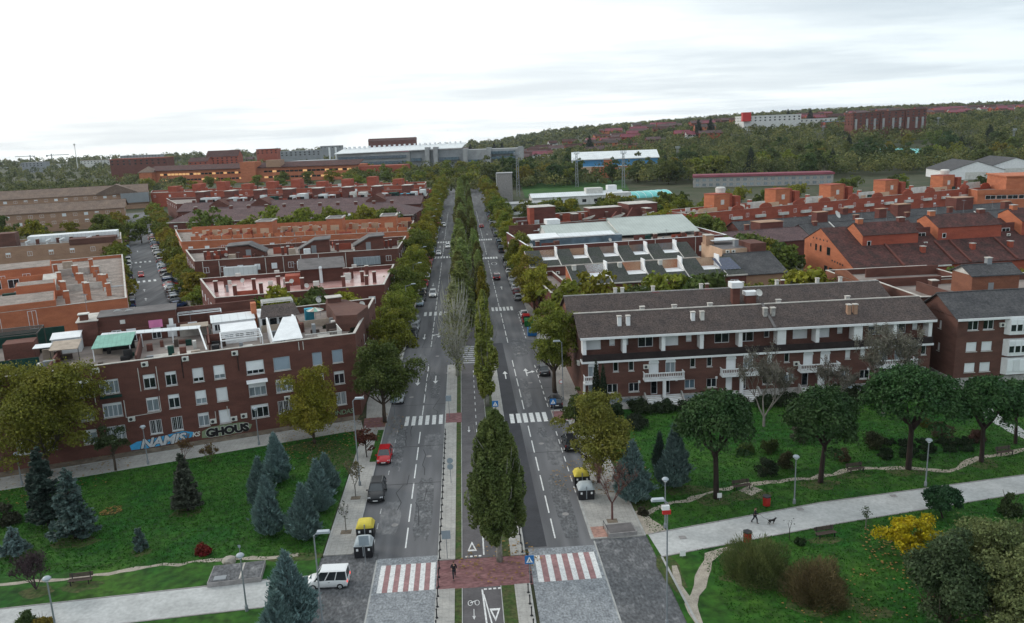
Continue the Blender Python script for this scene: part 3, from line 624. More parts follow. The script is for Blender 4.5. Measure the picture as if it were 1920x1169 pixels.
# ------------------------------------------------------------------ buildings
MC = {}
def cached(key, fn):
    if key not in MC: MC[key] = fn()
    return MC[key]
def frame_mesh(w, h, cols, mat):
    def f():
        mb = MB(); t = 0.09
        mb.box(0, w, -0.03, 0.05, 0, t).box(0, w, -0.03, 0.05, h - t, h).box(0, t, -0.03, 0.05, t, h - t).box(w - t, w, -0.03, 0.05, t, h - t)
        for i in range(1, cols): mb.box(w*i/cols - 0.04, w*i/cols + 0.04, -0.02, 0.05, t, h - t)
        return mb.mesh('window', mat)
    return cached(('fr', round(w, 2), round(h, 2), cols, mat), f)
def panel_mesh(w, h, mat, th=0.02): return cached(('pn', round(w, 2), round(h, 2), mat, th), lambda: MB().box(0, w, -th, 0.0, 0, h).mesh('panel', mat))
class Building:
    def __init__(s, name, label, x, y, ang=0.0, z=0.0, cat='building', group=None):
        s.ang = math.radians(ang); s.root = empty(name, (x, y, z), s.ang, label, cat, group); s.x, s.y, s.z = x, y, z
    def loc(s, X, Y):
        dx, dy = X - s.x, Y - s.y; c, n = math.cos(s.ang), math.sin(s.ang); return (dx*c + dy*n, -dx*n + dy*c)
    def part(s, name, mb, mat=None, parent=None, **k): return mb.build(name, mat, parent or s.root, **k)
    def box(s, name, x0, x1, y0, y1, z0, z1, mat): return s.part(name, MB().box(x0, x1, y0, y1, z0, z1), mat)
    def window(s, p0, p1, a, z, w, h, cols=2, shut=0.0, glass='glass', bars=False, sill=True, shutmat='shutter', frame='frame', simple=False, inset=0.10):
        d = (Vector(p1) - Vector(p0)).normalized(); inn = Vector((-d.y, d.x)); pos = Vector(p0) + d * a + inn * inset; rz = math.atan2(d.y, d.x)
        o = link('window', frame_mesh(w, h, cols, frame), s.root, (pos.x, pos.y, z), rz)
        gh = h * (1 - shut) if shut else h - 0.09
        if shut < 0.97:
            n = 1 if simple else cols; pw = (w - 0.1) / n
            for i in range(n): link('pane', panel_mesh(pw - 0.04, max(0.1, gh - 0.07), glass), o, (0.07 + i * pw, 0.035, 0.08))
        if shut: link('shutter', panel_mesh(w - 0.12, h * shut - 0.05, shutmat, 0.05), o, (0.06, -0.005, h * (1 - shut) + (0.06 if shut > 0.97 else 0)))
        if sill: link('sill', cached(('sl', round(w, 2)), lambda: MB().box(-0.06, w + 0.06, -0.27, 0.0, -0.09, -0.003).mesh('sill', 'offwhite')), o)
        if bars:
            def f():
                mb = MB(); k = max(4, int(w / 0.2))
                for i in range(k + 1): mb.box(w*i/k - 0.018, w*i/k + 0.018, -0.16, -0.13, 0.02, h - 0.02)
                mb.box(0, w, -0.162, -0.128, 0.0, 0.05).box(0, w, -0.162, -0.128, h - 0.05, h); return mb.mesh('grille', 'frame')
            link('grille', cached(('gr', round(w, 2), round(h, 2)), f), o)
        return o
    def facade(s, p0, p1, z0, z1, wins, mat, name='wall', simple=False):
        """wins: (a, z, w, h, dict)"""
        L = (Vector(p1) - Vector(p0)).length; wins = [w for w in wins if w[0] > 0.02 and w[0] + w[2] < L - 0.02]
        mb = MB().wall(p0, p1, z0, z1, [(a, a + w, z, z + h) for a, z, w, h, k in wins], 0.02 if simple else 0.24); o = s.part(name, mb, mat)
        for a, z, w, h, k in wins: s.window(p0, p1, a, z, w, h, simple=simple, inset=0.012 if simple else 0.17, **k)
        return o
    def flat_roof(s, poly, zr, zp, deck, wall, cop='coping', t=0.28):
        n = len(poly); P = [Vector(p) for p in poly]; ins = []
        for i in range(n):
            a, b, c = P[i-1], P[i], P[(i+1) % n]; d1 = (b - a).normalized(); d2 = (c - b).normalized()
            n1, n2 = Vector((-d1.y, d1.x)), Vector((-d2.y, d2.x)); bis = (n1 + n2); bis /= max(0.3, bis.dot(n1)); ins.append((b + bis * t, b - bis * 0.05, b + bis * (t + 0.05)))
        s.part('roof_deck', MB().face([(*q[0], zr) for q in ins]), deck)
        mb = MB(); cp = MB()
        for i in range(n):
            a, b = ins[i], ins[(i+1) % n]
            mb.face([(*b[0], zr), (*a[0], zr), (*a[0], zp), (*b[0], zp)])
            q = [a[1], b[1], b[2], a[2]]
            cp.face([(*v, zp + 0.07) for v in q]); cp.face([(*q[0], zp - 0.02), (*q[1], zp - 0.02), (*q[1], zp + 0.07), (*q[0], zp + 0.07)]); cp.face([(*q[2], zp - 0.02), (*q[3], zp - 0.02), (*q[3], zp + 0.07), (*q[2], zp + 0.07)])
        s.part('parapet', mb, wall); s.part('coping', cp, cop)
    def gable(s, u0, u1, v0, v1, ze, zr, mat, wall=None, over=0.4, ridge=0.5, th=0.16, ze2=None, rmat=None):
        """pitched roof with its ridge along u; wall: material of the gable triangles"""
        vr = v0 + (v1 - v0) * ridge; ze2 = ze if ze2 is None else ze2
        mb = MB(); k = (zr - ze) / (vr - v0); k2 = (zr - ze2) / (v1 - vr); a0, a1 = u0 - over, u1 + over; f, b = v0 - over, v1 + over; zf, zb = ze - k * over, ze2 - k2 * over
        mb.extrude_x([(f, zf), (vr, zr), (b, zb), (b, zb + th), (vr, zr + th), (f, zf + th)][::-1], a0, a1); o = s.part('roof', mb, mat)
        s.part('ridge', MB().box(a0, a1, vr - 0.14, vr + 0.14, zr + th - 0.06, zr + th + 0.07), rmat or mat, o)
        if wall:
            for u, fl in ((u0, False), (u1, True)):
                q = [(u, v1, ze2), (u, v0, ze), (u, vr, zr)]; s.part('gable_wall', MB().face(q[::-1] if fl else q), wall)
        return o
    def chimney(s, u, v, z0, w, d, h, mat, cap='coping'):
        mb = MB().mat(mat).box(u - w/2, u + w/2, v - d/2, v + d/2, z0, z0 + h).mat(cap).box(u - w/2 - 0.08, u + w/2 + 0.08, v - d/2 - 0.08, v + d/2 + 0.08, z0 + h, z0 + h + 0.12); return s.part('chimney', mb)
    def aircon(s, p0, p1, a, z, w=0.85, h=0.6):
        d = (Vector(p1) - Vector(p0)).normalized(); pos = Vector(p0) + d * a; rz = math.atan2(d.y, d.x)
        def f():
            mb = MB().mat('aircon').box(0, w, -0.42, -0.06, 0, h).mat('dark_grille_and_shade'); c = (w * 0.40, h / 2)
            mb.face([(c[0] + 0.22*math.cos(t), -0.425, c[1] + 0.22*math.sin(t)) for t in np.linspace(0, 2*math.pi, 13)[:-1]])
            mb.mat('aircon').box(0.1, 0.14, -0.3, 0.0, -0.1, 0.0).box(w - 0.14, w - 0.1, -0.3, 0.0, -0.1, 0.0); return mb.mesh('air_conditioner')
        link('air_conditioner', cached(('ac', w, h), f), s.root, (pos.x, pos.y, z), rz)
    def dish(s, u, v, z, r=0.6, az=0.0):
        mb = MB().mat('pole').tube([(0, 0, 0), (0, 0, 1.0)], 0.04, 6).mat('offwhite'); n = 14
        R = Matrix.Rotation(az, 3, 'Z') @ Matrix.Rotation(math.radians(60), 3, 'X')
        for (r0, h0), (r1, h1) in zip(((0.02, 0), (r*0.5, 0.06), (r*0.8, 0.16)), ((r*0.5, 0.06), (r*0.8, 0.16), (r, 0.26))):
            for k in range(n):
                a, b = 2*math.pi*k/n, 2*math.pi*(k+1)/n
                mb.face([tuple(R @ Vector((q*math.cos(t), q*math.sin(t), h)) + Vector((0, 0, 1.0))) for q, t, h in ((r0, a, h0), (r0, b, h0), (r1, b, h1), (r1, a, h1))])
        mb.tube([(0, 0, 1.0), tuple(R @ Vector((0, 0, r*0.8)) + Vector((0, 0, 1.0)))], 0.02, 4); s.part('satellite_dish', mb, loc=(u, v, z))
    def antenna(s, u, v, z, h=3.0):
        mb = MB().tube([(0, 0, 0), (0, 0, h)], 0.03, 5)
        for k in range(5): mb.tube([(-0.5 + 0.05*k, 0.25*k - 0.4, h - 0.15), (0.5 - 0.05*k, 0.25*k - 0.4, h - 0.15)], 0.012, 4)
        mb.tube([(0, -0.5, h - 0.15), (0, 0.7, h - 0.15)], 0.018, 4); s.part('antenna', mb, 'pole', loc=(u, v, z))
    def pergola(s, u0, u1, v0, v1, z0, z1, mat, n=6, along='u'):
        mb = MB(); t = 0.07
        for u in (u0, u1):
            for v in (v0, v1): mb.box(u - t, u + t, v - t, v + t, z0, z1)
        mb.box(u0, u1, v0 - t, v0 + t, z1, z1 + 0.14).box(u0, u1, v1 - t, v1 + t, z1, z1 + 0.14)
        for u in (u0, u1): mb.box(u - t, u + t, v0, v1, z1 + 0.003, z1 + 0.137)
        o = s.part('pergola', mb, mat)
        for i in range(1, n):
            if along == 'u': v = v0 + (v1 - v0) * i / n; m = cached(('sl', round(u1-u0, 2), mat), lambda: MB().box(0, u1 - u0, -0.05, 0.05, 0, 0.1).mesh('slat', mat)); link('slat', m, o, (u0, v, z1 + 0.145))
            else: u = u0 + (u1 - u0) * i / n; m = cached(('sm', round(v1-v0, 2), mat), lambda: MB().box(-0.05, 0.05, 0, v1 - v0, 0, 0.1).mesh('slat', mat)); link('slat', m, o, (u, v0, z1 + 0.145))
    def slope(s, name, q, mat, th=0.08):
        """thin slab over four 3-D corners"""
        mb = MB(); up = [Vector(p) + Vector((0, 0, th)) for p in q]; dn = [Vector(p) for p in q]
        mb.face(up); mb.face(dn[::-1])
        for i in range(4): mb.face([dn[i], dn[(i+1) % 4], up[(i+1) % 4], up[i]])
        return s.part(name, mb, mat)
    def room(s, u0, u1, v0, v1, z0, z1, wall='white', roof='white', nwin=3, slope=0.3):
        mb = MB().extrude_x([(v0, z0), (v1, z0), (v1, z1 + slope), (v0, z1)][::-1], u0, u1); o = s.part('roof_room', mb, wall)
        rf = MB().extrude_x([(v0 - 0.2, z1 - 0.02), (v1 + 0.1, z1 + slope + 0.02), (v1 + 0.1, z1 + slope + 0.1), (v0 - 0.2, z1 + 0.06)][::-1], u0 - 0.15, u1 + 0.15); s.part('room_roof', rf, roof)
        for i in range(nwin):
            w = (u1 - u0 - 0.4) / nwin; s.window((u0, v0 - 0.10), (u1, v0 - 0.10), 0.2 + i * w + 0.08, z0 + 0.75, w - 0.16, z1 - z0 - 1.0, cols=2, sill=False, inset=0.06, glass=rng.choice(['glass', 'glass_net']))
def W(a, z, w, h, **k): return (a, z, w, h, k)

# ---- near left apartment block
LB = Building('apartment_block', 'long dark brown brick block with graffiti and cluttered white roof terraces, nearest on the left', LF0.x, LF0.y, 18, cat='apartment block')
sC = (62.0, 0.0); sD = LB.loc(-16.4, 138.6); sE = (-25.0, 24.0); sE2 = (sD[0] - 2, 24.0)
ROWZ = (8.4, 5.2, 2.0)
cols = [(28.4, 2.3, 4), (33.65, 1.5, 2), (36.35, 1.4, 2), (39.75, 1.4, 2), (42.45, 1.45, 2), (46.7, 2.35, 3), (50.35, 2.25, 3), (55.7, 1.35, 2), (58.5, 1.5, 2),
        (25.6, 1.7, 2), (21.0, 1.5, 2), (18.0, 1.5, 2), (14.5, 1.5, 2), (11.0, 2.3, 3), (6.0, 1.5, 2), (2.5, 1.5, 2)]
shutspec = {(39.75, 0): 0.72, (42.45, 0): 0.7, (46.7, 0): 0.72, (50.35, 0): 'b', (55.7, 0): 'b', (58.5, 0): 'b', (39.75, 1): 0.6, (42.45, 1): 0.98, (42.45, 2): 0.98, (36.35, 0): 0.25, (28.4, 0): 0.15, (33.65, 0): 0.3, (28.4, 1): 0.2, (36.35, 1): 0.3, (46.7, 1): 0.35, (33.65, 1): 0.2}
wins = []
for u, w, c in cols:
    for r, z in enumerate(ROWZ):
        if (u, r) == (55.7, 2): continue
        s_ = shutspec.get((u, r), rng.choice([0, 0, 0.25])); k = dict(cols=c)
        if s_ == 'b': k.update(shut=0.95, shutmat='shutter_blue')
        elif s_: k['shut'] = s_
        k['glass'] = 'glass' if rng.random() < 0.45 else 'glass_net'
        if r == 2 and u < 60 and not s_: k['bars'] = True
        wins.append(W(u, z, w, 1.95, **k))
LB.facade((0, 0), sC, 0, 12.4, wins, 'brick_dark'); LB.facade((-25, 0), (0, 0), 0, 12.4, [W(a, z, 1.5, 1.9) for a in (3, 8, 13, 18, 22) for z in ROWZ], 'brick_dark')
Ls = (Vector(sD) - Vector(sC)).length
LB.facade(sC, sD, 0, 12.4, [W(a, z, w, 1.6, shut=rng.choice([0, 0.4, 0.98])) for a, w in ((2.2, 0.9), (5.2, 0.9), (9.0, 1.4), (12.6, 0.9), (16, 1.4), (20, 1.4), (23, 0.9)) for z in ROWZ], 'brick_dark')
LB.part('back_wall', MB().wall(sD, sE2, 0, 12.4).wall(sE2, sE, 0, 12.4).wall(sE, (-25, 0), 0, 12.4), 'brick_dark')
LB.flat_roof([(-25, 0), sC, sD, sE2, sE], 11.2, 12.4, 'terrace_floor', 'brick_dark')
for a, z in ((31.2, 4.35), (43.9, 2.2), (45.25, 2.4), (27.9, 11.55), (33.7, 11.55), (38.7, 11.6), (45.0, 11.5), (23.7, 11.45), (51.3, 4.0), (41.2, 2.3)): LB.aircon((0, 0), sC, a, z)
pm = MB()
for a, z0, z1 in ((33.2, 8.2, 11.4), (35.4, 8.0, 11.3), (27.7, 7.2, 11.5), (31.0, 4.9, 7.3), (35.3, 5.1, 7.2), (43.6, 2.9, 4.4), (42.0, 2.9, 3.9), (52.6, 5.3, 7.0), (54.0, 11.0, 12.2), (54.6, 11.0, 12.2)): pm.tube([(a, -0.07, z0), (a, -0.07, z1)], 0.05, 5)
pm.tube([(31.0, -0.07, 4.9), (35.3, -0.07, 5.0)], 0.04, 5); LB.part('pipes', pm, 'offwhite')
dp = MB()
for a in (38.6, 45.7): dp.tube([(a, -0.06, 9.2), (a, -0.06, 11.9)], 0.06, 5)
LB.part('downpipes', dp, 'railing_dark')
# window awnings
for u, w in ((46.5, 2.8), (25.5, 2.0)): LB.slope('awning', [(u, -0.9, 7.3 if u > 30 else 10.5), (u + w, -0.9, 7.3 if u > 30 else 10.5), (u + w, -0.02, 7.55 if u > 30 else 10.7), (u, -0.02, 7.55 if u > 30 else 10.7)], 'white')
LB.part('flower_box', MB().box(28.3, 30.9, -0.35, -0.05, 7.9, 8.2), 'screen_green')
# graffiti
def letters(body, size, x, z, layers, shear=0.15, spacing=0.95, sx=1.0):
    for i, (mat, off, dy) in enumerate(layers):
        me = text_mesh(body, size, mat, shear, off, spacing, 0.004); o = link('graffiti', me, LB.root, (x, -0.012 - 0.012 * dy, z)); o.rotation_euler = (math.radians(90), 0, 0); o.scale = (sx, 1, 1)
def blob(mat, pts, dy):
    LB.part('graffiti', MB().face([(u, -0.012 * dy, z) for u, z in pts]), mat)
blob('spray_blue', [(31.0, 0.25), (33, 0.15), (36.5, 0.35), (38.6, 0.75), (39.0, 1.4), (37.6, 1.8), (35.2, 1.55), (33.6, 1.35), (31.8, 1.3), (30.9, 0.9)], 1)
letters('NAMIS', 1.75, 34.9, 0.3, (('spray_black', 0.13, 1), ('spray_grey', 0.065, 2.2)), 0.3, 0.95, 1.12)
blob('spray_green', [(39.9, 0.35), (41.5, 0.2), (44, 0.25), (46.3, 0.55), (46.6, 1.2), (45.5, 1.75), (43, 1.8), (41.2, 1.75), (40.0, 1.3)], 1)
letters('GHOUS', 1.55, 43.3, 0.4, (('spray_white', 0.15, 1), ('spray_black', 0.10, 2.2)), 0.0, 0.98, 1.06)
letters('KS', 0.9, 39.2, 0.75, (('spray_white', 0.03, 1),), 0.2); letters('ONDAS', 1.0, 59.2, 0.55, (('spray_black', 0.07, 1), ('spray_green', 0.02, 2.2)), 0.1, 0.9)
# roof rooms, pergolas, awnings
ZR = 11.2
LB.box('stair_room', 24.6, 27.2, 17.5, 23.5, ZR, 14.9, 'brick_dark'); LB.box('stair_room_cap', 24.4, 27.4, 17.3, 23.7, 14.9, 15.02, 'coping')
LB.box('stair_room', 27.2, 38.0, 18.2, 23.4, ZR, 15.2, 'brick_dark'); LB.box('stair_room_cap', 27.2, 38.2, 18.0, 23.5, 15.2, 15.3, 'bitumen'); LB.box('terrace_wall', 38.0, 50.0, 22.6, 23.0, ZR, 14.6, 'brick_dark'); LB.box('wall_vent', 30.2, 30.9, 18.12, 18.2, 13.9, 14.5, 'offwhite')
LB.box('chimney', 24.9, 26.0, 18.2, 19.2, 15.02, 15.9, 'brick_dark'); LB.box('chimney_cap', 24.7, 26.2, 18.0, 19.4, 15.9, 16.02, 'offwhite')
LB.room(21.4, 25.0, 14.6, 17.4, ZR, 13.4, nwin=3)
LB.slope('awning', [(27.2, 7.2, 13.0), (32.2, 7.2, 13.0), (32.6, 12.6, 13.6), (27.6, 12.6, 13.6)], 'awning_green'); LB.box('painted_awning_shade', 27.6, 32.2, 12.8, 13.0, ZR, 13.3, 'dark_grille_and_shade')  # near-black panel paints the shade beneath the green awning; no recess is modelled
for u in (27.4, 32.0): LB.box('awning_post', u - 0.06, u + 0.06, 7.3, 7.42, ZR, 13.0, 'white')
LB.slope('canopy', [(27.8, 13.2, 13.35), (41.2, 12.8, 12.95), (41.4, 14.2, 13.1), (28, 14.6, 13.5)], 'metal_white')
for u in (33.2, 37.4): LB.box('canopy_post', u - 0.09, u + 0.09, 13.0, 13.15, ZR, 13.1, 'white')
LB.slope('canopy_brace', [(41.0, 12.4, 13.3), (41.2, 12.4, 13.3), (42.0, 1.0, 12.45), (41.8, 1.0, 12.45)], 'white')
for u0, u1, v in ((27.4, 41, 17.0), (42, 44, 9)): LB.box('terrace_wall', u0, u1, v, v + 0.25, ZR, 13.3 if v > 10 else 12.7, 'brick_dark')
for a in (29.0, 31.0, 34.4, 36.6, 39.6): LB.window((0, 16.86), (60, 16.86), a, ZR + 0.1, 1.3, 1.95, cols=2, sill=False, inset=0.06, shut=rng.choice([0, 0.5, 0.95]), glass='glass')
LB.slope('awning', [(21.8, 9.2, 13.0), (25.4, 8.6, 13.0), (25.6, 12.4, 13.5), (22.0, 12.6, 13.5)], 'awning_tan'); LB.slope('awning', [(19.6, 10.8, 13.2), (21.8, 10.6, 13.2), (21.9, 12.2, 13.4), (19.8, 12.4, 13.4)], 'white')
for u in (21.9, 25.3): LB.box('awning_post', u, u + 0.1, 9.2, 9.3, ZR, 13.0, 'frame_dark')
LB.box('green_screen', 16.2, 21.0, 6.5, 6.6, ZR, 13.0, 'screen_green'); LB.box('green_screen', 9.0, 9.1, 1.5, 9, ZR, 13.2, 'screen_green'); LB.box('green_screen', 11.0, 15.5, 11.0, 11.1, ZR, 14.0, 'screen_green')
LB.part('tarpaulin', MB().extrude_x([(1.2, ZR), (4.6, ZR), (4.2, 13.1), (2.6, 13.5), (1.5, 13.0)][::-1], 12.4, 15.4), 'tarpaulin')
LB.pergola(10.5, 19.5, 16.0, 22.0, ZR, 14.2, 'frame_dark', 8); LB.box('stair_room', 15.8, 19.6, 12.5, 15.5, ZR, 13.9, 'brick_dark')
LB.part('roof_boundary', MB().box(10.0, 22.0, 23.0, 23.25, ZR, 13.6), 'screen_green')
LB.pergola(43.9, 49.3, 1.2, 6.4, ZR, 13.3, 'white', 5); LB.room(43.0, 49.2, 14.2, 18.0, ZR, 13.3, roof='metal_white', nwin=5); LB.room(44.2, 49.0, 8.2, 12.0, ZR, 13.0, nwin=3)
LB.box('terrace_wall', 42.6, 49.5, 20.0, 20.25, ZR, 13.6, 'brick_dark'); LB.box('terrace_wall', 38.3, 42.8, 16.4, 16.6, ZR, 12.6, 'coping')
LB.slope('awning', [(38.5, 14.6, 12.8), (42.5, 14.6, 12.8), (42.5, 16.4, 13.1), (38.5, 16.4, 13.1)], 'awning_tan')
LB.pergola(38.2, 44.6, 20.6, 23.2, ZR, 13.7, 'white', 3)
LB.part('white_partition', MB().mat('white').extrude_x([(0.5, ZR), (9.6, ZR), (9.6, 14.2), (7.8, 14.2), (0.5, 12.55)][::-1], 54.3, 54.6).extrude_x([(0.5, ZR), (9.6, ZR), (9.6, 14.2), (7.8, 14.2), (0.5, 12.55)][::-1], 50.6, 50.8))
LB.slope('sloping_roof', [(50.5, 0.45, 12.56), (54.7, 0.45, 12.56), (54.7, 7.9, 14.22), (52.9, 7.9, 14.22)], 'white')
LB.room(49.9, 55.4, 14.0, 18.5, ZR, 13.4, nwin=2)
LB.slope('tiled_roof', [(50.0, 13.0, 13.35), (56.0, 13.0, 13.35), (55.6, 16.6, 14.6), (50.6, 16.6, 14.6)], 'tile_brown')
LB.box('chimney', 49.0, 49.8, 16.5, 18.0, ZR, 15.2, 'brick_orange')
LB.part('white_railing', (lambda mb: ([mb.box(55.2 + 0.2*i, 55.24 + 0.2*i, 1.2, 1.24, ZR, 12.75) for i in range(26)], [mb.box(60.3, 60.34, 1.2 + 0.25*i, 1.24 + 0.25*i, ZR, 12.75) for i in range(18)], mb.box(55.1, 60.4, 1.16, 1.28, 12.75, 12.83), mb.box(60.26, 60.38, 1.2, 5.8, 12.75, 12.83), mb)[-1])(MB()), 'offwhite')
LB.part('stair_room', MB().prism([(60.6, 7.4), (63.6, 6.4), (66.5, 12.0), (64.0, 19.5), (60.9, 19.5)], ZR, 13.7), 'brick_brown'); LB.box('chimney', 61.0, 63.2, 17.5, 19.3, 13.7, 14.5, 'brick_brown'); LB.box('chimney_cap', 60.8, 63.4, 17.3, 19.5, 14.5, 14.62, 'coping')
LB.pergola(51.0, 55.8, 20.6, 23.4, ZR, 14.2, 'offwhite', 7); LB.box('terrace_wall', 50.0, 60.4, 12.6, 12.8, ZR, 12.3, 'awning_tan')
LB.box('water_tank', 57.2, 58.6, 17.0, 18.2, ZR, 13.2, 'cloth_blue')
for u, v, z in ((29.8, 21.5, 13.7), (31.4, 20.8, 13.7), (59.9, 21.0, ZR + 1.5), (66.2, 16.0, ZR + 1.0)): LB.dish(u, v, z, 0.85 if z > 13 else 0.5, 0.4)
for u, v, z in ((25.5, 22.5, 14.9), (60.0, 20.0, ZR), (40.0, 19.0, ZR)): LB.antenna(u, v, z, 3.4)
for a, w, m in ((34.2, 1.9, 'cloth_pink'), (37.0, 0.6, 'white')): LB.box('laundry', a, a + w, 16.1, 16.13, 13.2, 14.35, m)
for u, v0, v1, z in ((22.6, 1, 12, 12.6), (33.0, 1, 12.5, 12.9), (42.2, 4, 16, 12.7), (17.0, 1, 9, 12.6), (55.4, 9, 16, 12.6)): LB.box('terrace_wall', u, u + 0.22, v0, v1, ZR, z, 'brick_dark')
fr_ = random.Random(12)
for i in range(46):
    u, v = fr_.uniform(14, 61), fr_.uniform(1.2, 14); w_, d_, h_ = fr_.uniform(0.4, 1.5), fr_.uniform(0.4, 1.0), fr_.uniform(0.4, 1.5)
    LB.box(fr_.choice(['planter', 'storage_box', 'garden_table']), u, u + w_, v, v + d_, ZR + 0.005, ZR + h_, fr_.choice(['screen_green', 'wood_dark', 'plastic_dark', 'offwhite', 'awning_tan', 'panel_grey', 'brick_dark']))
for u in (34.5, 38.0, 57.5): LB.part('paved_patch', MB().box(u, u + 3.0, 2.0, 7.0, ZR + 0.004, ZR + 0.03), 'coping')
LB.box('barbecue', 42.6, 43.6, 2.4, 3.2, ZR, 12.6, 'iron')

# ---- near right terrace of houses
RB = Building('terraced_houses', 'long dark brown brick terrace with white balustrade balconies behind the pines', 16.2, 111.8, 0, cat='terraced houses')
L_ = 52.7; low, up = [], []
U = lambda u: u - 0.35
for u in (4.0, 7.2, 15.6, 18.9, 27.4, 30.6, 39.2, 42.3, 51.0): low.append(W(U(u), 1.65, 1.55, 1.4, cols=2, glass=rng.choice(['glass', 'glass_net', 'glass_blue'])))
for u in (4.9, 7.2, 16.4, 18.9, 28.0, 30.6, 39.9, 42.2, 51.6): low.append(W(U(u), 4.9, 0.8, 1.5, cols=1, shut=rng.choice([0, 0, 0.9])))
doors = [10.5, 12.4, 21.8, 23.9, 33.4, 36.0, 45.2, 47.6]
for u in doors: low.append(W(U(u), 1.05, 1.0, 2.1, cols=1, shut=0.98 if rng.random() < .6 else 0.0, sill=False))
for i, u in enumerate((1.2, 10.2, 12.7, 21.8, 24.4, 33.5, 36.1, 45.0, 47.5)): low.append(W(U(u), 4.15, 1.5, 1.75, cols=2, shut=0.95 if i in (1, 3, 5, 6) else 0.0, sill=False, glass='glass_net'))
low.append(W(U(1.2), 1.1, 1.6, 2.2, cols=2, glass='glass_net', sill=False))
RB.facade((0, 0), (L_, 0), 0.95, 6.6, low, 'brick_brown'); RB.box('plinth', -0.02, L_ + 0.02, -0.12, 0.3, 0.0, 0.95, 'plinth')
for u in (10.2, 12.7, 21.8, 24.4, 33.5, 36.1, 45.0, 47.5, 1.2):    # arched heads over the balcony doors
    c = U(u) + 0.75; pts = [(c + 0.78 * math.cos(t), -0.03, 5.9 + 0.75 * math.sin(t)) for t in np.linspace(0, math.pi, 12)]
    RB.part('arched_head', MB().face(pts[::-1]), 'shutter' if u not in (24.4, 45.0) else 'frame')
for i, (u, s_) in enumerate(((1.1, 1), (8.9, 0), (12.7, 1), (20.4, 0), (24.1, .2), (32.3, 1), (35.7, 1), (43.9, .3), (47.5, 0))): up.append(W(U(u), 8.05, 2.25, 1.75, cols=2, shut=0.96 * s_, sill=False))
for u in (4.6, 6.6, 16.1, 18.0, 27.9, 39.1, 50.7): up.append(W(U(u), 8.5, 0.85, 1.45, cols=1, shut=rng.choice([0, 0.9]), sill=False))
RB.facade((0, 1.3), (L_, 1.3), 6.9, 10.5, up, 'brick_brown')
RB.box('terrace_slab', -0.15, L_ + 0.15, -0.45, 1.3, 6.45, 6.75, 'white'); RB.box('terrace_railing', 0, L_, -0.38, -0.26, 6.76, 7.75, 'railing_dark')
RB.part('terrace_floor', MB().face([(0, -0.26, 6.77), (L_, -0.26, 6.77), (L_, 1.3, 6.77), (0, 1.3, 6.77)]), 'terrace_floor')
for i, u in enumerate((0.05, 5.95, 11.7, 17.4, 23.2, 29.0, 34.8, 40.6, 46.6, 52.0)): RB.box('pillar', u, u + (0.55 if i not in (5, 7) else 1.3), -0.22, 1.3, 7.76, 10.2, 'white')
RB.part('side_wall', MB().wall((0, 22.5), (0, 0), 0, 6.6).wall((0, 22.5), (0, 1.3), 6.6, 10.5).wall((L_, 0), (L_, 22.5), 0, 6.6).wall((L_, 1.3), (L_, 22.5), 6.6, 10.5).wall((L_, 22.5), (0, 22.5), 0, 10.5), 'brick_brown')
RB.box('fascia', -0.3, L_ + 0.3, -0.62, -0.5, 10.05, 10.38, 'white')
RB.gable(0, L_, 0.0, 11.0, 10.4, 12.7, 'tile_brown', 'brick_brown', over=0.5, ridge=0.45, rmat='coping'); RB.gable(0, L_, 11.6, 22.5, 10.4, 12.9, 'tile_brown', 'brick_mid', over=0.45, ridge=0.52, rmat='plinth')
RB.box('valley_gutter', 0, L_, 10.6, 12.0, 10.35, 10.55, 'coping')
RB.slope('party_strip', [(28.3, -0.55, 10.42), (28.7, -0.55, 10.42), (28.7, 4.9, 12.92), (28.3, 4.9, 12.92)], 'bitumen')
for u, v, m in ((5.9, 2.0, 'white'), (7.2, 2.0, 'white'), (17.0, 2.3, 'white'), (18.4, 2.3, 'offwhite'), (28.0, 2.4, 'plinth'), (29.2, 2.4, 'plinth'), (40.6, 1.9, 'brick_tan'), (41.6, 1.9, 'brick_tan')):
    RB.chimney(u, v, 11.0, 0.55, 0.6, 1.75, m, 'coping')
for u in (11.4, 16.6, 22.4, 33.6, 45.0): RB.chimney(u, 11.3, 10.5, 0.7, 0.5, 1.4, 'offwhite')
for u in (8.4, 9.6, 14.8, 23.0, 24.0, 30.0, 36.0, 37.0, 43.0, 47.0): RB.chimney(u, 18.2, 12.5, 0.5, 0.5, 1.2, rng.choice(['offwhite', 'brick_dark', 'offwhite']))
RB.box('lift_shaft', 26.6, 27.8, 12.8, 14.0, 11.0, 13.9, 'brick_dark'); RB.box('lift_cap', 26.3, 28.1, 12.5, 14.3, 13.9, 14.8, 'white'); RB.box('lift_shaft', 28.8, 30.4, 12.6, 13.8, 11.0, 12.6, 'brick_dark'); RB.box('lift_cap', 28.6, 30.6, 12.4, 14.0, 12.6, 13.2, 'white'); RB.dish(30.6, 12.2, 12.0, 0.6, 0.3)
for a, b, v0, v1 in ((14.4, 15.6, 17.0, 17.6), (23.2, 24.8, 17.0, 17.6)): RB.slope('lead_flashing', [(a, v0, 12.93), (b, v0, 12.93), (b, v1, 13.05), (a, v1, 13.05)], 'lead_strip', 0.05)
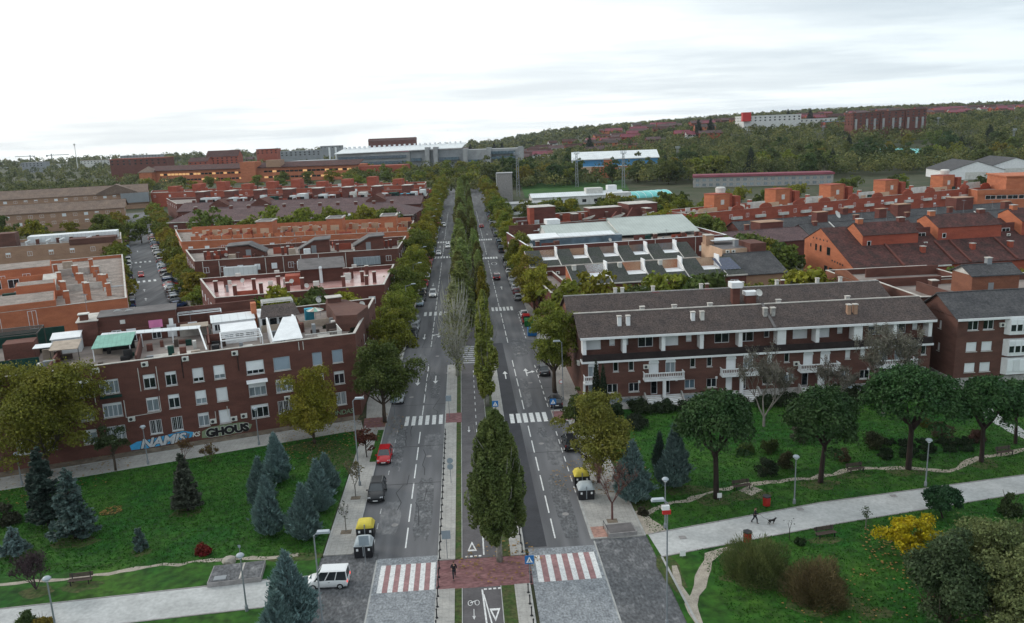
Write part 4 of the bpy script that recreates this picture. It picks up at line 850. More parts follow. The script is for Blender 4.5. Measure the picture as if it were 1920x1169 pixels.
def balustrade(bld, u0, u1, z):
    bld.box('balcony_slab', u0, u1, -1.3, 0.0, z - 0.25, z, 'white'); bld.box('balcony_rail', u0, u1, -1.3, -1.12, z + 0.88, z + 1.0, 'white'); mb = MB()
    n = int((u1 - u0) / 0.26)
    for i in range(n + 1):
        x = u0 + 0.08 + (u1 - u0 - 0.16) * i / n; mb.lathe([(0.05, z), (0.075, z + 0.3), (0.045, z + 0.6), (0.06, z + 0.88)], x, -1.21, 5)
    for y in np.arange(-1.0, 0, 0.26): 
        for x in (u0 + 0.08, u1 - 0.08): mb.box(x - 0.05, x + 0.05, y - 0.05, y + 0.05, z, z + 0.88)
    for x in (u0, u1): mb.box(x - 0.1 if x == u1 else x, x if x == u1 else x + 0.1, -1.12, 0, z + 0.885, z + 0.995)
    bld.part('balustrade', mb, 'white')
def steps(bld, u0, u1, z, n=6, tread=0.33):
    for i in range(n): bld.part('step', MB().mat('coping').box(u0, u1, -0.12 - tread * (n - i), -0.13, z * i / n, z * (i + 1) / n - 0.05).mat('white').box(u0, u1, -0.15 - tread * (n - i), -0.132, z * (i + 1) / n - 0.05, z * (i + 1) / n))
for u0, u1 in ((0.1, 2.0), (8.95, 14.9), (20.5, 26.5), (32.3, 38.3), (44.1, 50.1)):
    balustrade(RB, u0, u1, 3.75)
    if u1 > 3:
        c = (u0 + u1) / 2; RB.box('porch_column', c - 0.22, c + 0.22, -1.25, -0.85, 0, 3.5, 'white')
        for q in (-1, 1):
            a = c + q * 1.55; steps(RB, a - 1.2, a + 1.2, 1.0); RB.part('stair_wall', MB().extrude_x([(-2.3, 0), (-0.13, 0), (-0.13, 1.5), (-0.6, 1.5), (-2.3, 0.5)][::-1], a + q * 1.2 - 0.1, a + q * 1.2 + 0.1), 'plinth')
RB.part('side_light', MB().box(0.05, 0.35, -0.3, 0, 0, 3.6), 'white')
for u, z in ((9.0, 5.2), (31.6, 4.4)): RB.aircon((0, 0), (L_, 0), u, z)
RB.aircon((0, 22), (0, 0), 19.0, 5.5)
for u, w in ((3.3, 4.8), (15.0, 3.0), (38.2, 4.6)): RB.box('basement_light', u, u + w, -0.16, -0.1, 0.2, 0.7, 'glass_net')
for u in (8.6, 14.2, 20.2, 31.0, 43.4): RB.box('wall_lamp', U(u), U(u) + 0.3, -0.15, 0, 3.0, 3.35, 'white')
# garden wall and hedge are things of their own (see planting)

# ---- corner block on the right edge
CB = Building('corner_block', 'brown brick corner block with grey roof, bay windows and stone base at right edge', 71.6, 110.0, 0, cat='apartment block')
wn = []
for a in (1.6, 3.95):
    for z, s_ in ((8.8, 0), (5.55, .97), (2.35, .97)): wn.append(W(a, z, 1.65, 1.45, cols=2, shut=s_))
for a in (14.0, 16.4, 24.0, 26.4):
    for z in (8.8, 5.55, 2.35): wn.append(W(a, z, 1.65, 1.45, cols=2, shut=rng.choice([0, .97])))
CB.facade((0, 0), (32, 0), 1.55, 10.7, wn, 'brick_brown'); CB.box('plinth', -0.1, 32, -0.1, 0.2, 0, 1.55, 'plinth')
for z in (8.0, 4.75, 1.9):
    for u0 in (7.2, 18.4):
        mb = MB().prism([(u0, 0.05), (u0 + 0.4, -0.75), (u0 + 3.3, -0.75), (u0 + 3.7, 0.05)][::1], z, z + 2.5); CB.part('bay_window', mb, 'white')
        for i in range(3): CB.window((u0 + 0.4, -0.78), (u0 + 3.3, -0.78), 0.03 + i * 0.96, z + 0.45, 0.94, 1.85, cols=1, sill=False, inset=0.0, shut=0.42 if z > 2.5 else 0.97)
dpt = 25.0
CB.facade((0, dpt), (0, 0), 1.55, 10.7, [W(a, z, 0.7, 1.3, cols=1, shut=rng.choice([0, .9])) for a, z in ((12.5, 5.6), (12.5, 8.7), (17, 7.2), (17, 3.8), (20.4, 8.2), (20.4, 4.7), (9, 8.7), (6, 8.2), (9, 5.6))], 'brick_brown'); CB.box('side_plinth', -0.12, 0.1, 0.2, dpt, 0, 1.55, 'plinth')
CB.part('back_wall', MB().wall((32, 0), (32, dpt), 0, 10.7).wall((32, dpt), (0, dpt), 0, 10.7), 'brick_brown')
CB.gable(0.02, 32, 0, 9.5, 10.75, 13.4, 'tile_grey', 'brick_brown', over=0.45, ridge=0.55); CB.box('fascia', -0.3, 32.3, -0.6, -0.47, 10.4, 10.72, 'white')
CB.flat_roof([(0, 9.9), (32, 9.9), (32, dpt), (0, dpt)], 10.72, 11.9, 'terrace_floor', 'brick_brown'); CB.part('terrace_wall', MB().wall((0, dpt), (0, 9.9), 10.7, 11.9).wall((32, dpt), (0, dpt), 10.7, 11.9), 'brick_brown')
CB.box('terrace_wall', 5.0, 5.25, 10.5, 20, 10.72, 12.4, 'brick_brown'); CB.box('terrace_wall', 0.4, 12.0, 24.2, 24.6, 10.72, 12.2, 'brick_dark')
CB.box('roof_house', 10.6, 18.6, 13.5, 19.0, 10.72, 14.2, 'brick_mid'); CB.gable(10.6, 18.6, 13.5, 19.0, 14.2, 15.4, 'tile_grey', 'offwhite', over=0.4); CB.box('roof_door', 13.4, 14.3, 13.44, 13.5, 10.75, 12.9, 'panel_grey'); CB.chimney(15.0, 16.4, 15.0, 0.8, 0.8, 1.5, 'panel_grey'); CB.chimney(6.2, 17.0, 10.72, 1.1, 1.1, 2.3, 'brick_brown'); CB.chimney(22.0, 16.0, 10.72, 0.7, 0.7, 2.4, 'panel_grey')
CB.aircon((0, 0), (32, 0), 6.3, 9.2)
# lower gabled wing between the terrace and the corner block
GB = Building('gabled_wing', 'brown brick wing with sloping parapet and roof terrace behind the long terrace', 69.2, 134.5, 0, cat='building')
GB.part('wall', MB().wall((0, 0), (20, 0), 0, 11.5).wall((20, 0), (20, 14), 0, 11.5).wall((20, 14), (0, 14), 0, 11.5).wall((0, 14), (0, 0), 0, 11.5), 'brick_mid'); GB.flat_roof([(0, 0), (20, 0), (20, 14), (0, 14)], 10.5, 11.5, 'terrace_floor', 'brick_dark')
GB.part('sloping_parapet', MB().extrude_x([(0, 11.5), (10, 11.5), (10, 12.2), (6, 12.9), (0, 11.6)][::-1], -0.05, 0.25), 'brick_mid'); GB.box('terrace_wall', 6, 20, 10, 10.3, 10.5, 12.2, 'brick_dark')
# ------------------------------------------------------------------ rows of apartment blocks further off
def spread(L, n, w, m=1.2):
    return [m + (L - 2*m - w) * i / max(1, n - 1) for i in range(n)]
def row(name, label, FL, FR, BR, BL, zp, wall, deck, floors, nfront=10, nside=4, deckdrop=1.0, cat='apartment block', wscale=1.0, winmats=('glass', 'glass_net'), cop='coping'):
    ang = math.degrees(math.atan2(FR[1] - FL[1], FR[0] - FL[0])); b = Building(name, label, FL[0], FL[1], ang, cat=cat)
    P = [b.loc(*q) for q in (FL, FR, BR, BL)]; b.P = P
    for i, n in ((0, nfront), (1, nside), (2, 0), (3, nside)):
        p0, p1 = P[i], P[(i + 1) % 4]; L = (Vector(p1) - Vector(p0)).length
        wins = [W(a, z, 1.4 * wscale, 1.5, cols=2, sill=False, shut=rng.choice([0, 0, 0.4, 0.97]), glass=rng.choice(winmats)) for a in (spread(L, n, 1.4 * wscale, 2.0) if n else ()) for z in floors]
        b.facade(p0, p1, 0, zp, wins, wall, simple=True)
    if deck: b.flat_roof(P, zp - deckdrop, zp, deck, wall, cop)
    b.L = (Vector(P[1]) - Vector(P[0])).length; return b
kr = random.Random(44)
def clutter(b, u0, u1, v0, v1, z, n, walls=('brick_maroon', 'brick_red')):
    """small roof fittings: vents, cowls, aerials, tanks, dividing walls, air conditioners"""
    for i in range(n):
        u, v, k = kr.uniform(u0, u1), kr.uniform(v0, v1), kr.random()
        if k < 0.22: b.box('dividing_wall', u, u + kr.uniform(2, 4.5), v, v + 0.22, z + 0.003, z + kr.uniform(1.0, 1.9), kr.choice(walls))
        elif k < 0.38: b.box('dividing_wall', u, u + 0.22, v, min(v1, v + kr.uniform(2.5, 6)), z + 0.004, z + kr.uniform(1.0, 1.8), kr.choice(walls))
        elif k < 0.52: b.box('vent', u, u + 0.5, v, v + 0.5, z + 0.005, z + kr.uniform(0.8, 1.5), kr.choice(['coping', 'panel_grey', 'offwhite', 'bitumen']))
        elif k < 0.64: b.box('air_conditioner', u, u + 1.0, v, v + 0.45, z + 0.006, z + 0.8, 'aircon')
        elif k < 0.76: b.antenna(u, v, z, kr.uniform(2.0, 3.4))
        elif k < 0.84: b.dish(u, v, z, 0.5, kr.uniform(-.5, .8))
        elif k < 0.93: b.box('roof_store', u, u + kr.uniform(1.2, 2.6), v, v + kr.uniform(1.0, 2.0), z + 0.007, z + kr.uniform(1.4, 2.2), kr.choice(['offwhite', 'metal_white', 'screen_green', 'awning_tan', 'brick_dark', 'bitumen']))
        else: b.box('roof_patch', u, u + kr.uniform(2, 5), v, v + kr.uniform(1.5, 3), z + 0.008, z + 0.03, kr.choice(['bitumen', 'coping', 'panel_grey']))
def pipes(b, us, z0, z1):
    for u in us: b.part('downpipe', MB().tube([(u, -0.08, z0), (u, -0.08, z1)], 0.09, 5), 'offwhite')
# pink terrace
b = row('apartment_block', 'brown block with wet pink flat roof and thin brick chimneys', (-50.0, 158.5), (-17.2, 164.5), (-17.2, 190.5), (-60.5, 183.0), 10.0, 'brick_maroon', 'terrace_pink', (6.2, 3.0), 9, 5, 0.9); b2l = b
for u, v in ((3.5, 4.5), (6.8, 11), (8.6, 5.0), (11.8, 12.0), (14.0, 3.0), (16.8, 7.5), (25.3, 5.2), (27.5, 16), (29.5, 10), (31.0, 17.5), (30.0, 4.0), (32.0, 8.5), (-1.0, 12), (0.5, 17)): b.chimney(u, v, 9.1, 0.75, 0.75, 2.3, 'brick_maroon')
b.box('stair_room', 16.5, 25.6, 14.0, 22.5, 9.1, 12.2, 'brick_dark'); b.slope('stair_roof', [(16.0, 13.0, 12.2), (26.2, 13.0, 12.2), (26.2, 23.0, 13.2), (16.0, 23.0, 13.2)], 'bitumen'); b.box('stair_room', 13.2, 16.4, 12.5, 16.0, 9.1, 11.2, 'brick_red')
b.box('air_conditioner', 25.8, 27.2, 11.5, 12.2, 9.5, 11.0, 'aircon'); b.box('air_conditioner', 19.0, 20.3, 10.0, 11.0, 9.1, 10.0, 'aircon'); b.part('vent_pipe', MB().tube([(20.8, 13.2, 9.1), (20.8, 13.2, 12.2), (20.8, 12.6, 12.6)], 0.35, 8), 'metal_white')
for u in (2.0, 10.5, 28.0): b.box('air_conditioner', u, u + 1.1, 24.2, 24.7, 10.15, 10.85, 'aircon')
clutter(b, 0, 31, 3, 23, 9.1, 14)
# three sloping sheds
b = row('apartment_block', 'dark brown block with three sloping stair sheds on its roof', (-69.5, 207.5), (-18.0, 214.5), (-17.6, 240.5), (-79.5, 231.5), 10.5, 'brick_dark', 'terrace_floor', (7.3, 4.2), 12, 5, 1.1)
for i, u in enumerate((8.6, 25.5, 40.0)):
    b.part('stair_shed', MB().extrude_y([(u - (1 if i == 0 else -0.5), 9.4), (u + 8.4, 9.4), (u + 8.4, 10.9 if i == 0 else 13.4), (u + 4.5, 13.2 if i else 12.9), (u - (1 if i == 0 else -0.5), 13.0 if i == 0 else 10.9)], 5.5, 12.0), 'brick_dark')
    b.part('shed_roof', MB().extrude_y([(u - 1.4 if i == 0 else u + 0.1, 13.0 if i == 0 else 10.9), (u + 4.5, 13.25), (u + 8.8, 10.9 if i == 0 else 13.45), (u + 8.8, 11.15 if i == 0 else 13.7), (u + 4.5, 13.5), (u - 1.4 if i == 0 else u + 0.1, 13.25 if i == 0 else 11.15)], 5.0, 12.4), 'bitumen')
    b.box('shed_door', u + 3.6, u + 4.9, 5.42, 5.5, 9.4, 12.0, 'panel_grey')
for u in (1.5, 3.4, 5.0, 21.5, 22.8, 36.0, 47.6, 49.2, 50.4): b.chimney(u, 6.5 + (u % 3), 9.4, 0.7, 0.7, 2.4, 'brick_maroon')
for u0, u1 in ((0.6, 6.8), (18.5, 24.0), (35.0, 39.6), (46, 51)): b.box('terrace_wall', u0, u1, 12.6, 12.85, 9.4, 11.2, 'brick_red')
pipes(b, (2.0, 6.0, 17.5, 22.0, 26.5, 31.0, 38.0), 6.0, 10.3); b.box('conservatory', 7.2, 15.4, -2.2, -0.1, 6.2, 8.6, 'metal_white'); b.box('conservatory', 25.5, 31.5, -2.0, -0.1, 7.2, 8.9, 'metal_white'); b.box('conservatory', 40.0, 47.0, -2.0, -0.1, 6.9, 8.9, 'glass_net')
clutter(b, 1, 50, 2, 24, 9.4, 46)
# orange row with stair towers
b = row('apartment_block', 'orange brick block with three square stair towers and walled roof terraces', (-88.6, 255.0), (-17.8, 255.5), (-17.8, 287.0), (-103.0, 292.0), 10.2, 'brick_orange', 'gravel_roof', (7.0, 3.8), 14, 6, 1.0)
for u in (24.0, 56.0, 84.0 - 21):
    pass
for u in (21.5, 44.0, 61.5): b.box('stair_tower', u, u + 5.0, 8.0, 16.0, 9.2, 14.4, 'brick_orange'); b.box('tower_cap', u - 0.25, u + 5.25, 7.75, 16.25, 14.4, 14.75, 'coping'); b.box('tower_door', u + 1.2, u + 3.9, 7.9, 8.0, 9.3, 12.4, 'render_cream'); b.box('tower_recess', u + 0.3, u + 4.7, 8.3, 15.7, 14.76, 14.8, 'bitumen')
for i, u in enumerate(np.arange(1, 70, 3.3)):
    b.chimney(u + 0.4, 11.5 + (i * 5 % 4), 9.2, 0.8, 0.8, 2.3 + 0.5 * (i % 2), 'brick_orange'); b.box('terrace_wall', u, u + 2.9, 6.2, 6.45, 9.2, 10.9, 'brick_orange'); b.box('terrace_panel', u + 0.3, u + 2.6, 17.5, 17.75, 9.2, 11.6, 'render_cream')
    if i % 2: b.box('terrace_wall', u, u + 0.25, 6.45, 26, 9.2, 11.0, 'brick_red')
b.box('back_parapet', -6, 70, 30.0, 30.3, 9.2, 11.6, 'brick_orange')
clutter(b, 1, 69, 2, 29, 9.2, 60, ('brick_orange', 'brick_red', 'render_cream'))
# grey hipped roof with white dormers
b = row('apartment_block', 'low block with mauve grey tiled hip roof and white dormers', (-120.0, 334.0), (-20.5, 322.5), (-20.5, 352.0), (-126.0, 362.0), 9.0, 'brick_maroon', None, (6.2,), 16, 4)
L = b.L; rf = MB()
rf.face([(-0.5, -0.5, 9), (L + 0.5, -0.5, 9), (L - 9, 12, 12.6), (6, 12, 12.6)]); rf.face([(L + 0.5, -0.5, 9), (L + 0.5, 26, 9), (L - 9, 14, 12.6), (L - 9, 12, 12.6)]); rf.face([(6, 12, 12.6), (L - 9, 12, 12.6), (L - 9, 14, 12.6), (6, 14, 12.6)]); rf.face([(-0.5, 26, 9), (-0.5, -0.5, 9), (6, 12, 12.6), (6, 14, 12.6)]); rf.face([(L + 0.5, 26, 9), (-0.5, 26, 9), (6, 14, 12.6), (L - 9, 14, 12.6)])
b.part('roof', rf, 'tile_mauve'); b.box('fascia', -0.6, L + 0.6, -0.75, -0.55, 8.7, 9.05, 'coping')
for u in (19, 41, 69, 73, 83, 92): b.box('dormer', u, u + 3.0, -0.6, 2.2, 7.2, 9.9, 'white'); b.box('dormer_window', u + 0.5, u + 2.5, -0.66, -0.6, 7.6, 9.4, 'glass_net')
for i in range(12): b.chimney(6 + i * 7.6, 13, 12.4, 1.2, 1.0, 1.4, 'brick_maroon')
b = row('apartment_block', 'second mauve tiled range with brick chimneys behind the dormers', (-132.0, 380.0), (-19.5, 366.0), (-19.5, 386.0), (-138.0, 398.0), 9.5, 'brick_maroon', None, (6.2,), 12, 4)
b.gable(0, b.L, 0, 17, 9.5, 12.5, 'tile_mauve', 'brick_maroon', over=0.5)
for i in range(13): b.chimney(4 + i * 8.4, 9.5, 12.2, 1.3, 1.0, 1.6, 'brick_maroon')
for u in (14, 34, 88): b.part('gable_dormer', MB().extrude_y([(u, 10), (u + 9, 10), (u + 9, 11.5), (u + 4.5, 14.2), (u, 11.5)], 3, 14), 'brick_dark')
# terraces with white conservatories
b = row('apartment_block', 'brown block of walled roof terraces crowded with white conservatories', (-150.0, 432.0), (-18.6, 412.0), (-18.6, 470.0), (-172.0, 480.0), 9.4, 'brick_maroon', 'terrace_floor', (6.4,), 16, 6)
rr = random.Random(21)
for i in range(8):
    u = 4 + i * 16.2; b.box('stair_tower', u, u + 4.6, 14, 22, 8.4, 14.2, 'brick_maroon'); b.box('tower_cap', u - 0.2, u + 4.8, 13.8, 22.2, 14.2, 14.4, 'coping')
    b.slope('sloping_wall', [(u + 4.7, 15, 9.2), (u + 10.5, 15, 9.0), (u + 10.5, 16, 9.0), (u + 4.7, 16, 12.2)], 'brick_red', 0.4)
    for j in range(2):
        a = u + 5.4 + j * 5; kind = rr.random(); w = rr.uniform(2.6, 4.6)
        b.box('conservatory', a, a + w, rr.uniform(6, 9), 12.5, 8.4, rr.uniform(10.6, 12.2), 'metal_white' if kind < 0.6 else ('offwhite' if kind < 0.8 else 'screen_green')); b.box('conservatory_window', a + 0.3, a + w - 0.3, 5.9, 5.98, 9.3, 10.6, 'glass')
    b.box('terrace_wall', u, u + 14, 24, 24.3, 8.4, 11.0, 'brick_red'); b.box('terrace_wall', u + 12, u + 12.3, 2, 24, 8.4, 10.6, 'brick_maroon')
b.box('awning', 118, 123, 5, 9, 10.4, 10.6, 'cloth_blue')
clutter(b, 2, 130, 2, 55, 8.4, 90)
b = row('apartment_block', 'red brick range with stair turrets before the lit school', (-205.0, 545.0), (-24.0, 515.0), (-24.0, 545.0), (-215.0, 575.0), 9.2, 'brick_red', 'gravel_roof', (6.2,), 18, 5)
for i in range(10): u = 8 + i * 17; b.box('stair_turret', u, u + 6, 8, 16, 8.2, 12.5 + (i % 3), 'brick_red'); b.chimney(u + 9, 10, 8.2, 1.2, 1.2, 3, 'brick_red')
clutter(b, 4, 175, 2, 26, 8.2, 50)
# ---- left of the side street
b = row('apartment_block', 'bright orange brick block with rows of square chimneys on gravel roofs, far left', (-99.0, 149.0), (-69.0, 163.5), (-97.3, 232.0), (-128.0, 219.0), 10.0, 'brick_orange', 'gravel_roof', (6.4, 3.2), 0, 8, 0.8)
b.facade((0, -0.03), (b.L - 12.5, -0.03), 0, 11.2, [W(a, z, w, h, cols=2, sill=False) for a, z, w, h in ((3.2, 5.6, 2.0, 2.6), (9.0, 5.9, 2.3, 3.0), (15.8, 6.1, 1.5, 3.6))], 'brick_orange', simple=True)
b.box('raised_roof', 0.3, b.L - 12.6, 0.2, 12.5, 9.2, 11.2, 'brick_orange'); b.box('roof_top', 0.5, b.L - 12.8, 0.4, 12.3, 11.2, 11.24, 'gravel_roof')
b.box('stair_room', b.L - 19.5, b.L - 12.4, 14, 20, 9.2, 12.6, 'brick_orange'); b.box('stair_top', b.L - 19.3, b.L - 12.6, 14.2, 19.8, 12.6, 12.65, 'gravel_roof')
for v, u0, u1 in ((28, 2, 20), (33.5, 2, 20)): b.box('terrace_wall', u0, u1, v, v + 0.3, 9.2, 12.0 if v > 30 else 10.4, 'brick_orange')
for a in (3.5, 8.0, 11.5): b.window((0, 33.4), (30, 33.4), a, 9.6, 2.2, 2.0, sill=False, inset=0.05)
b.slope('glazed_lean_to', [(18, 20.5, 9.6), (20.5, 20.5, 9.6), (21.5, 33, 11.8), (18.6, 33, 11.8)], 'coping', 0.3); b.box('white_cabin', 17.2, 20.5, 14.2, 17.0, 9.2, 11.6, 'white')
for i in range(6):
    for j in range(3): b.chimney(b.L - 10.5 + j * 3.9 - i * 0.35, 6 + i * 7.5 + j * 2, 9.2, 0.9, 0.9, 2.6 + (i + j) % 2 * 0.9, 'brick_orange')
b.box('long_wall', b.L - 12, b.L - 1.5, 22, 22.3, 9.2, 10.6, 'coping'); b.box('long_wall', b.L - 12, b.L - 2.5, 48, 48.3, 9.2, 10.8, 'coping'); b.box('orange_room', b.L - 26, b.L - 13, 38, 50, 9.2, 13.2, 'brick_orange'); b.box('orange_room_top', b.L - 25.8, b.L - 13.2, 38.2, 49.8, 13.2, 13.3, 'gravel_roof')
for a in (b.L - 24, b.L - 19): b.window((0, 37.95), (30, 37.95), a, 10.2, 1.6, 1.8, sill=False, inset=0.04)
b.box('terrace_canopy', -22, b.L - 28, 30, 32, 11.6, 11.75, 'metal_white')
clutter(b, -6, b.L - 3, 14, 60, 9.2, 46, ('brick_orange', 'coping'))
b = row('apartment_block', 'brown block with pale metal roof edge and rooftop pipes beside the side street', (-162.0, 262.0), (-115.5, 276.0), (-124.0, 297.0), (-170.0, 283.0), 9.6, 'brick_tan', 'bitumen', (6.2,), 8, 4)
b.box('metal_roof', 20, 47, 6, 12, 9.7, 11.8, 'metal_white'); b.box('stair_tower', 12, 17, 4, 10, 8.6, 13.6, 'brick_brown'); b.box('metal_roof', -4, 11, 8, 13, 9.7, 11.4, 'metal_white'); b.box('brick_room', 33, 47, -0.1, 6, 8.6, 10.6, 'brick_brown')
for u in (2, 8, 20, 26, 30, 38): b.part('duct', MB().tube([(u, 3, 8.6), (u, 3, 10.4), (u + 1.4, 3, 10.9)], 0.4, 7), 'metal_white'); b.chimney(u + 3, 5, 8.6, 0.9, 0.9, 2.4, 'brick_dark')
b = row('apartment_block', 'tan brick range with brown tiled roof and dark green window panes, far left', (-243.0, 398.0), (-172.0, 420.0), (-182.0, 446.0), (-252.0, 424.0), 9.6, 'brick_tan', None, (7.0, 3.6), 15, 4, wscale=1.3)
b.gable(0, b.L, 0, 20, 9.6, 13.2, 'tile_tan', 'brick_tan', over=0.6)
b = row('apartment_block', 'upper tan range with tiled roof and gable behind the far left one', (-300.0, 508.0), (-205.0, 540.0), (-216.0, 572.0), (-312.0, 540.0), 10.5, 'brick_tan', None, (7.8, 4.4), 18, 4, wscale=1.4)
b.gable(0, b.L, 0, 24, 10.5, 15.0, 'tile_tan', 'brick_tan', over=0.6); b.part('cross_gable', MB().extrude_y([(b.L - 30, 10), (b.L - 6, 10), (b.L - 6, 11), (b.L - 18, 16.2), (b.L - 30, 11)], -1, 12), 'tile_tan'); b.box('grey_block', b.L - 16, b.L + 0.5, -1.5, 6, 4, 10.2, 'panel_grey')
# ---- right side rows
b = Building('mansard_houses', 'row with grey mossy pitched roofs notched by white roof terraces and solar panels', 16.6, 157.0, 5.0, cat='terraced houses')
def notched(b, u0, u1, v0, v1, ze, zr, n, mat, wall, first=0):
    """one-way pitched roof cut by white roof terraces"""
    k = (zr - ze) / (v1 - v0); step = (u1 - u0) / (2 * n + 1); mb = MB()
    for i in range(2 * n + 1):
        a, c = u0 + i * step, u0 + (i + 1) * step
        if i % 2 == 0: mb.face([(a, v0, ze), (c, v0, ze), (c, v1, zr), (a, v1, zr)])
        else:
            vm = v0 + (v1 - v0) * 0.36; zm = ze + k * (vm - v0); mb.face([(a, v0, ze), (c, v0, ze), (c, vm, zm), (a, vm, zm)])
            t = MB().mat('white'); t.face([(a, vm, zm - 0.05), (c, vm, zm - 0.05), (c, v1, zm - 0.05), (a, v1, zm - 0.05)]); t.face([(c, vm, zm), (c, v1, zm), (c, v1, zr + 0.5), (c, v1 - 1.4, zr + 0.5)][::1]); t.face([(a, v1, zm), (a, vm, zm), (a, v1, zr)]); t.box(c - 0.02, c + 0.18, v1 - 2.6, v1, zm, zr + 0.8)
            t.mat(rng.choice(['render_cream', 'white', 'glass_net'])).face([(a, v1, zm), (c, v1, zm), (c, v1, zr), (a, v1, zr)]); b.part('roof_terrace', t)
    o = b.part('roof', mb, mat); b.part('back_wall', MB().wall((u1, v1), (u0, v1), 0, zr), wall); b.part('gutter', MB().box(u0 - 0.2, u1 + 0.2, v0 - 0.35, v0 - 0.05, ze - 0.22, ze + 0.02), 'coping')
    sd = MB(); sd.face([(u0, v1, 0), (u0, v0, 0), (u0, v0, ze), (u0, v1, zr)]); sd.face([(u1, v0, 0), (u1, v1, 0), (u1, v1, zr), (u1, v0, ze)]); b.part('end_wall', sd, wall)
    for i in range(0, 2*n + 1, 2): b.part('roof_seam', MB().face([(u0 + i*step - 0.12 if i else u0, v0, ze + 0.02), (u0 + i*step + 0.12, v0, ze + 0.02), (u0 + i*step + 0.12, v1, zr + 0.02), (u0 + i*step - 0.12 if i else u0, v1, zr + 0.02)]), 'coping')
notched(b, 5.5, 43.0, 3.2, 10.8, 8.6, 11.4, 4, 'tile_moss', 'brick_orange'); notched(b, 0.2, 41.0, 25.0, 33.0, 9.2, 11.8, 5, 'tile_moss', 'brick_tan')
b.facade((5.5, 3.2), (43.0, 3.2), 0, 8.45, [W(a, z, 1.7, 1.4, cols=2, sill=False, shut=rng.choice([0, .97])) for a in (3, 9.5, 14, 17.5, 24, 29, 34) for z in (6.2, 3.2)], 'brick_maroon', simple=True)
b.part('cream_wall', MB().wall((9, 25.0), (41, 25.0), 0, 9.1), 'render_cream'); b.part('brown_wall', MB().wall((0.2, 24.9), (9, 24.9), 0, 9.1), 'brick_maroon')
b.part('side_wall', MB().wall((0, 33), (0, 0), 0, 8.0).wall((0, 0), (5.5, 0), 0, 8.0).wall((5.5, 0), (5.5, 3.2), 0, 8.0), 'brick_maroon'); b.flat_roof([(0, 0), (5.4, 0), (5.4, 24.8), (0, 24.8)], 7.0, 8.0, 'terrace_floor', 'brick_maroon')
b.part('courtyard_deck', MB().face([(5.5, 10.9, 6.8), (43, 10.9, 6.8), (43, 24.8, 6.8), (5.5, 24.8, 6.8)]), 'terrace_floor')
for a, z in ((3, 9.0), (6, 5.2)): b.aircon((0.2, 24.8), (9, 24.8), a, 7.3)
sp = b.part('solar_panels', MB().face([(38.4, 5.2, 9.45), (42.8, 5.2, 9.45), (42.2, 10.0, 11.25), (38.0, 10.0, 11.25)]), 'solar')
for i in range(5): b.part('panel_frame', MB().box(38.3 + i * 1.05 - 0.03, 38.3 + i * 1.05 + 0.03, 5.2, 5.26, 9.45, 9.5), 'frame', sp)
for u in (7, 17, 26): b.chimney(u, 9.2, 10.6, 0.8, 0.8, 1.0, 'offwhite')
b = Building('mansard_house', 'end house with slate grey roof, rooftop air conditioners and cream chimneys beside the dark trees', 58.6, 166.0, 5.0, cat='house')
b.part('wall', MB().wall((0, 0), (10.5, 0), 0, 8).wall((10.5, 0), (10.5, 24), 0, 8).wall((10.5, 24), (0, 24), 0, 8).wall((0, 24), (0, 0), 0, 8), 'brick_tan'); b.gable(0, 10.5, 0, 11, 8, 11.2, 'tile_grey', 'brick_dark', over=0.4, ridge=0.8); b.box('flat_block', 0.5, 10.0, 11, 23.5, 8, 12.0, 'render_cream'); b.box('flat_top', 0.7, 9.8, 11.2, 23.3, 12.0, 12.05, 'bitumen'); b.box('brick_block', 6.5, 10.3, 9.5, 16, 8, 13.2, 'brick_dark')
for u in (1.2, 2.6): b.aircon((0, 10.9), (16, 10.9), u, 11.2)
b.chimney(0.8, 20, 12, 2.0, 2.2, 2.2, 'brick_tan'); b.box('white_canopy', 0.8, 7.0, 17.5, 22, 13.0, 13.15, 'metal_white'); b.chimney(5, 14, 12, 1.0, 1.0, 1.6, 'panel_grey')
# pale metal roof
b = Building('apartment_block', 'brown block carrying a long pale green metal roof above dark glazing', 16.7, 207.0, 7.0, cat='apartment block')
P = [(0, 0), (55, 0), (55, 34), (0, 34)]
for i, n in ((0, 12), (1, 0), (2, 0), (3, 6)):
    p0, p1 = P[i], P[(i+1) % 4]; L = (Vector(p1) - Vector(p0)).length; b.facade(p0, p1, 0, 10.2, [W(a, z, 1.4, 1.5, sill=False, shut=rng.choice([0, .5, .97])) for a in (spread(L, n, 1.4, 2) if n else ()) for z in (6.2, 3.0)], 'brick_maroon', simple=True)
b.flat_roof(P, 9.2, 10.2, 'gravel_roof', 'brick_maroon', 'white')
b.gable(9, 30, 15, 28, 10.2, 12.6, 'metal_roof', 'stucco', over=0.3, ridge=0.8); b.gable(29, 52, 12, 28, 10.2, 13.6, 'metal_roof', 'stucco', over=0.3, ridge=0.8)
b.box('dark_glazing', 2.0, 27.0, 5.5, 9.0, 9.2, 11.4, 'glass_blue'); b.slope('canopy', [(1.6, 5.0, 11.3), (9.5, 5.0, 11.5), (9.5, 10.5, 12.0), (1.6, 10.5, 12.0)], 'white', 0.3); b.slope('canopy', [(9.6, 5.2, 11.5), (25.0, 5.2, 11.5), (25.0, 9.0, 12.0), (9.6, 9.0, 12.0)], 'metal_white', 0.2); b.box('white_hut', 11, 15, 27, 31, 12.6, 14.0, 'white')
for u in (3.0, 36, 44, 48): b.chimney(u, 4.0, 9.2, 1.0, 0.8, 1.9, 'brick_dark')
pipes(b, (27, 34.5, 40, 46, 51), 5.0, 10.1); b.box('back_wall', 0.5, 8, 32, 32.4, 9.2, 12.4, 'brick_dark')
clutter(b, 1, 54, 1, 5, 9.2, 16)
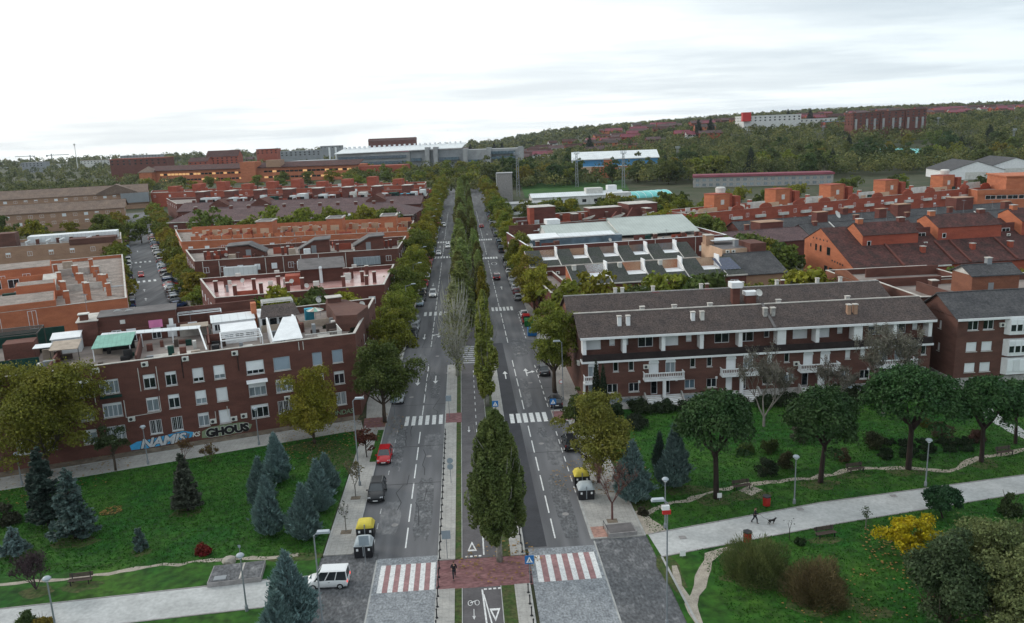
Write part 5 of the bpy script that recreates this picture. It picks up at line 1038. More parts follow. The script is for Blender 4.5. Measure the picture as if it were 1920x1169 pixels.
# brown jumble
b = row('apartment_block', 'maroon brick block with stepped towers and walled terraces', (17.0, 266.0), (72.0, 277.0), (67.0, 300.0), (17.6, 291.0), 9.2, 'brick_maroon', 'bitumen', (6.2, 3.2), 10, 5)
for u0, u1, v0, v1, z, m in ((6.2, 7.8, 4, 7, 14.4, 'brick_red'), (8.0, 16.0, 6, 14, 14.2, 'brick_maroon'), (30, 42, 10, 16, 12.2, 'brick_maroon'), (44, 55, 8, 18, 13.0, 'brick_maroon'), (16, 30, 12, 13, 11, 'brick_red'), (22, 24, 5, 8, 11.2, 'brick_dark'), (48, 50, 2, 6, 11.8, 'brick_dark')): b.box('roof_room', u0, u1, v0, v1, 8.2, z, m); b.box('roof_room_cap', u0 - 0.15, u1 + 0.15, v0 - 0.15, v1 + 0.15, z, z + 0.12, 'coping')
for u, h in ((34, 0), (40, 1)): b.part('gable_wall', MB().extrude_y([(u, 8.2), (u + 6, 8.2), (u + 3, 11.5 + h)], 2, 3), 'brick_maroon')
for u in (2, 19, 27, 36, 46, 52): b.chimney(u, 9, 8.2, 0.8, 0.8, 2.6, 'brick_dark')
for u in (24, 35, 46): b.slope('pale_parapet', [(u, 1.0, 9.6), (u + 3, 1.0, 9.6), (u + 4.6, 1.0, 10.6), (u + 4.6, 1.3, 10.6)], 'coping', 0.3)
clutter(b, 1, 53, 1, 21, 8.2, 50)
# red row with orange towers
RL = Vector((math.cos(math.radians(21)), math.sin(math.radians(21))))
b = row('apartment_block', 'long red brick row with five orange lift towers running to the right', (80.0, 279.0), tuple(Vector((80.0, 279.0)) + RL * 165), tuple(Vector((80.0, 279.0)) + RL * 165 + Vector((-RL.y, RL.x)) * 18), tuple(Vector((80.0, 279.0)) + Vector((-RL.y, RL.x)) * 18), 9.0, 'brick_red', 'gravel_roof', (6.0, 2.8), 22, 4)
for i, u in enumerate((15, 44, 72, 102, 136)):
    b.box('lift_tower', u, u + 7, 6, 12, 8, 14.5, 'brick_orange'); b.box('tower_annex', u + 7.01, u + 10, 8, 12, 8, 14.2, 'brick_red'); b.box('tower_annex', u + 10.6, u + 13, 7, 11, 8, 13.2, 'brick_red'); b.box('tower_cap', u - 0.15, u + 7.15, 5.85, 12.15, 14.5, 14.62, 'brick_red'); b.box('tower_plate', u + 3, u + 4.5, 5.9, 6.0, 10.6, 12.4, 'offwhite')
    if i in (0, 4): b.part('water_tank', MB().lathe([(1.8, 14.7), (1.9, 16.4), (1.4, 16.8)], u + 6, 10, 12), 'offwhite')
    b.box('pale_wall', u + 15.5, u + 24, 6, 6.4, 8, 10.6, 'offwhite'); b.box('pale_wall', u - 9, u - 1, 3, 3.4, 8, 10.2, 'render_cream')
    for j in range(2):
        a = u + 3 + j * 13; pts = [(a + 3 + 3 * math.cos(t), 9.0 + 1.7 * math.sin(t)) for t in np.linspace(0, math.pi, 10)]; b.part('curved_gable', MB().extrude_y(pts, -0.06, 0.24), 'brick_red')
    b.chimney(u + 20, 10, 8, 1.2, 1.2, 3, 'brick_red')
for u in np.arange(18, 160, 11.0): b.box('pale_terrace', u, u + 4.5, -0.9, -0.05, 5.6, 6.6, 'offwhite')
clutter(b, 2, 162, 1, 17, 8, 90, ('brick_red', 'offwhite', 'render_cream'))
# dark roofs with brick boxes behind the big gable
b = Building('house_row', 'wide range of dark grey tiled roofs with brick chimney boxes', 78.0, 226.0, 11.0, cat='terraced houses')
b.part('wall', MB().wall((0, 0), (120, 0), 0, 5.4).wall((120, 0), (120, 30), 0, 5.4).wall((120, 30), (0, 30), 0, 5.4).wall((0, 30), (0, 0), 0, 5.4), 'brick_maroon')
b.gable(0, 26, 0, 14, 5.4, 8.2, 'tile_mauve', 'brick_maroon'); b.gable(26, 120, 0, 15, 5.4, 8.8, 'tile_grey', 'brick_maroon'); b.gable(12, 120, 15, 30, 5.4, 9.0, 'tile_grey', 'brick_maroon')
for i, (u, v, w, z) in enumerate(((16, 13, 8, 9.4), (38, 16, 4, 11), (46, 8, 1.5, 10.4), (58, 12, 3, 11.2), (70, 18, 5, 11.4), (95, 20, 7, 12), (82, 9, 1.5, 10.6), (105, 10, 2.5, 11), (30, 6, 1.2, 9.6), (8, 8, 1.2, 9.8), (64, 7, 1.2, 10.2), (52, 22, 2, 11))): b.box('brick_box', u, u + w, v, v + w * 0.7, 5.8, z, 'brick_maroon'); b.box('box_cap', u - 0.15, u + w + 0.15, v - 0.15, v + w * 0.7 + 0.15, z, z + 0.15, 'brick_tan')
for u in (36, 62, 90): b.slope('ridge_strip', [(u, 1.0, 5.95), (u + 0.4, 1.0, 5.95), (u + 0.4, 7.3, 9.0), (u, 7.3, 9.0)], 'offwhite', 0.1)
b.dish(44, 14, 9.2, 1.3, 0.5)
for u in (22, 50, 78, 100): b.antenna(u, 10, 8.4, 3.2)
# orange gable with dark red roofs
b = Building('terraced_houses', 'orange brick houses with steep dark red roofs and a big side gable', 90.0, 178.5, 4.0, cat='terraced houses')
b.part('front_wall', MB().wall((0, 0), (78, 0), 0, 5.9), 'brick_red'); b.part('back_wall', MB().wall((78, 24), (0, 24), 0, 9.8), 'brick_red')
b.part('big_gable', MB().face([(0, 24, 0), (0, 0, 0), (0, 0, 5.7), (0, 16, 13.3), (0, 24, 9.7)]), 'brick_orange'); b.part('big_gable', MB().face([(78, 0, 0), (78, 24, 0), (78, 24, 9.7), (78, 16, 13.3), (78, 0, 5.7)]), 'brick_orange')
b.slope('roof', [(-0.1, -0.6, 5.45), (78, -0.6, 5.45), (78, 16, 13.35), (-0.1, 16, 13.35)], 'tile_red', 0.18); b.slope('roof', [(-0.1, 16, 13.35), (78, 16, 13.35), (78, 24.5, 9.55), (-0.1, 24.5, 9.55)], 'tile_red', 0.18)
for v, z, w, h in ((17.5, 7.6, 0.9, 1.7), (15.2, 7.6, 0.9, 1.6), (11.0, 7.2, 1.6, 2.0), (20.4, 8.2, 0.5, 0.9), (12.0, 2.6, 1.5, 1.9), (9.6, 2.4, 1.5, 1.9)): b.window((0, 24), (0, 0), 24 - v - w, z, w, h, cols=1, sill=False, inset=-0.02, frame='frame_dark')
for i in range(5): b.box('vent_slot', -0.06, 0, 5.0 + i * 1.2 - 0.2, 5.3 + i * 1.2, 5.6 + i * 0.1, 6.0 + i * 0.1, 'dark_grille_and_shade'); b.box('vent_slot', -0.06, 0, 12.5 + i * 1.7, 12.9 + i * 1.7, 10.4 + i * 0.02, 10.8 + i * 0.02, 'dark_grille_and_shade')
for u, w, v0, v1, z in ((6.5, 14.5, 8.0, 15, 13.2), (26.5, 17.0, 8.5, 17, 14.0), (49.0, 17.0, 8.5, 17, 14.4)):
    vm = (v0 + v1) / 2 + 1
    b.part('dormer_block', MB().mat('brick_orange').face([(u, v1, 6), (u, v0, 6), (u, v0, z - 1.0), (u, vm, z + 1.5), (u, v1, z)]).mat('brick_red').face([(u, v0, 6), (u + w, v0, 6), (u + w, v0, z - 1.0), (u, v0, z - 1.0)]).mat('brick_orange').face([(u + w, v0, 6), (u + w, v1, 6), (u + w, v1, z), (u + w, vm, z + 1.5), (u + w, v0, z - 1.0)]).face([(u + w, v1, 6), (u, v1, 6), (u, v1, z), (u + w, v1, z)]))
    b.slope('dormer_roof', [(u - 0.1, v0 - 0.2, z - 1.1), (u + w + 0.1, v0 - 0.2, z - 1.1), (u + w + 0.1, vm, z + 1.5), (u - 0.1, vm, z + 1.5)], 'tile_red'); b.slope('dormer_roof', [(u - 0.1, vm, z + 1.5), (u + w + 0.1, vm, z + 1.5), (u + w + 0.1, v1 + 0.2, z), (u - 0.1, v1 + 0.2, z)], 'tile_red')
    b.chimney(u + 1.5, vm, z + 0.9, 1.4, 1.2, 1.6, 'brick_orange'); b.chimney(u + w - 2, vm, z + 0.9, 1.6, 1.2, 1.4, 'brick_maroon')
    b.window((u, v0), (u + w, v0), 1.2, z - 3.6, 1.0, 1.2, cols=1, sill=False, inset=-0.03); b.aircon((u, v0), (u + w, v0), w + 1.5, z - 4.0); b.antenna(u + w * 0.6, vm, z + 1.4, 3.5)
for u in (23.2, 46.0): b.box('recess_wall', u - 1.6, u + 2.6, 10.5, 10.8, 8, 13.0, 'brick_maroon'); b.window((u - 1.6, 10.45), (u + 2.6, 10.45), 0.8, 10.2, 2.2, 1.5, sill=False, inset=-0.02)
for u in (12, 25, 29, 41, 55, 66): b.slope('party_parapet', [(u, -0.5, 5.75), (u + 0.45, -0.5, 5.75), (u + 0.45, 7.8, 9.7), (u, 7.8, 9.7)], 'brick_maroon', 0.35)
for u in (20, 33, 43, 58): b.chimney(u, 4.5, 7.6, 1.0, 1.0, 1.7, 'brick_red')
b.box('pale_eave', 10, 24, -0.9, -0.6, 5.2, 5.5, 'offwhite'); b.box('pale_eave', 46, 62, -0.9, -0.6, 5.2, 5.5, 'offwhite')
# orange office
b = row('office_block', 'orange brick office with continuous strip windows at right edge', (212.0, 320.0), (275.0, 305.0), (282.0, 335.0), (219.0, 350.0), 9.0, 'brick_orange', 'gravel_roof', (), 0, 0)
for i in range(14): b.window((0, -0.05), (63, -0.05), 3 + i * 4.2, 5.2, 3.9, 1.6, cols=2, sill=False, inset=0.02)
b.box('upper_storey', 12, 60, 4, 24, 8, 13.8, 'brick_orange'); b.box('upper_roof', 11.5, 60.5, 3.5, 24.5, 13.8, 14.3, 'brick_orange'); b.box('brick_band', -0.3, 63, -0.35, -0.05, 7.2, 9.1, 'brick_orange'); b.box('round_stair', 28, 36, 1, 5, 8, 11.5, 'brick_orange')
# ------------------------------------------------------------------ distant buildings and masts
def strips(b, p0, p1, n, z, w, h, mat='glass', frame='frame', m=1.5):
    L = (Vector(p1) - Vector(p0)).length; d = (Vector(p1) - Vector(p0)).normalized(); inn = Vector((-d.y, d.x)); rz = math.atan2(d.y, d.x)
    for a in spread(L, n, w, m):
        p = Vector(p0) + d * a - inn * 0.03; link('window', panel_mesh(w, h, mat, 0.03), b.root, (p.x, p.y, z), rz)
def simple(name, label, x, y, ang, w, d, h, wall, roof, kind='flat', rise=4.0, rows=(), nwin=8, cat='building', z=None, group=None, glass='glass', ridge=0.5, wh=1.6, ww=2.2):
    z = terrain(x, y) - 0.1 if z is None else z
    b = Building(name, label, x, y, ang, z, cat, group); b.part('wall', MB().wall((0, 0), (w, 0), -3, h).wall((w, 0), (w, d), -3, h).wall((w, d), (0, d), -3, h).wall((0, d), (0, 0), -3, h), wall)
    if kind == 'flat': b.part('roof', MB().box(-0.3, w + 0.3, -0.3, d + 0.3, h, h + 0.5), roof)
    elif kind == 'gable': b.gable(0, w, 0, d, h, h + rise, roof, wall, over=0.5, ridge=ridge)
    elif kind == 'gable_end':
        b.part('gable_front', MB().extrude_y([(0, h), (w, h), (w/2, h + rise)], 0, d), wall); b.slope('roof', [(-0.5, -0.4, h - 0.2), (w/2, -0.4, h + rise + 0.05), (w/2, d + 0.4, h + rise + 0.05), (-0.5, d + 0.4, h - 0.2)], roof, 0.2); b.slope('roof', [(w/2, -0.4, h + rise + 0.05), (w + 0.5, -0.4, h - 0.2), (w + 0.5, d + 0.4, h - 0.2), (w/2, d + 0.4, h + rise + 0.05)], roof, 0.2)
    for zz in rows:
        strips(b, (0, 0), (w, 0), nwin, zz, ww, wh, glass); strips(b, (0, d), (0, 0), max(2, int(nwin * d / w)), zz, ww, wh, glass)
    return b
# school with maroon roof
A, Bq = Vector(at(1300, 352)), Vector(at(1562, 346)); ang = math.degrees(math.atan2(Bq.y - A.y, Bq.x - A.x))
b = simple('school', 'long two storey school with maroon roof before the wood', A.x, A.y, ang, (Bq - A).length, 16, 7.2, 'plinth', 'roof_maroon', rows=(3.8, 0.8), nwin=20, cat='school', glass='glass_net'); b.slope('roof_edge', [(-0.6, -0.8, 6.4), (86, -0.8, 6.4), (86, -0.4, 7.7), (-0.6, -0.4, 7.7)], 'roof_maroon', 0.1)
# sports hall
A, Bq = Vector(at(1066, 333)), Vector(at(1218, 330)); A = Vector((92, 660)); b = simple('sports_hall', 'sports hall with white roof and blue upper cladding over brick', A.x, A.y, -8, 68, 40, 9.0, 'brick_orange', 'metal_white', rows=(), cat='sports hall', z=0)
b.part('upper_cladding', MB().box(0.2, 67.8, 0.4, 39.6, 9.5, 15.0), 'blue_cladding'); b.part('white_gable', MB().extrude_y([(-2.0, 9.5), (0.1, 9.5), (0.1, 17), (-2.0, 14)], 0, 40), 'white'); b.slope('hall_roof', [(-2.2, -1.0, 14.6), (69, -1.0, 14.6), (69, 24, 20), (-2.2, 24, 20)], 'metal_white', 0.6); b.slope('hall_roof', [(-2.2, 24, 20), (69, 24, 20), (69, 41, 16), (-2.2, 41, 16)], 'metal_white', 0.6); b.box('brick_tower', 24, 31, -0.5, 2, 6, 15.5, 'brick_orange'); strips(b, (34, 0), (56, 0), 6, 5.5, 3.0, 2.6, 'glass_net'); strips(b, (34, 0), (56, 0), 3, 1.5, 3.0, 2.0, 'glass_net'); b.box('cream_wall', -1, 14, -0.4, -0.05, 4, 9, 'render_cream')
b = simple('changing_rooms', 'low white changing rooms with ribbed pale roof by the pool', 37, 430, 2, 50, 15, 4.6, 'stucco', 'metal_white', 'gable', 1.6, (1.2,), 8, 'building', 0)
b.box('roof_box', 30, 39, 3, 10, 5.2, 8.2, 'offwhite'); b.box('roof_box', 42, 47, 4, 9, 5.2, 9.2, 'white'); b.box('front_wing', 40, 52, -8, 0, 0, 6, 'stucco')
b = simple('pavilion', 'small pale grey pavilion beside the avenue trees', 18, 392, 3, 22, 12, 4.8, 'stucco', 'concrete', 'flat', 0, (1.4,), 5, 'building', 0)
b = Building('pool_cover', 'turquoise curved pool enclosure beside the white changing rooms', 88, 452, 14, 0, 'pool enclosure')
pts = [(8 - 9 * math.cos(t), 3.2 * math.sin(t)) for t in np.linspace(0, math.pi, 12)]; b.part('shell', MB().extrude_x(pts, 0, 34), 'turquoise')
for i in range(9): b.part('rib', MB().extrude_x([(8 - 9.1 * math.cos(t), 3.3 * math.sin(t)) for t in np.linspace(0, math.pi, 12)], i * 4.2, i * 4.2 + 0.2), 'white')
b = Building('ball_court_wall', 'tall windowless grey brown ball court wall behind the avenue trees', 20.0, 470, -4, 0, 'wall'); b.box('wall', 0, 9.0, 0, 10, 0, 16.0, 'slab'); b.box('pale_edge', -0.3, 0.05, -0.2, 10, 0, 16.2, 'offwhite'); b.box('cap', -0.3, 9.3, -0.3, 10.3, 16.2, 16.5, 'concrete')
for i, (px, py, w) in enumerate(((1778, 338, 32), (1850, 330, 34))):
    x, y = at(px, py); b = simple('warehouse', ('white warehouse with low gable front, left of the pair', 'white warehouse with low gable front, right of the pair')[i], x, y, -12, w, 40, 5.5, 'white', 'tile_grey', 'gable_end', 5.5, cat='warehouse', group='white gabled warehouses'); b.box('shutter_door', w*0.3, w*0.7, -0.06, 0, 0, 4.5, 'offwhite')
# floodlight masts
def mast(px, py, ty, label, lamps=8):
    x, y = at(px, py); z = terrain(x, y); _, top = at_depth(px, ty, y); h = max(16, top - z); b = Building('floodlight_mast', label, x, y, 0, z, 'floodlight', 'floodlight masts'); mb = MB(); r = 0.9
    for sx in (-r, r):
        for sy in (-r, r): mb.tube([(sx, sy, 0), (sx * 0.5, sy * 0.5, h - 1)], 0.14, 4)
    n = int(h / 2)
    for i in range(n):
        k0, k1 = 1 - 0.5 * i / n, 1 - 0.5 * (i + 1) / n; z0, z1 = h * i / n, h * (i + 1) / n * 0.98; s = 1 if i % 2 else -1
        for sy in (-r, r): mb.tube([(-s * r * k0, sy * k0, z0), (s * r * k1, sy * k1, z1)], 0.07, 4)
    b.part('lattice', mb, 'pole'); b.box('platform', -1.8, 1.8, -0.8, 0.8, h - 1.2, h - 1.0, 'pole')
    for i in range(lamps): a = -1.6 + 3.2 * (i % 4) / 3; b.box('lamp', a - 0.3, a + 0.3, -1.1, -0.7, h - 0.8 + (i // 4) * 0.9, h - 0.2 + (i // 4) * 0.9, 'lamp_head')
for px, py, ty, lab in ((972, 369, 287, 'lattice floodlight mast beside the tall grey court wall'), (1082, 352, 286, 'floodlight mast left of the brick part of the sports hall'), (1169, 354, 285, 'floodlight mast in front of the sports hall right end'), (1270, 330, 276, 'floodlight mast among the dark trees right of the sports hall'), (1541, 292, 240, 'floodlight mast by the blue roofed pavilion'), (1729, 280, 233, 'left one of two close floodlight masts above the court'), (1755, 280, 233, 'right one of two close floodlight masts above the court'), (1897, 292, 243, 'floodlight mast nearest the right edge')): mast(px, py, ty, lab)
# blue roofed pavilion in the wood
x, y = at(1545, 282); b = simple('pavilion', 'pavilion with bright blue roof among the trees', x, y, -8, 34, 20, 7, 'brick_red', 'blue_cladding', 'flat', 0, (2,), 6, z=terrain(x, y))
x, y = at(1382, 275); b = simple('pavilion', 'round cornered stone house with grey hipped roof in the wood', x, y, -6, 40, 24, 8, 'brick_tan', 'tile_grey', 'gable', 4, (3,), 8, z=terrain(x, y) + 3)
# long grey office and lit school
b = Building('office_complex', 'long grey office complex with glazed bands and pale roof on the skyline', -210, 1010, -9, 0, 'office building')
for k, (u0, u1, z0, z1, m) in enumerate(((0, 70, 0, 14, 'panel_grey'), (60, 150, 0, 20, 'concrete'), (150, 215, 0, 21, 'panel_grey'), (215, 285, 0, 20, 'concrete'))): b.box('wing', u0, u1, k * 2, 40 + k, z0, z1, m)
for u0, u1, z0 in ((62, 148, 7), (62, 148, 13.5), (152, 166, 9), (186, 212, 9), (218, 240, 5), (246, 280, 8), (246, 280, 14)):
    n = int((u1 - u0) / 4); [b.box('window', u0 + i * 4, u0 + i * 4 + 3.8, -0.2, 8.5, z0, z0 + 3.4, 'glass_blue') for i in range(n)]
b.slope('pale_roof', [(58, -3, 20.5), (214, 2, 22.5), (214, 40, 28), (58, 40, 25.5)], 'metal_white', 0.6)
for u in (170, 180, 216, 244, 282): b.box('service_tower', u, u + 5, -4, 8, 0, 22 if u > 190 else 25, 'concrete')
for u in (48, 56): b.part('flue', MB().tube([(u, 12, 14), (u, 12, 29)], 1.1, 8), 'metal_white')
for i in range(24): b.box('roof_rib', 60 + i * 6.4, 60.5 + i * 6.4, 30, 40, 26 + i * 0.1, 28.2 + i * 0.1, 'white')
b = Building('school', 'broad orange brick school with a band of warmly lit windows', -320, 850, -13, 0, 'school')
b.box('wing', 0, 105, 0, 30, 0, 14, 'brick_orange'); b.slope('roof', [(-1, -2, 13.6), (106, -2, 13.6), (106, 16, 18), (-1, 16, 18)], 'tile_red', 0.5); b.slope('roof', [(-1, 16, 18), (106, 16, 18), (106, 31, 13.6), (-1, 31, 13.6)], 'tile_red', 0.5)
b.box('wing', 118, 225, 2, 30, 0, 14, 'brick_orange'); b.slope('roof', [(117, 0, 13.6), (226, 0, 13.6), (226, 17, 18), (117, 17, 18)], 'tile_red', 0.5); b.box('wing', 225, 270, 4, 26, 0, 12, 'brick_red'); b.box('tower', 104, 120, -4, 10, 0, 20, 'brick_orange'); b.box('tower', 130, 145, 0, 10, 14, 21, 'brick_tan')
b.part('pyramid_roof', MB().face([(-6, -8, 13), (10, -8, 13), (2, 0, 19)]).face([(10, -8, 13), (10, 8, 13), (2, 0, 19)]).face([(-6, 8, 13), (-6, -8, 13), (2, 0, 19)]), 'tile_tan'); b.box('corner_tower', -5, 9, -7, 7, 0, 13, 'brick_orange')
for i in range(22): b.box('window', 14 + i * 4.1, 17.4 + i * 4.1, -0.1, 0, 9.0, 10.8, 'lit_window' if rng.random() < 0.65 else 'glass'); b.box('window', 14 + i * 4.1, 17.4 + i * 4.1, -0.1, 0, 3.5, 5.2, 'lit_window' if rng.random() < 0.25 else 'glass')
for i in range(20): b.box('window', 126 + i * 4.6, 130 + i * 4.6, 1.9, 2, 9.0, 10.8, 'lit_window' if rng.random() < 0.3 else 'glass'); b.box('window', 126 + i * 4.6, 130 + i * 4.6, 1.9, 2, 3.5, 5.2, 'lit_window' if rng.random() < 0.35 else 'glass')
# skyline left
def px_building(px0, px1, pyt, dist, wall, roof, name, label, kind='flat', rows=1, cat='building', group=None, depth=25, ang=0.0, rise=5.0):
    x0, zt = at_depth(px0, pyt, dist); x1, _ = at_depth(px1, pyt, dist); z = terrain(x0, dist); h = max(6.0, zt - z - (rise if kind != 'flat' else 0)); w = x1 - x0
    return simple(name, label, x0, dist, ang, w, depth, h, wall, roof, kind, rise, tuple(np.linspace(h - 3.2 * rows, h - 3.0, rows)) if rows else (), max(3, int(w / 6)), cat, z, group)
px_building(205, 312, 300, 950, 'brick_maroon', 'brick_red', 'apartment_block', 'wide dark red brick block on the left skyline', rows=2); px_building(385, 445, 284, 1150, 'brick_red', 'tile_red', 'apartment_block', 'tall dark red gabled block on the skyline', 'gable', 3, rise=8); px_building(352, 388, 297, 1120, 'brick_red', 'tile_red', 'apartment_block', 'stepped red wing beside the tall gabled block', 'gable', 2)
px_building(480, 520, 281, 1300, 'brick_red', 'tile_red', 'apartment_block', 'small red block left of the grey office', 'flat', 2); px_building(225, 300, 293, 1800, 'panel_grey', 'concrete', 'apartment_block', 'hazy grey block above the wide red one', 'flat', 3); px_building(690, 780, 261, 1700, 'brick_maroon', 'tile_red', 'apartment_block', 'distant dark red roofs above the pale office roof', 'gable', 0); px_building(600, 640, 275, 1500, 'panel_grey', 'concrete', 'building', 'grey roof building with vents behind the office', 'flat', 1)
px_building(525, 600, 285, 1250, 'panel_grey', 'panel_grey', 'building', 'grey stepped office wing left of the pale roof', 'flat', 2)
fr = random.Random(5)
for i in range(9): px_building(-40 + i * 17, -26 + i * 17, fr.uniform(306, 313), 1900 + fr.uniform(-150, 350), fr.choice(['stucco', 'panel_grey', 'offwhite']), 'concrete', 'office_block', f'{ordinal(i)} pale hazy office block from the left on the far horizon', 'flat', 3, 'office building', 'pale office blocks on the far left horizon')
px_building(40, 80, 306, 1500, 'panel_grey', 'concrete', 'office_block', 'grey glazed office with white columns on the far left skyline', 'flat', 2); px_building(150, 205, 302, 1700, 'offwhite', 'tile_tan', 'apartment_block', 'long pale block left of the wide red one', 'flat', 2)
def crane(px, py, dist, label, jib):
    x, zt = at_depth(px, py, dist); b = Building('tower_crane', label, x, dist, 0.3, 0, 'crane', 'tower cranes on the horizon'); b.part('mast', MB().box(-1, 1, -1, 1, -20, zt), 'pole'); b.part('jib', MB().box(-jib * 0.3, jib, -0.8, 0.8, zt - 4, zt - 2.4), 'pole'); b.part('counterweight', MB().box(-jib * 0.3, -jib * 0.22, -1.2, 1.2, zt - 7, zt - 4), 'concrete')
crane(56, 291, 2300, 'left tower crane on the hazy horizon', -40); crane(96, 289, 2200, 'right tower crane on the hazy horizon', 45)
x, zt = at_depth(139, 270, 1500); b = Building('mast', 'thin tall telecom mast on the left skyline', x, 1500, 0, 0, 'mast'); b.part('pole', MB().tube([(0, 0, 0), (0, 0, zt)], [1.0, 0.45], 6), 'offwhite'); b.part('head', MB().lathe([(1.6, zt - 3), (1.6, zt)], 0, 0, 8), 'offwhite')
# hillside on the right
px_building(1395, 1500, 219, 1050, 'stucco', 'white', 'shopping_centre', 'white and grey shopping centre on the hill', 'flat', 2, ang=-3, depth=40); x, zt = at_depth(1393, 212, 1046); simple('sign_tower', 'small bright red tower on the white shopping centre', x, 1046, 0, 11, 6, 8, 'sign_red', 'sign_red', cat='tower', z=zt - 8); px_building(1500, 1570, 224, 1080, 'offwhite', 'concrete', 'building', 'long low pale building right of the shopping centre', 'flat', 1)
for k, (a, c, t, lab) in enumerate(((1600, 1650, 213, 'left brick apartment block with white bays on the hill'), (1652, 1697, 209, 'middle brick apartment block with white bays on the hill'), (1699, 1738, 206, 'right brick apartment block with white bays on the hill'))):
    b = px_building(a, c, t, 900, 'brick_maroon', 'tile_brown', 'apartment_block', lab, 'flat', 4, 'apartment block', 'brick apartment blocks on the hill', depth=20)
    w = (c - a) / 1500 * 900; [b.box('white_bay', w * q, w * q + 2.2, -1.2, 0, 10, 22, 'concrete') for q in (0.08, 0.5, 0.8)]
hr = random.Random(9)
def hill_houses(n, px0, px1, d0, d1, lab, grp):
    for i, px in enumerate(sorted(hr.uniform(px0, px1) for _ in range(n))):
        d = hr.uniform(d0, d1); x, _ = at_depth(px, 250, d); z = terrain(x, d); w = hr.uniform(14, 34); h = hr.uniform(7.5, 10.5)
        simple('house_row' if w > 24 else 'house', f'{ordinal(i)} {lab}, from the left', x, d, hr.uniform(-14, 12), w, hr.uniform(9, 13), h, hr.choice(['brick_red', 'brick_maroon', 'brick_orange', 'brick_red', 'stucco']), hr.choice(['tile_red', 'tile_brown', 'tile_mauve', 'roof_maroon']), 'gable', hr.uniform(2.5, 4.0), (h - 2.4,), 5, 'house', z, grp)
hill_houses(52, 950, 1340, 980, 1400, 'red roofed house on the hill above the sports hall', 'houses on the hill above the sports hall'); hill_houses(64, 1560, 1990, 1300, 1900, 'red roofed house on the far right ridge', 'houses on the far right ridge'); hill_houses(30, 1120, 1560, 1350, 1800, 'red roofed house on the ridge by the shopping centre', 'houses on the middle ridge'); hill_houses(16, 560, 900, 1450, 2000, 'distant low red house behind the pale office roof', 'distant low red houses')
hill_houses(14, 150, 620, 1200, 1700, 'distant brick house among trees on the left skyline', 'distant brick houses on the left')
# ------------------------------------------------------------------ trees and shrubs
def unit(v): return v / np.maximum(1e-9, np.linalg.norm(v, axis=-1, keepdims=True))
def leaves(c, nrm, size, aspect=1.4, jitter=0.8, r=None, k=4, droop=None):
    """cards at centres c, facing roughly nrm"""
    r = r or nrng; n = len(c); d = unit(unit(nrm) + jitter * r.normal(size=(n, 3)))
    a = unit(np.cross(d, r.normal(size=(n, 3)))) if droop is None else unit(np.cross(d, droop))
    b = np.cross(d, a); s = (size * r.uniform(0.6, 1.35, n))[:, None]
    if droop is not None: a, b = b, a
    if k == 4: V = np.stack([c - a*s*aspect/2, c + b*s*0.42, c + a*s*aspect/2, c - b*s*0.42], 1)
    else: V = np.stack([c - b*s*0.3, c + b*s*0.3, c + a*s*aspect], 1)
    return V.reshape(-1, 3)
def sphere_pts(n, r): return unit(r.normal(size=(n, 3)))
def clumps(centres, radii, per, size, r, aspect=1.4, jitter=0.8, flat=1.0, fill=0.35):
    out = []
    for c, q in zip(centres, radii):
        m = max(6, int(per * (q / np.mean(radii)) ** 2)); d = sphere_pts(m, r); d[:, 2] = np.where(d[:, 2] < -0.35, -d[:, 2], d[:, 2]); rad = q * (1 - fill * r.random(m) ** 2) * np.where(r.random(m) < 0.28, 1 + 0.55 * r.random(m), 1.0)
        p = c + d * rad[:, None] * np.array([1, 1, flat]); out.append(leaves(p, d, size, aspect, jitter, r))
    return np.concatenate(out)
def limb(mb, p, d, L, r, depth, R, spread_=0.6, n=5, up=0.25, minr=0.012, kids=3):
    d = Vector(d).normalized(); pts = [Vector(p)]; rad = [r]
    for i in range(3):
        d = (d + Vector((R.uniform(-.16, .16), R.uniform(-.16, .16), R.uniform(-.05, .16)))).normalized(); pts.append(pts[-1] + d * L / 3); rad.append(r * (1 - 0.2 * (i + 1)))
    mb.tube(pts, rad, n, cap=False)
    if depth <= 0: return
    for k in range(kids):
        t = R.uniform(0.45, 1.0); i = min(2, int(t * 3)); q = pts[i].lerp(pts[i+1], t * 3 - i); a = R.uniform(0, 6.283)
        nd = (d + spread_ * Vector((math.cos(a), math.sin(a), R.uniform(-0.2, 0.5))) + Vector((0, 0, up))).normalized()
        limb(mb, q, nd, L * R.uniform(0.55, 0.8), max(minr, r * 0.5), depth - 1, R, spread_, max(3, n - 1), up, minr, kids)
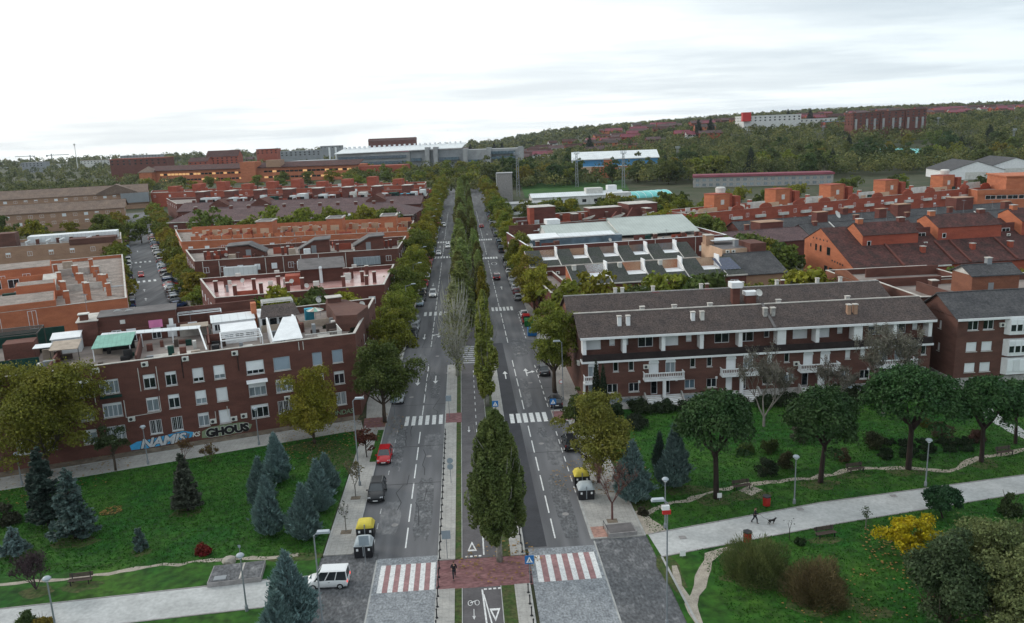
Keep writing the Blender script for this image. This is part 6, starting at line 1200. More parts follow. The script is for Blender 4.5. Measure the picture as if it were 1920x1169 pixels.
def round_tree(seed, h=10.0, w=8.0, base=0.28, size=0.34, per=120, nb=46, bark='bark', density=1.0, flat=0.85, top=1.0):
    """trunk mesh and crown mesh of a broad-leaved tree"""
    r = np.random.default_rng(seed); R = random.Random(seed); cz = h * (base + (1 - base) / 2); rz_ = h * (1 - base) / 2; rx = w / 2
    d = sphere_pts(nb, r); ph = r.uniform(0, 6.28, 4); az = np.arctan2(d[:, 1], d[:, 0]); lob = 1 + 0.20*np.sin(2*az + ph[0] + 2*d[:, 2]) + 0.16*np.sin(3*az + ph[1] - 3*d[:, 2]) + 0.10*np.sin(5*d[:, 2] + ph[2]); q = r.uniform(0.42, 0.92, nb) * lob; C = d * q[:, None] * np.array([rx, rx, rz_]); C[:, 2] += cz; k = 1 - 0.25 * np.clip((C[:, 2] - cz) / rz_, -1, 1) * top; C[:, :2] *= k[:, None]
    C = np.concatenate([C, r.normal(size=(6, 3)) * np.array([rx, rx, rz_]) * 0.3 + np.array([0, 0, cz])]); rad = r.uniform(0.13, 0.36, len(C)) * min(rx, rz_)
    V = clumps(C, rad, per * density, size, r, flat=flat); mb = MB(); ht = h * base
    mb.tube([(0, 0, -0.1), (0.05, 0.02, ht * 0.5), (0.0, 0.06, ht), (0.1, 0, cz)], [0.032*h*0.8, 0.024*h, 0.02*h, 0.012*h], 7)
    for i in range(7): a = R.uniform(0, 6.283); limb(mb, (0, 0, ht * R.uniform(0.85, 1.3)), (math.cos(a), math.sin(a), 0.9), min(rx, rz_) * 0.8, 0.011 * h, 1, R)
    return mb.mesh('trunk', bark, True), mesh_np('crown', V, 4, 'leaf')
def poplar(seed, h=15.0, w=3.6, base=0.1, size=0.3, per=60, nb=90, bark='bark_pale', bare=False, tight=1.0):
    r = np.random.default_rng(seed); R = random.Random(seed); t = r.random(nb) ** 0.85; z = h * (base + (0.97 - base) * t); prof = np.interp(t, [0, 0.12, 0.35, 0.7, 0.92, 1], [0.35, 0.8, 1, 0.72, 0.35, 0.12]); a = r.uniform(0, 6.283, nb); q = np.sqrt(r.random(nb)) * (0.72 if tight == 1 else 0.9)
    C = np.stack([np.cos(a)*q*prof*w/2, np.sin(a)*q*prof*w/2, z], 1); rad = tight * r.uniform(0.25, 0.45, nb) * w / 2 * (0.5 + 0.5 * prof)
    V = []
    for c, e in zip(C, rad):
        m = int(per * (0.25 if bare else 1)); d = sphere_pts(m, r); p = c + d * e * np.array([0.75, 0.75, 1.7]) * (1 - 0.4 * r.random(m)**2)[:, None]; V.append(leaves(p, d + np.array([0, 0, 0.4]), size, 1.7, 0.7, r))
    mb = MB(); mb.tube([(0, 0, -0.1), (0, 0, h * 0.1), (0, 0, h * 0.5), (0, 0, h * 0.9)], [0.022*h, 0.018*h, 0.011*h, 0.003*h], 7)
    n = 150 if bare else 26
    for i in range(n):
        zz = h * R.uniform(0.10, 0.7); a = R.uniform(0, 6.283); L = h * R.uniform(0.16, 0.30) * (1.25 if bare else 1); pr = float(np.interp(zz / h, [0, 0.12, 0.35, 0.7, 1], [0.4, 0.8, 1, 0.72, 0.2])); o = w / 2 * pr * R.uniform(0.6, 1.05)
        pts = [(0.0, 0.0, zz), (math.cos(a)*o*0.55, math.sin(a)*o*0.55, zz + L*0.3), (math.cos(a)*o*0.9, math.sin(a)*o*0.9, zz + L*0.65), (math.cos(a)*o, math.sin(a)*o, zz + L)]
        mb.tube(pts, [0.07, 0.055, 0.04, 0.018] if bare else [0.055, 0.04, 0.028, 0.012], 4, cap=False)
    return mb.mesh('trunk', bark, True), mesh_np('crown', np.concatenate(V), 4, 'leaf')
def cone_tree(seed, h=7.0, w=3.2, size=0.3, n=5200, base=0.05, power=1.0, bark='bark', lumps=0.26, spike=2.2):
    """dense conical cypress of upswept sprays"""
    r = np.random.default_rng(seed); t = 1 - np.sqrt(r.random(n) * 0.985); a = r.uniform(0, 6.283, n); prof = np.interp(t, [0, 0.06, 0.22, 0.5, 0.8, 1.0], [0.45, 0.80, 1.0, 0.66, 0.25, 0.0]); ph = r.uniform(0, 6.28, 5)
    lump = 1 + lumps * np.sin(a*3 + t*9 + ph[0]) * np.sin(t*17 + a*2 + ph[1]) + lumps*0.6*np.sin(a*7 + t*25 + ph[2]); q = prof * w/2 * lump * (1 - 0.45 * r.random(n)**2.2) * np.where(r.random(n) < 0.12, 1 + 0.3 * r.random(n), 1.0)
    c = np.stack([np.cos(a)*q, np.sin(a)*q, h*(base + (1-base)*t)], 1); out = np.stack([np.cos(a), np.sin(a), np.full(n, 0.2)], 1); tip = unit(out*np.array([0.75, 0.75, 0]) + np.array([0, 0, 1.0]) + 0.3*r.normal(size=(n, 3)))
    side = unit(np.cross(tip, out + 0.5*r.normal(size=(n, 3)))); s = (size * r.uniform(0.6, 1.3, n))[:, None]
    V = np.stack([c - side*s*0.28, c + out*s*0.15, c + side*s*0.28, c + tip*s*spike*0.55], 1).reshape(-1, 3)
    mb = MB().tube([(0, 0, -0.1), (0, 0, h*0.5), (0, 0, h*0.9)], [0.022*h, 0.015*h, 0.004*h], 7); return mb.mesh('trunk', bark, True), mesh_np('crown', V, 4, 'needle')
def cedar(seed, h=9.0, w=6.5, size=0.32, tiers=13, bark='bark_dark', dens=1.0):
    r = np.random.default_rng(seed); R = random.Random(seed); mb = MB().tube([(0, 0, -0.1), (0, 0, h*0.5), (0.1, 0, h*0.97)], [0.022*h, 0.015*h, 0.004*h], 7); V = []
    for i in range(tiers):
        t = 0.10 + 0.86 * i / (tiers - 1); rad = w/2 * (1 - t)**0.8 + 0.25; nbr = 6 if t < 0.7 else 4
        for k in range(nbr):
            a = 2*math.pi*(k + R.random())/nbr; L = rad*R.uniform(0.7, 1.1); z = h*t + R.uniform(-.2, .2); tip = Vector((math.cos(a)*L, math.sin(a)*L, z + L*R.uniform(-0.05, 0.22)))
            mb.tube([(0, 0, z), tip*0.5 + Vector((0, 0, z))*0.5 + Vector((0, 0, 0.1)), tip], [0.05, 0.035, 0.012], 4, cap=False)
            m = int(60*dens*max(0.35, L)); f = r.random(m)**0.7; p = np.stack([tip.x*f, tip.y*f, z + (tip.z - z)*f], 1); wd = 0.32*L*(0.3 + f*(1.25 - f)); lat = np.array([-math.sin(a), math.cos(a), 0]); p = p + lat*(r.uniform(-1, 1, m)*wd)[:, None] + np.array([0, 0, 1])*(r.normal(size=m)*0.09)[:, None]
            V.append(leaves(p, np.tile(np.array([0, 0, 1.0]), (m, 1)), size, 1.5, 0.5, r))
    return mb.mesh('trunk', bark, True), mesh_np('crown', np.concatenate(V), 4, 'needle')
def stone_pine(seed, h=9.0, w=8.5, fork=0.45, size=0.26, thick=0.44):
    r = np.random.default_rng(seed); R = random.Random(seed); nb = 130; a = r.uniform(0, 6.283, nb); q = np.sqrt(r.random(nb)); p3 = r.uniform(0, 6.28, 3); q0 = 1 + 0.16*np.sin(2*a + p3[0]) + 0.12*np.sin(3*a + p3[1]) + 0.06*np.sin(7*a + p3[2]); cz = h*(1 - thick); C = np.stack([np.cos(a)*q*q0*w/2*0.86, np.sin(a)*q*q0*w/2*0.86, cz + h*thick*0.80*np.sqrt(np.clip(1 - q**2, 0, 1)) + r.uniform(-0.3, 0.25, nb)], 1)
    und = r.random(nb) < 0.32; C[und, 2] -= h*thick*r.uniform(0.12, 0.30, nb)[und]; rad = r.uniform(0.08, 0.15, nb)*w; V = clumps(C, rad, 170, size, r, 1.3, 0.9, 0.75, 0.3)
    mb = MB(); f = h*fork; lx, ly = R.uniform(-.5, .5), R.uniform(-.3, .3); mb.tube([(0, 0, -0.1), (lx*0.4, ly*0.4, f*0.5), (lx, ly, f)], [0.028*h, 0.024*h, 0.021*h], 8, cap=False)
    for i in range(6): b = 2*math.pi*(i + R.random()*0.6)/6; o = w*R.uniform(0.2, 0.33); mb.tube([(lx, ly, f*R.uniform(0.85, 1)), (lx + math.cos(b)*o*0.5, ly + math.sin(b)*o*0.5, f + (cz - f)*0.7), (math.cos(b)*o, math.sin(b)*o, cz + h*thick*0.35)], [0.02*h, 0.014*h, 0.006*h], 6, cap=False)
    return mb.mesh('trunk', 'bark_dark', True), mesh_np('crown', V, 4, 'needle')
def shrub(seed, h=1.6, w=2.4, size=0.16, n=2600, nb=16, jitter=0.9, k=4, mat='leaf', aspect=1.5):
    r = np.random.default_rng(seed); d = sphere_pts(nb, r); d[:, 2] = np.abs(d[:, 2]); C = d*r.uniform(0.3, 0.72, nb)[:, None]*np.array([w/2, w/2, h*0.75]); rad = r.uniform(0.2, 0.36, nb)*min(w/2, h*0.9); C[:, 2] = np.maximum(C[:, 2], rad*0.6)
    V = clumps(C, rad, n/nb, size, r, aspect, jitter); V[:, 2] = np.maximum(V[:, 2], 0.02); mb = MB(); R = random.Random(seed)
    for i in range(5): a = R.uniform(0, 6.28); mb.tube([(0, 0, -0.05), (math.cos(a)*w*0.12, math.sin(a)*w*0.12, h*0.3), (math.cos(a)*w*0.25, math.sin(a)*w*0.25, h*0.6)], [0.04, 0.025, 0.01], 4, cap=False)
    return mb.mesh('trunk', 'bark', True), mesh_np('crown', V, 4, mat)
def broom(seed, h=1.6, w=2.6, n=9000, size=0.32):
    """feathery bush of thin upswept twigs"""
    r = np.random.default_rng(seed); d = sphere_pts(n, r); d[:, 2] = np.abs(d[:, 2]); ph = r.uniform(0, 6.28, 3); a = np.arctan2(d[:, 1], d[:, 0]); q = r.random(n) ** 0.4 * (1 + 0.16*np.sin(a*3 + ph[0]) + 0.12*np.sin(a*7 + d[:, 2]*6 + ph[1]))
    c = d * q[:, None] * np.array([w/2, w/2, h*0.86]); tip = unit(d * np.array([1, 1, 0.5]) + np.array([0, 0, 0.9]) + 0.45*r.normal(size=(n, 3))); side = unit(np.cross(tip, r.normal(size=(n, 3)))); s = (size * r.uniform(0.5, 1.4, n))[:, None]
    V = np.stack([c - side*0.028, c + side*0.028, c + tip*s], 1).reshape(-1, 3); mb = MB(); R = random.Random(seed)
    for i in range(9): a = R.uniform(0, 6.28); mb.tube([(0, 0, -0.05), (math.cos(a)*w*0.15, math.sin(a)*w*0.15, h*0.35), (math.cos(a)*w*0.33, math.sin(a)*w*0.33, h*0.75)], [0.04, 0.025, 0.01], 4, cap=False)
    return mb.mesh('trunk', 'bark', True), mesh_np('crown', V, 3, 'leaf')
def bare_tree(seed, h=7.0, bark='twig_grey', stems=4, depth=4, spread_=0.6, leafn=500, size=0.14, up=0.3, low=0.0, kids=3, minr=0.014):
    R = random.Random(seed); r = np.random.default_rng(seed); mb = MB()
    if low > 0: mb.tube([(0, 0, -0.1), (0, 0, h*low)], [0.02*h, 0.017*h], 6, cap=False)
    for i in range(stems): a = 2*math.pi*(i + R.random())/stems; limb(mb, (0, 0, h*low), (math.cos(a)*0.5, math.sin(a)*0.5, 1), h*0.34, 0.011*h, depth, R, spread_, 5, up, minr, kids)
    me = mb.mesh('trunk', bark, False); co = np.array([v.co for v in me.vertices]); 
    s_ = h / max(0.1, co[:, 2].max()); co *= s_; me.vertices.foreach_set('co', co.astype(np.float32).ravel()); pick = co[r.integers(0, len(co), max(leafn, 8))]; pick = pick[pick[:, 2] > h*0.35]; V = leaves(pick + r.normal(size=pick.shape)*0.12, r.normal(size=pick.shape), size, 1.4, 1.0, r)
    return me, mesh_np('crown', V, 4, 'leaf')
def plant(name, meshes, x, y, color, label, cat='tree', group=None, s=1.0, rz=None, z=0.0, sxy=None):
    o = empty(name, (x, y, z), rng.uniform(0, 6.283) if rz is None else rz, label, cat, group); o.scale = (sxy or s, sxy or s, s)
    link('trunk', meshes[0], o); link('crown', meshes[1], o, color=color); return o
def tree_px(name, builder, bx, by, ty, wpx, color, label, cat='tree', group=None, z0=0.08, rz=None, **kw):
    """one tree from the pixel of its foot, the pixel row of its top and its width in pixels"""
    x, y = at(bx, by, z0); _, zt = at_depth(bx, ty, y); h = max(0.4, zt - z0); w = wpx / F_PX * math.hypot(y, 40) * 0.98
    ms = builder(int(bx * 7 + by), h=h, w=w, **kw) if 'w' in builder.__code__.co_varnames[:builder.__code__.co_argcount] else builder(int(bx * 7 + by), h=h, **kw)
    return plant(name, ms, x, y, color, label, cat, group, z=z0, rz=rz)
G_PLANE = (0.155, 0.185, 0.026); G_YEL = (0.22, 0.19, 0.022); G_POP = (0.20, 0.26, 0.078); G_DARK = (0.045, 0.070, 0.026); G_BLUE = (0.145, 0.22, 0.215); G_PINE = (0.027, 0.072, 0.021); G_OLIVE = (0.12, 0.155, 0.058); G_CED = (0.060, 0.095, 0.085)
GB_ = 'blue cypresses on the lawns'
for bx, by, ty, w, lab in ((522, 906, 812, 52, 'tall blue cypress at the back of the left lawn cluster'), (492, 950, 858, 46, 'blue cypress half hidden behind the front left one'), (506, 1004, 892, 54, 'pointed blue cypress at the front of the left cluster'), (573, 1012, 907, 58, 'blue cypress nearest the pavement with a dead twig'), (600, 960, 862, 52, 'blue cypress at the back beside the pavement'), (614, 925, 851, 46, 'rearmost blue cypress beside the pavement'),
        (548, 1178, 1032, 96, 'large blue cypress at the bottom beside the white van'), (527, 1215, 1110, 70, 'low blue cypress cut by the bottom edge of the picture'), (1186, 940, 825, 72, 'blue cypress by the right pavement and utility cover'), (1264, 915, 797, 62, 'blue cypress on the right lawn behind the lamp')):
    tree_px('blue_cypress', cone_tree, bx, by, ty, w * 0.86, G_BLUE, lab, 'cypress', GB_, size=0.34, n=8000)
tree_px('dark_cypress', cone_tree, 1236, 888, 806, 22, G_CED, 'slim dark cypress left of the lawn cypress', 'cypress', size=0.26, n=2600)
tree_px('spruce', cedar, 352, 958, 850, 50, (0.05, 0.06, 0.042), 'narrow brownish spruce in the middle of the left lawn', size=0.28, tiers=20)
tree_px('cedar', cedar, 92, 985, 838, 72, (0.034, 0.055, 0.045), 'dark cedar behind the paler one on the left lawn', group='cedars on the left lawn', size=0.3, tiers=17, dens=1.5); tree_px('cedar', cedar, 142, 1010, 880, 84, G_CED, 'blue grey cedar standing forward on the left lawn', group='cedars on the left lawn', size=0.28, tiers=15)
tree_px('cedar_sapling', cedar, 28, 1042, 992, 50, (0.12, 0.18, 0.18), 'small pale blue cedar at the left edge', size=0.2, tiers=9); tree_px('cedar_sapling', cedar, 264, 1032, 990, 20, G_CED, 'thin young cedar with stake on the left lawn', size=0.18, tiers=8)
tree_px('shrub', shrub, 8, 985, 915, 60, (0.045, 0.05, 0.03), 'dark brown shrub cut by the left edge', 'shrub', size=0.2)
tree_px('bare_shrub', bare_tree, 68, 1106, 1030, 70, (0.04, 0.028, 0.032), 'purple leafless shrub beside the bench on the left', 'shrub', bark='twig_purple', stems=5, depth=4, spread_=0.85, leafn=900, up=0.15, kids=4)
tree_px('red_shrub', shrub, 382, 1040, 1010, 36, (0.20, 0.045, 0.022), 'round rusty red shrub on the left lawn', 'shrub', size=0.13)
tree_px('plane_tree', round_tree, 92, 893, 680, 190, (0.155, 0.16, 0.024), 'big olive yellow plane tree hiding the left end of the near block', size=0.22, per=460, nb=80, base=0.16)
tree_px('small_tree', round_tree, 217, 883, 795, 58, G_DARK, 'small dark round tree before the graffiti wall', base=0.36, size=0.2, nb=26, per=80); tree_px('bare_shrub', bare_tree, 345, 862, 815, 60, (0.14, 0.085, 0.03), 'brown thin shrub below the graffiti', 'shrub', bark='twig_red', leafn=700); tree_px('bare_shrub', bare_tree, 395, 866, 830, 50, (0.13, 0.10, 0.03), 'second brown shrub right of the graffiti', 'shrub', bark='twig_red', leafn=600)
tree_px('yellow_tree', round_tree, 590, 832, 700, 105, (0.215, 0.215, 0.024), 'yellow autumn tree before the near block corner', size=0.2, per=320, nb=64, base=0.1)
tree_px('red_leaf_tree', round_tree, 688, 858, 800, 50, (0.12, 0.055, 0.03), 'small reddish brown tree on the left pavement corner', base=0.32, size=0.2, nb=18, per=60)
tree_px('sapling', bare_tree, 667, 932, 868, 36, (0.13, 0.12, 0.05), 'sparse young tree in a pavement pit by the black car', low=0.35, stems=4, depth=3, leafn=420, size=0.16); tree_px('sapling', bare_tree, 649, 996, 942, 14, (0.05, 0.06, 0.04), 'thin sapling in a pavement pit by the containers', low=0.45, stems=3, depth=2, leafn=60); tree_px('sapling', shrub, 50, 1178, 1130, 46, (0.06, 0.09, 0.03), 'young green tree at the bottom left corner', 'tree'); tree_px('sapling', shrub, 80, 1178, 1135, 40, (0.20, 0.17, 0.03), 'young yellow tree at the bottom left corner', 'tree')
# median poplars near
tree_px('poplar', poplar, 937, 1052, 768, 114, (0.105, 0.152, 0.044), 'big dense green poplar beside the near crossing', group='poplars on the median', base=0.16, per=260, nb=240, size=0.19, z0=0.05, tight=0.62); tree_px('poplar', poplar, 914, 762, 545, 54, (0.18, 0.20, 0.04), 'yellow green poplar just beyond the second crossing', group='poplars on the median', per=130, nb=130, z0=0.05, size=0.26); tree_px('poplar', poplar, 858, 705, 528, 72, (0.20, 0.21, 0.10), 'almost leafless pale grey poplar on the left of the median', group='poplars on the median', bare=True, bark='twig_pale', z0=0.05)
PV = [poplar(100 + i, h=15, w=4.4, per=90, size=0.4, nb=84) for i in range(5)]
yl = 158.0
for i in range(27):
    for side, X in (('left', -1.4), ('right', 2.6)):
        if side == 'right' and i == 0: continue
        k = rng.uniform(0.85, 1.12) * (1.0 if side == 'left' else 0.84); c = G_POP if rng.random() < 0.75 else (0.13, 0.14, 0.04)
        plant('poplar', PV[rng.randrange(5)], X + rng.uniform(-.4, .4), yl + i * 11.5 + rng.uniform(-2, 2), c, f'{ordinal(i)} poplar of the {side} median row beyond the turning gap', 'tree', 'poplars on the median', k, sxy=k * (1.42 if side == 'left' else 1.08))
plant('poplar', PV[2], 2.9, 163, (0.19, 0.16, 0.02), 'poplar with yellow top on the right of the median', 'tree', 'poplars on the median', 0.85, sxy=0.75)
# plane trees along the avenue
TV = [round_tree(200 + i, h=10 + (i % 3), w=7.4 + 0.6 * (i % 4), base=0.22, size=0.33, per=105, nb=38 + 3 * i) for i in range(8)]
def street_row(X, y0, y1, step, side, s0=1.0, skip=()):
    y, i = y0, 0
    while y < y1:
        c = [G_PLANE, (0.21, 0.205, 0.024), (0.105, 0.145, 0.026)][rng.choice([0, 0, 1, 1, 2])]; k = s0 * rng.uniform(0.82, 1.12)
        plant('plane_tree', TV[rng.randrange(8)], X + rng.uniform(-.5, .5), y + rng.uniform(-1.5, 1.5), c, f'{ordinal(i)} plane tree along the {side} counted from the camera', 'tree', f'plane trees along the {side}', k); y += step; i += 1
tree_px('plane_tree', round_tree, 722, 792, 640, 112, (0.075, 0.105, 0.026), 'dark green plane tree at the near block corner', base=0.2, size=0.23, per=300, nb=70, z0=0.12); tree_px('plane_tree', round_tree, 738, 722, 568, 84, (0.16, 0.19, 0.026), 'lighter plane tree behind the dark corner one', base=0.25, size=0.24, per=230, nb=60, z0=0.12)
street_row(-13.9, 150, 560, 9.0, 'left pavement of the avenue', 0.98); street_row(15.2, 168, 560, 9.0, 'right pavement of the avenue', 1.0)
tree_px('plane_tree', round_tree, 1040, 735, 568, 104, (0.14, 0.165, 0.026), 'round plane tree at the gable of the right terrace', base=0.2, size=0.22, per=290, nb=66, z0=0.12)
tree_px('autumn_tree', round_tree, 1122, 905, 742, 128, (0.155, 0.15, 0.03), 'broad orange and green autumn tree by the right pavement', base=0.16, size=0.2, per=300, nb=70, z0=0.08); tree_px('shrub_tree', round_tree, 1080, 820, 738, 60, (0.06, 0.08, 0.02), 'green bushy tree behind the autumn tree', base=0.1, size=0.24, nb=30, per=110)
tree_px('bare_tree', bare_tree, 1148, 975, 865, 70, (0.12, 0.06, 0.045), 'leafless reddish tree beside the right containers', low=0.3, bark='twig_red', depth=4, leafn=400, kids=3)
for bx, by, ty, lab in ((1119, 782, 670, 'left of two slim dark Italian cypresses'), (1132, 790, 682, 'right of two slim dark Italian cypresses')): tree_px('italian_cypress', cone_tree, bx, by, ty, 19, (0.022, 0.04, 0.02), lab, 'cypress', 'pair of Italian cypresses', size=0.24, n=3600, lumps=0.08)
# stone pines
for bx, by, ty, w, lab in ((1343, 935, 733, 146, 'stone pine with straight trunk nearest the path junction'), (1538, 905, 730, 138, 'leaning stone pine with wide forked trunk in the middle'), (1703, 880, 688, 160, 'widest stone pine in front of the corner block'), (1840, 866, 708, 118, 'stone pine beside the right bench'), (1904, 832, 714, 100, 'stone pine cut by the right edge')): tree_px('stone_pine', stone_pine, bx, by, ty, w, G_PINE, lab, 'pine', 'stone pines on the right lawn')
# grey bare trees before the terrace
for bx, by, ty, w, lab, dn in ((1432, 800, 636, 100, 'grey leafless tree before the terrace balconies', 7000), (1655, 780, 608, 110, 'grey green leafless tree before the terrace right end', 11000), (1562, 775, 672, 60, 'small grey leafless tree by the terrace steps', 4000)): tree_px('bare_tree', bare_tree, bx, by, ty, w, (0.135, 0.13, 0.10), lab, group='leafless trees before the terrace', depth=5, low=0.12, spread_=0.75, leafn=dn, kids=3, minr=0.02)
for lab, bx, by, ty, w, c in (('left brown broom bush below the red bin', 1418, 1078, 1008, 122, (0.105, 0.135, 0.045)), ('right brown broom bush on the lower lawn', 1532, 1122, 1046, 108, (0.15, 0.13, 0.056))): tree_px('broom_bush', broom, bx, by, ty, w, c, lab, 'shrub', n=16000)
# right lawn shrubs
SH = [('dark round clipped shrub on the right lawn', 1435, 892, 842, 56, (0.022, 0.035, 0.018)), ('dark brown shrub right of the clipped one', 1475, 880, 820, 44, (0.05, 0.055, 0.025)), ('green shrub behind the clipped one', 1440, 848, 808, 50, (0.04, 0.065, 0.015)), ('low green bush left of the middle pine', 1395, 850, 822, 44, (0.045, 0.07, 0.014)), ('reddish bush beneath the middle pine', 1580, 865, 826, 40, (0.075, 0.055, 0.03)),
      ('brown thin bush right of the widest pine', 1765, 822, 772, 52, (0.085, 0.07, 0.04)), ('yellow green bush beneath the widest pine', 1735, 800, 770, 30, (0.09, 0.09, 0.02)), ('red brown bush behind the right pines', 1830, 828, 796, 40, (0.085, 0.05, 0.035)), ('dark bush behind the widest pine trunk', 1640, 838, 795, 60, (0.035, 0.045, 0.02)), ('grey bush at the terrace garden', 1500, 830, 770, 44, (0.07, 0.075, 0.05)),
       ('dark green bush beside the broken stump', 1500, 1020, 1008, 34, (0.02, 0.05, 0.015)), ('dark shrub at the foot of the Italian cypresses', 1195, 800, 765, 70, (0.024, 0.036, 0.02)), ('blue green shrub by the terrace corner', 1150, 800, 770, 34, (0.07, 0.10, 0.09)),
      ('small shrub below the autumn tree', 1205, 965, 940, 26, (0.05, 0.05, 0.03)), ('sparse green bush near the right edge of the path', 1892, 965, 893, 58, (0.045, 0.07, 0.026))]
for lab, bx, by, ty, w, c in SH: tree_px('shrub', shrub, bx, by, ty, w, c, lab, 'shrub', size=0.14 if by < 1000 else 0.13, n=3200 if by < 1000 else 6500, aspect=1.5 if by < 1000 else 2.4)
for i in range(14): x = 20 + i * 3.6; plant('hedge_bush', cached('hb%d' % (i % 3), lambda: shrub(60 + i, 2.3, 4.8, 0.2, 2600)), x, 107.2 + rng.uniform(-.6, .6), (0.026, 0.045, 0.018), f'{ordinal(i)} dark hedge bush from the left along the terrace garden', 'shrub', 'hedge along the terrace', rng.uniform(0.8, 1.25), z=0.08)
for i in range(13):
    bx, by = 1660 + (i % 5) * 38 + rng.uniform(-8, 8), 832 + (i // 5) * 14 + rng.uniform(-3, 3); x, y = at(bx, by); plant('juniper', cached('jn%d' % (i % 3), lambda: shrub(80 + i, 0.7, 3.2, 0.16, 1300, aspect=2.2)), x, y, (0.022, 0.045, 0.02), f'{ordinal(i)} low spreading dark juniper under the pines, row by row', 'shrub', 'low junipers under the pines', rng.uniform(0.8, 1.2), z=0.06)
tree_px('small_pine', stone_pine, 1768, 972, 912, 58, (0.02, 0.055, 0.022), 'small round pine below the path on the right', 'pine', fork=0.3, size=0.16, thick=0.6); tree_px('sapling', bare_tree, 1623, 992, 950, 14, (0.05, 0.08, 0.03), 'tiny drooping sapling at the lower path edge', low=0.5, stems=3, depth=1, leafn=120); tree_px('dead_sapling', bare_tree, 1480, 1012, 972, 14, (0.04, 0.04, 0.03), 'broken dead sapling beside the path', low=0.5, stems=2, depth=1, leafn=8, bark='bark_dark')
tree_px('yellow_tree', round_tree, 1712, 1050, 966, 118, (0.46, 0.42, 0.012), 'bright yellow small tree on the lower right lawn', base=0.12, size=0.2, nb=40, per=120)
tree_px('dark_tree', round_tree, 1775, 1190, 1000, 150, (0.050, 0.075, 0.034), 'dark leafy tree left of the olive coloured ones', base=0.1, size=0.2, nb=70, per=230); tree_px('olive_tree', round_tree, 1852, 1155, 972, 175, G_OLIVE, 'large olive coloured tree at the lower right', base=0.08, size=0.18, nb=90, per=300, bark='twig_grey'); tree_px('olive_tree', round_tree, 1900, 1230, 1040, 170, (0.13, 0.155, 0.06), 'olive brown tree in the bottom right corner', base=0.08, size=0.18, nb=80, per=300, bark='twig_grey'); tree_px('olive_tree', round_tree, 1965, 1120, 985, 150, (0.10, 0.10, 0.05), 'olive tree cut by the right edge', base=0.1, size=0.2, nb=60, per=200)
# courtyard greenery between the blocks, left street trees, and behind
FV = [round_tree(300 + i, h=9, w=8.5, base=0.12, size=0.55, per=48, nb=30) for i in range(5)]; DV = [round_tree(320 + i, h=12, w=8.5, base=0.08, size=0.7, per=44, nb=30) for i in range(4)]; CV = [cone_tree(340 + i, h=13, w=5, size=0.8, n=1500) for i in range(3)]
def far(bx, by, z, h, c, lab, grp, ms=None, name='tree'):
    x, y = at(bx, by, z); ms = ms or FV[rng.randrange(5)]; plant(name, ms, x, y, c, lab, 'tree', grp, h / 9.0, z=terrain(x, y))
n_ = 0
for t in np.arange(-6, 300, 8.5):
    for o, side in ((-7.5, 'left'), (11.0, 'right')):
        x, y = ls(t + rng.uniform(-1.5, 1.5), o); c = rng.choice([G_PLANE, (0.13, 0.165, 0.026), (0.21, 0.18, 0.022), (0.18, 0.19, 0.024)]); i = int(round((t + 6) / 8.5))
        plant('street_tree', FV[rng.randrange(5)], x, y, c, f'{ordinal(i)} tree along the {side} side of the side street', 'tree', 'trees along the side street', rng.uniform(0.75, 1.05))
court = [('tree in the courtyard behind the near left block', [(-47 + i * 4.4, 147 + (i % 3) * 3) for i in range(7)], 1.25), ('tree in the garden behind the orange towers block', [(-95 + i * 11 + (i % 2) * 3, 308 + (i % 3) * 4) for i in range(7)], 1.6), ('tree in the garden between the right terrace and the notched roofs', [(20 + i * 5.5, 146 + (i % 2) * 3) for i in range(9)], 1.32), ('tree beside the far brown rows left of the side street', [(-230 + (i % 11) * 9.5, 335 + (i // 11) * 30 + (i % 3) * 9) for i in range(14)], 1.25),
         ('tree between the notched roofs and the orange gable', [(70 + (i % 3) * 4.5, 186 + (i // 3) * 7 + (i % 3) * 2) for i in range(10)], 1.3), ('tree below the dark red roofs', [(70 + i * 7.5, 160 + (i % 2) * 5) for i in range(9)], 0.8), ('tree between the maroon block and the red row', [(66 + (i % 3) * 5, 246 + (i // 3) * 9) for i in range(8)], 1.3), ('tree behind the maroon block', [(26 + (i % 11) * 8, 316 + (i // 11) * 25 + (i % 3) * 9) for i in range(20)], 1.2), ('tree behind the red row with towers', [(95 + (i % 16) * 12, 335 + (i % 16) * 5 + (i // 16) * 30 + (i % 3) * 9) for i in range(30)], 0.95), ('tree before the lit school', [(-270 + i * 16, 640 + (i % 4) * 30) for i in range(17)], 1.5)]
for lab, pts, s_ in court:
    for i, (x, y) in enumerate(pts):
        plant('tree', FV[rng.randrange(5)], x + rng.uniform(-1.5, 1.5), y + rng.uniform(-2, 2), rng.choice([G_PLANE, (0.11, 0.145, 0.028), (0.07, 0.105, 0.026), (0.20, 0.20, 0.022)]), f'{ordinal(i)} {lab}, from the left', 'tree', lab.replace('tree', 'trees', 1), s_ * rng.uniform(0.85, 1.15))
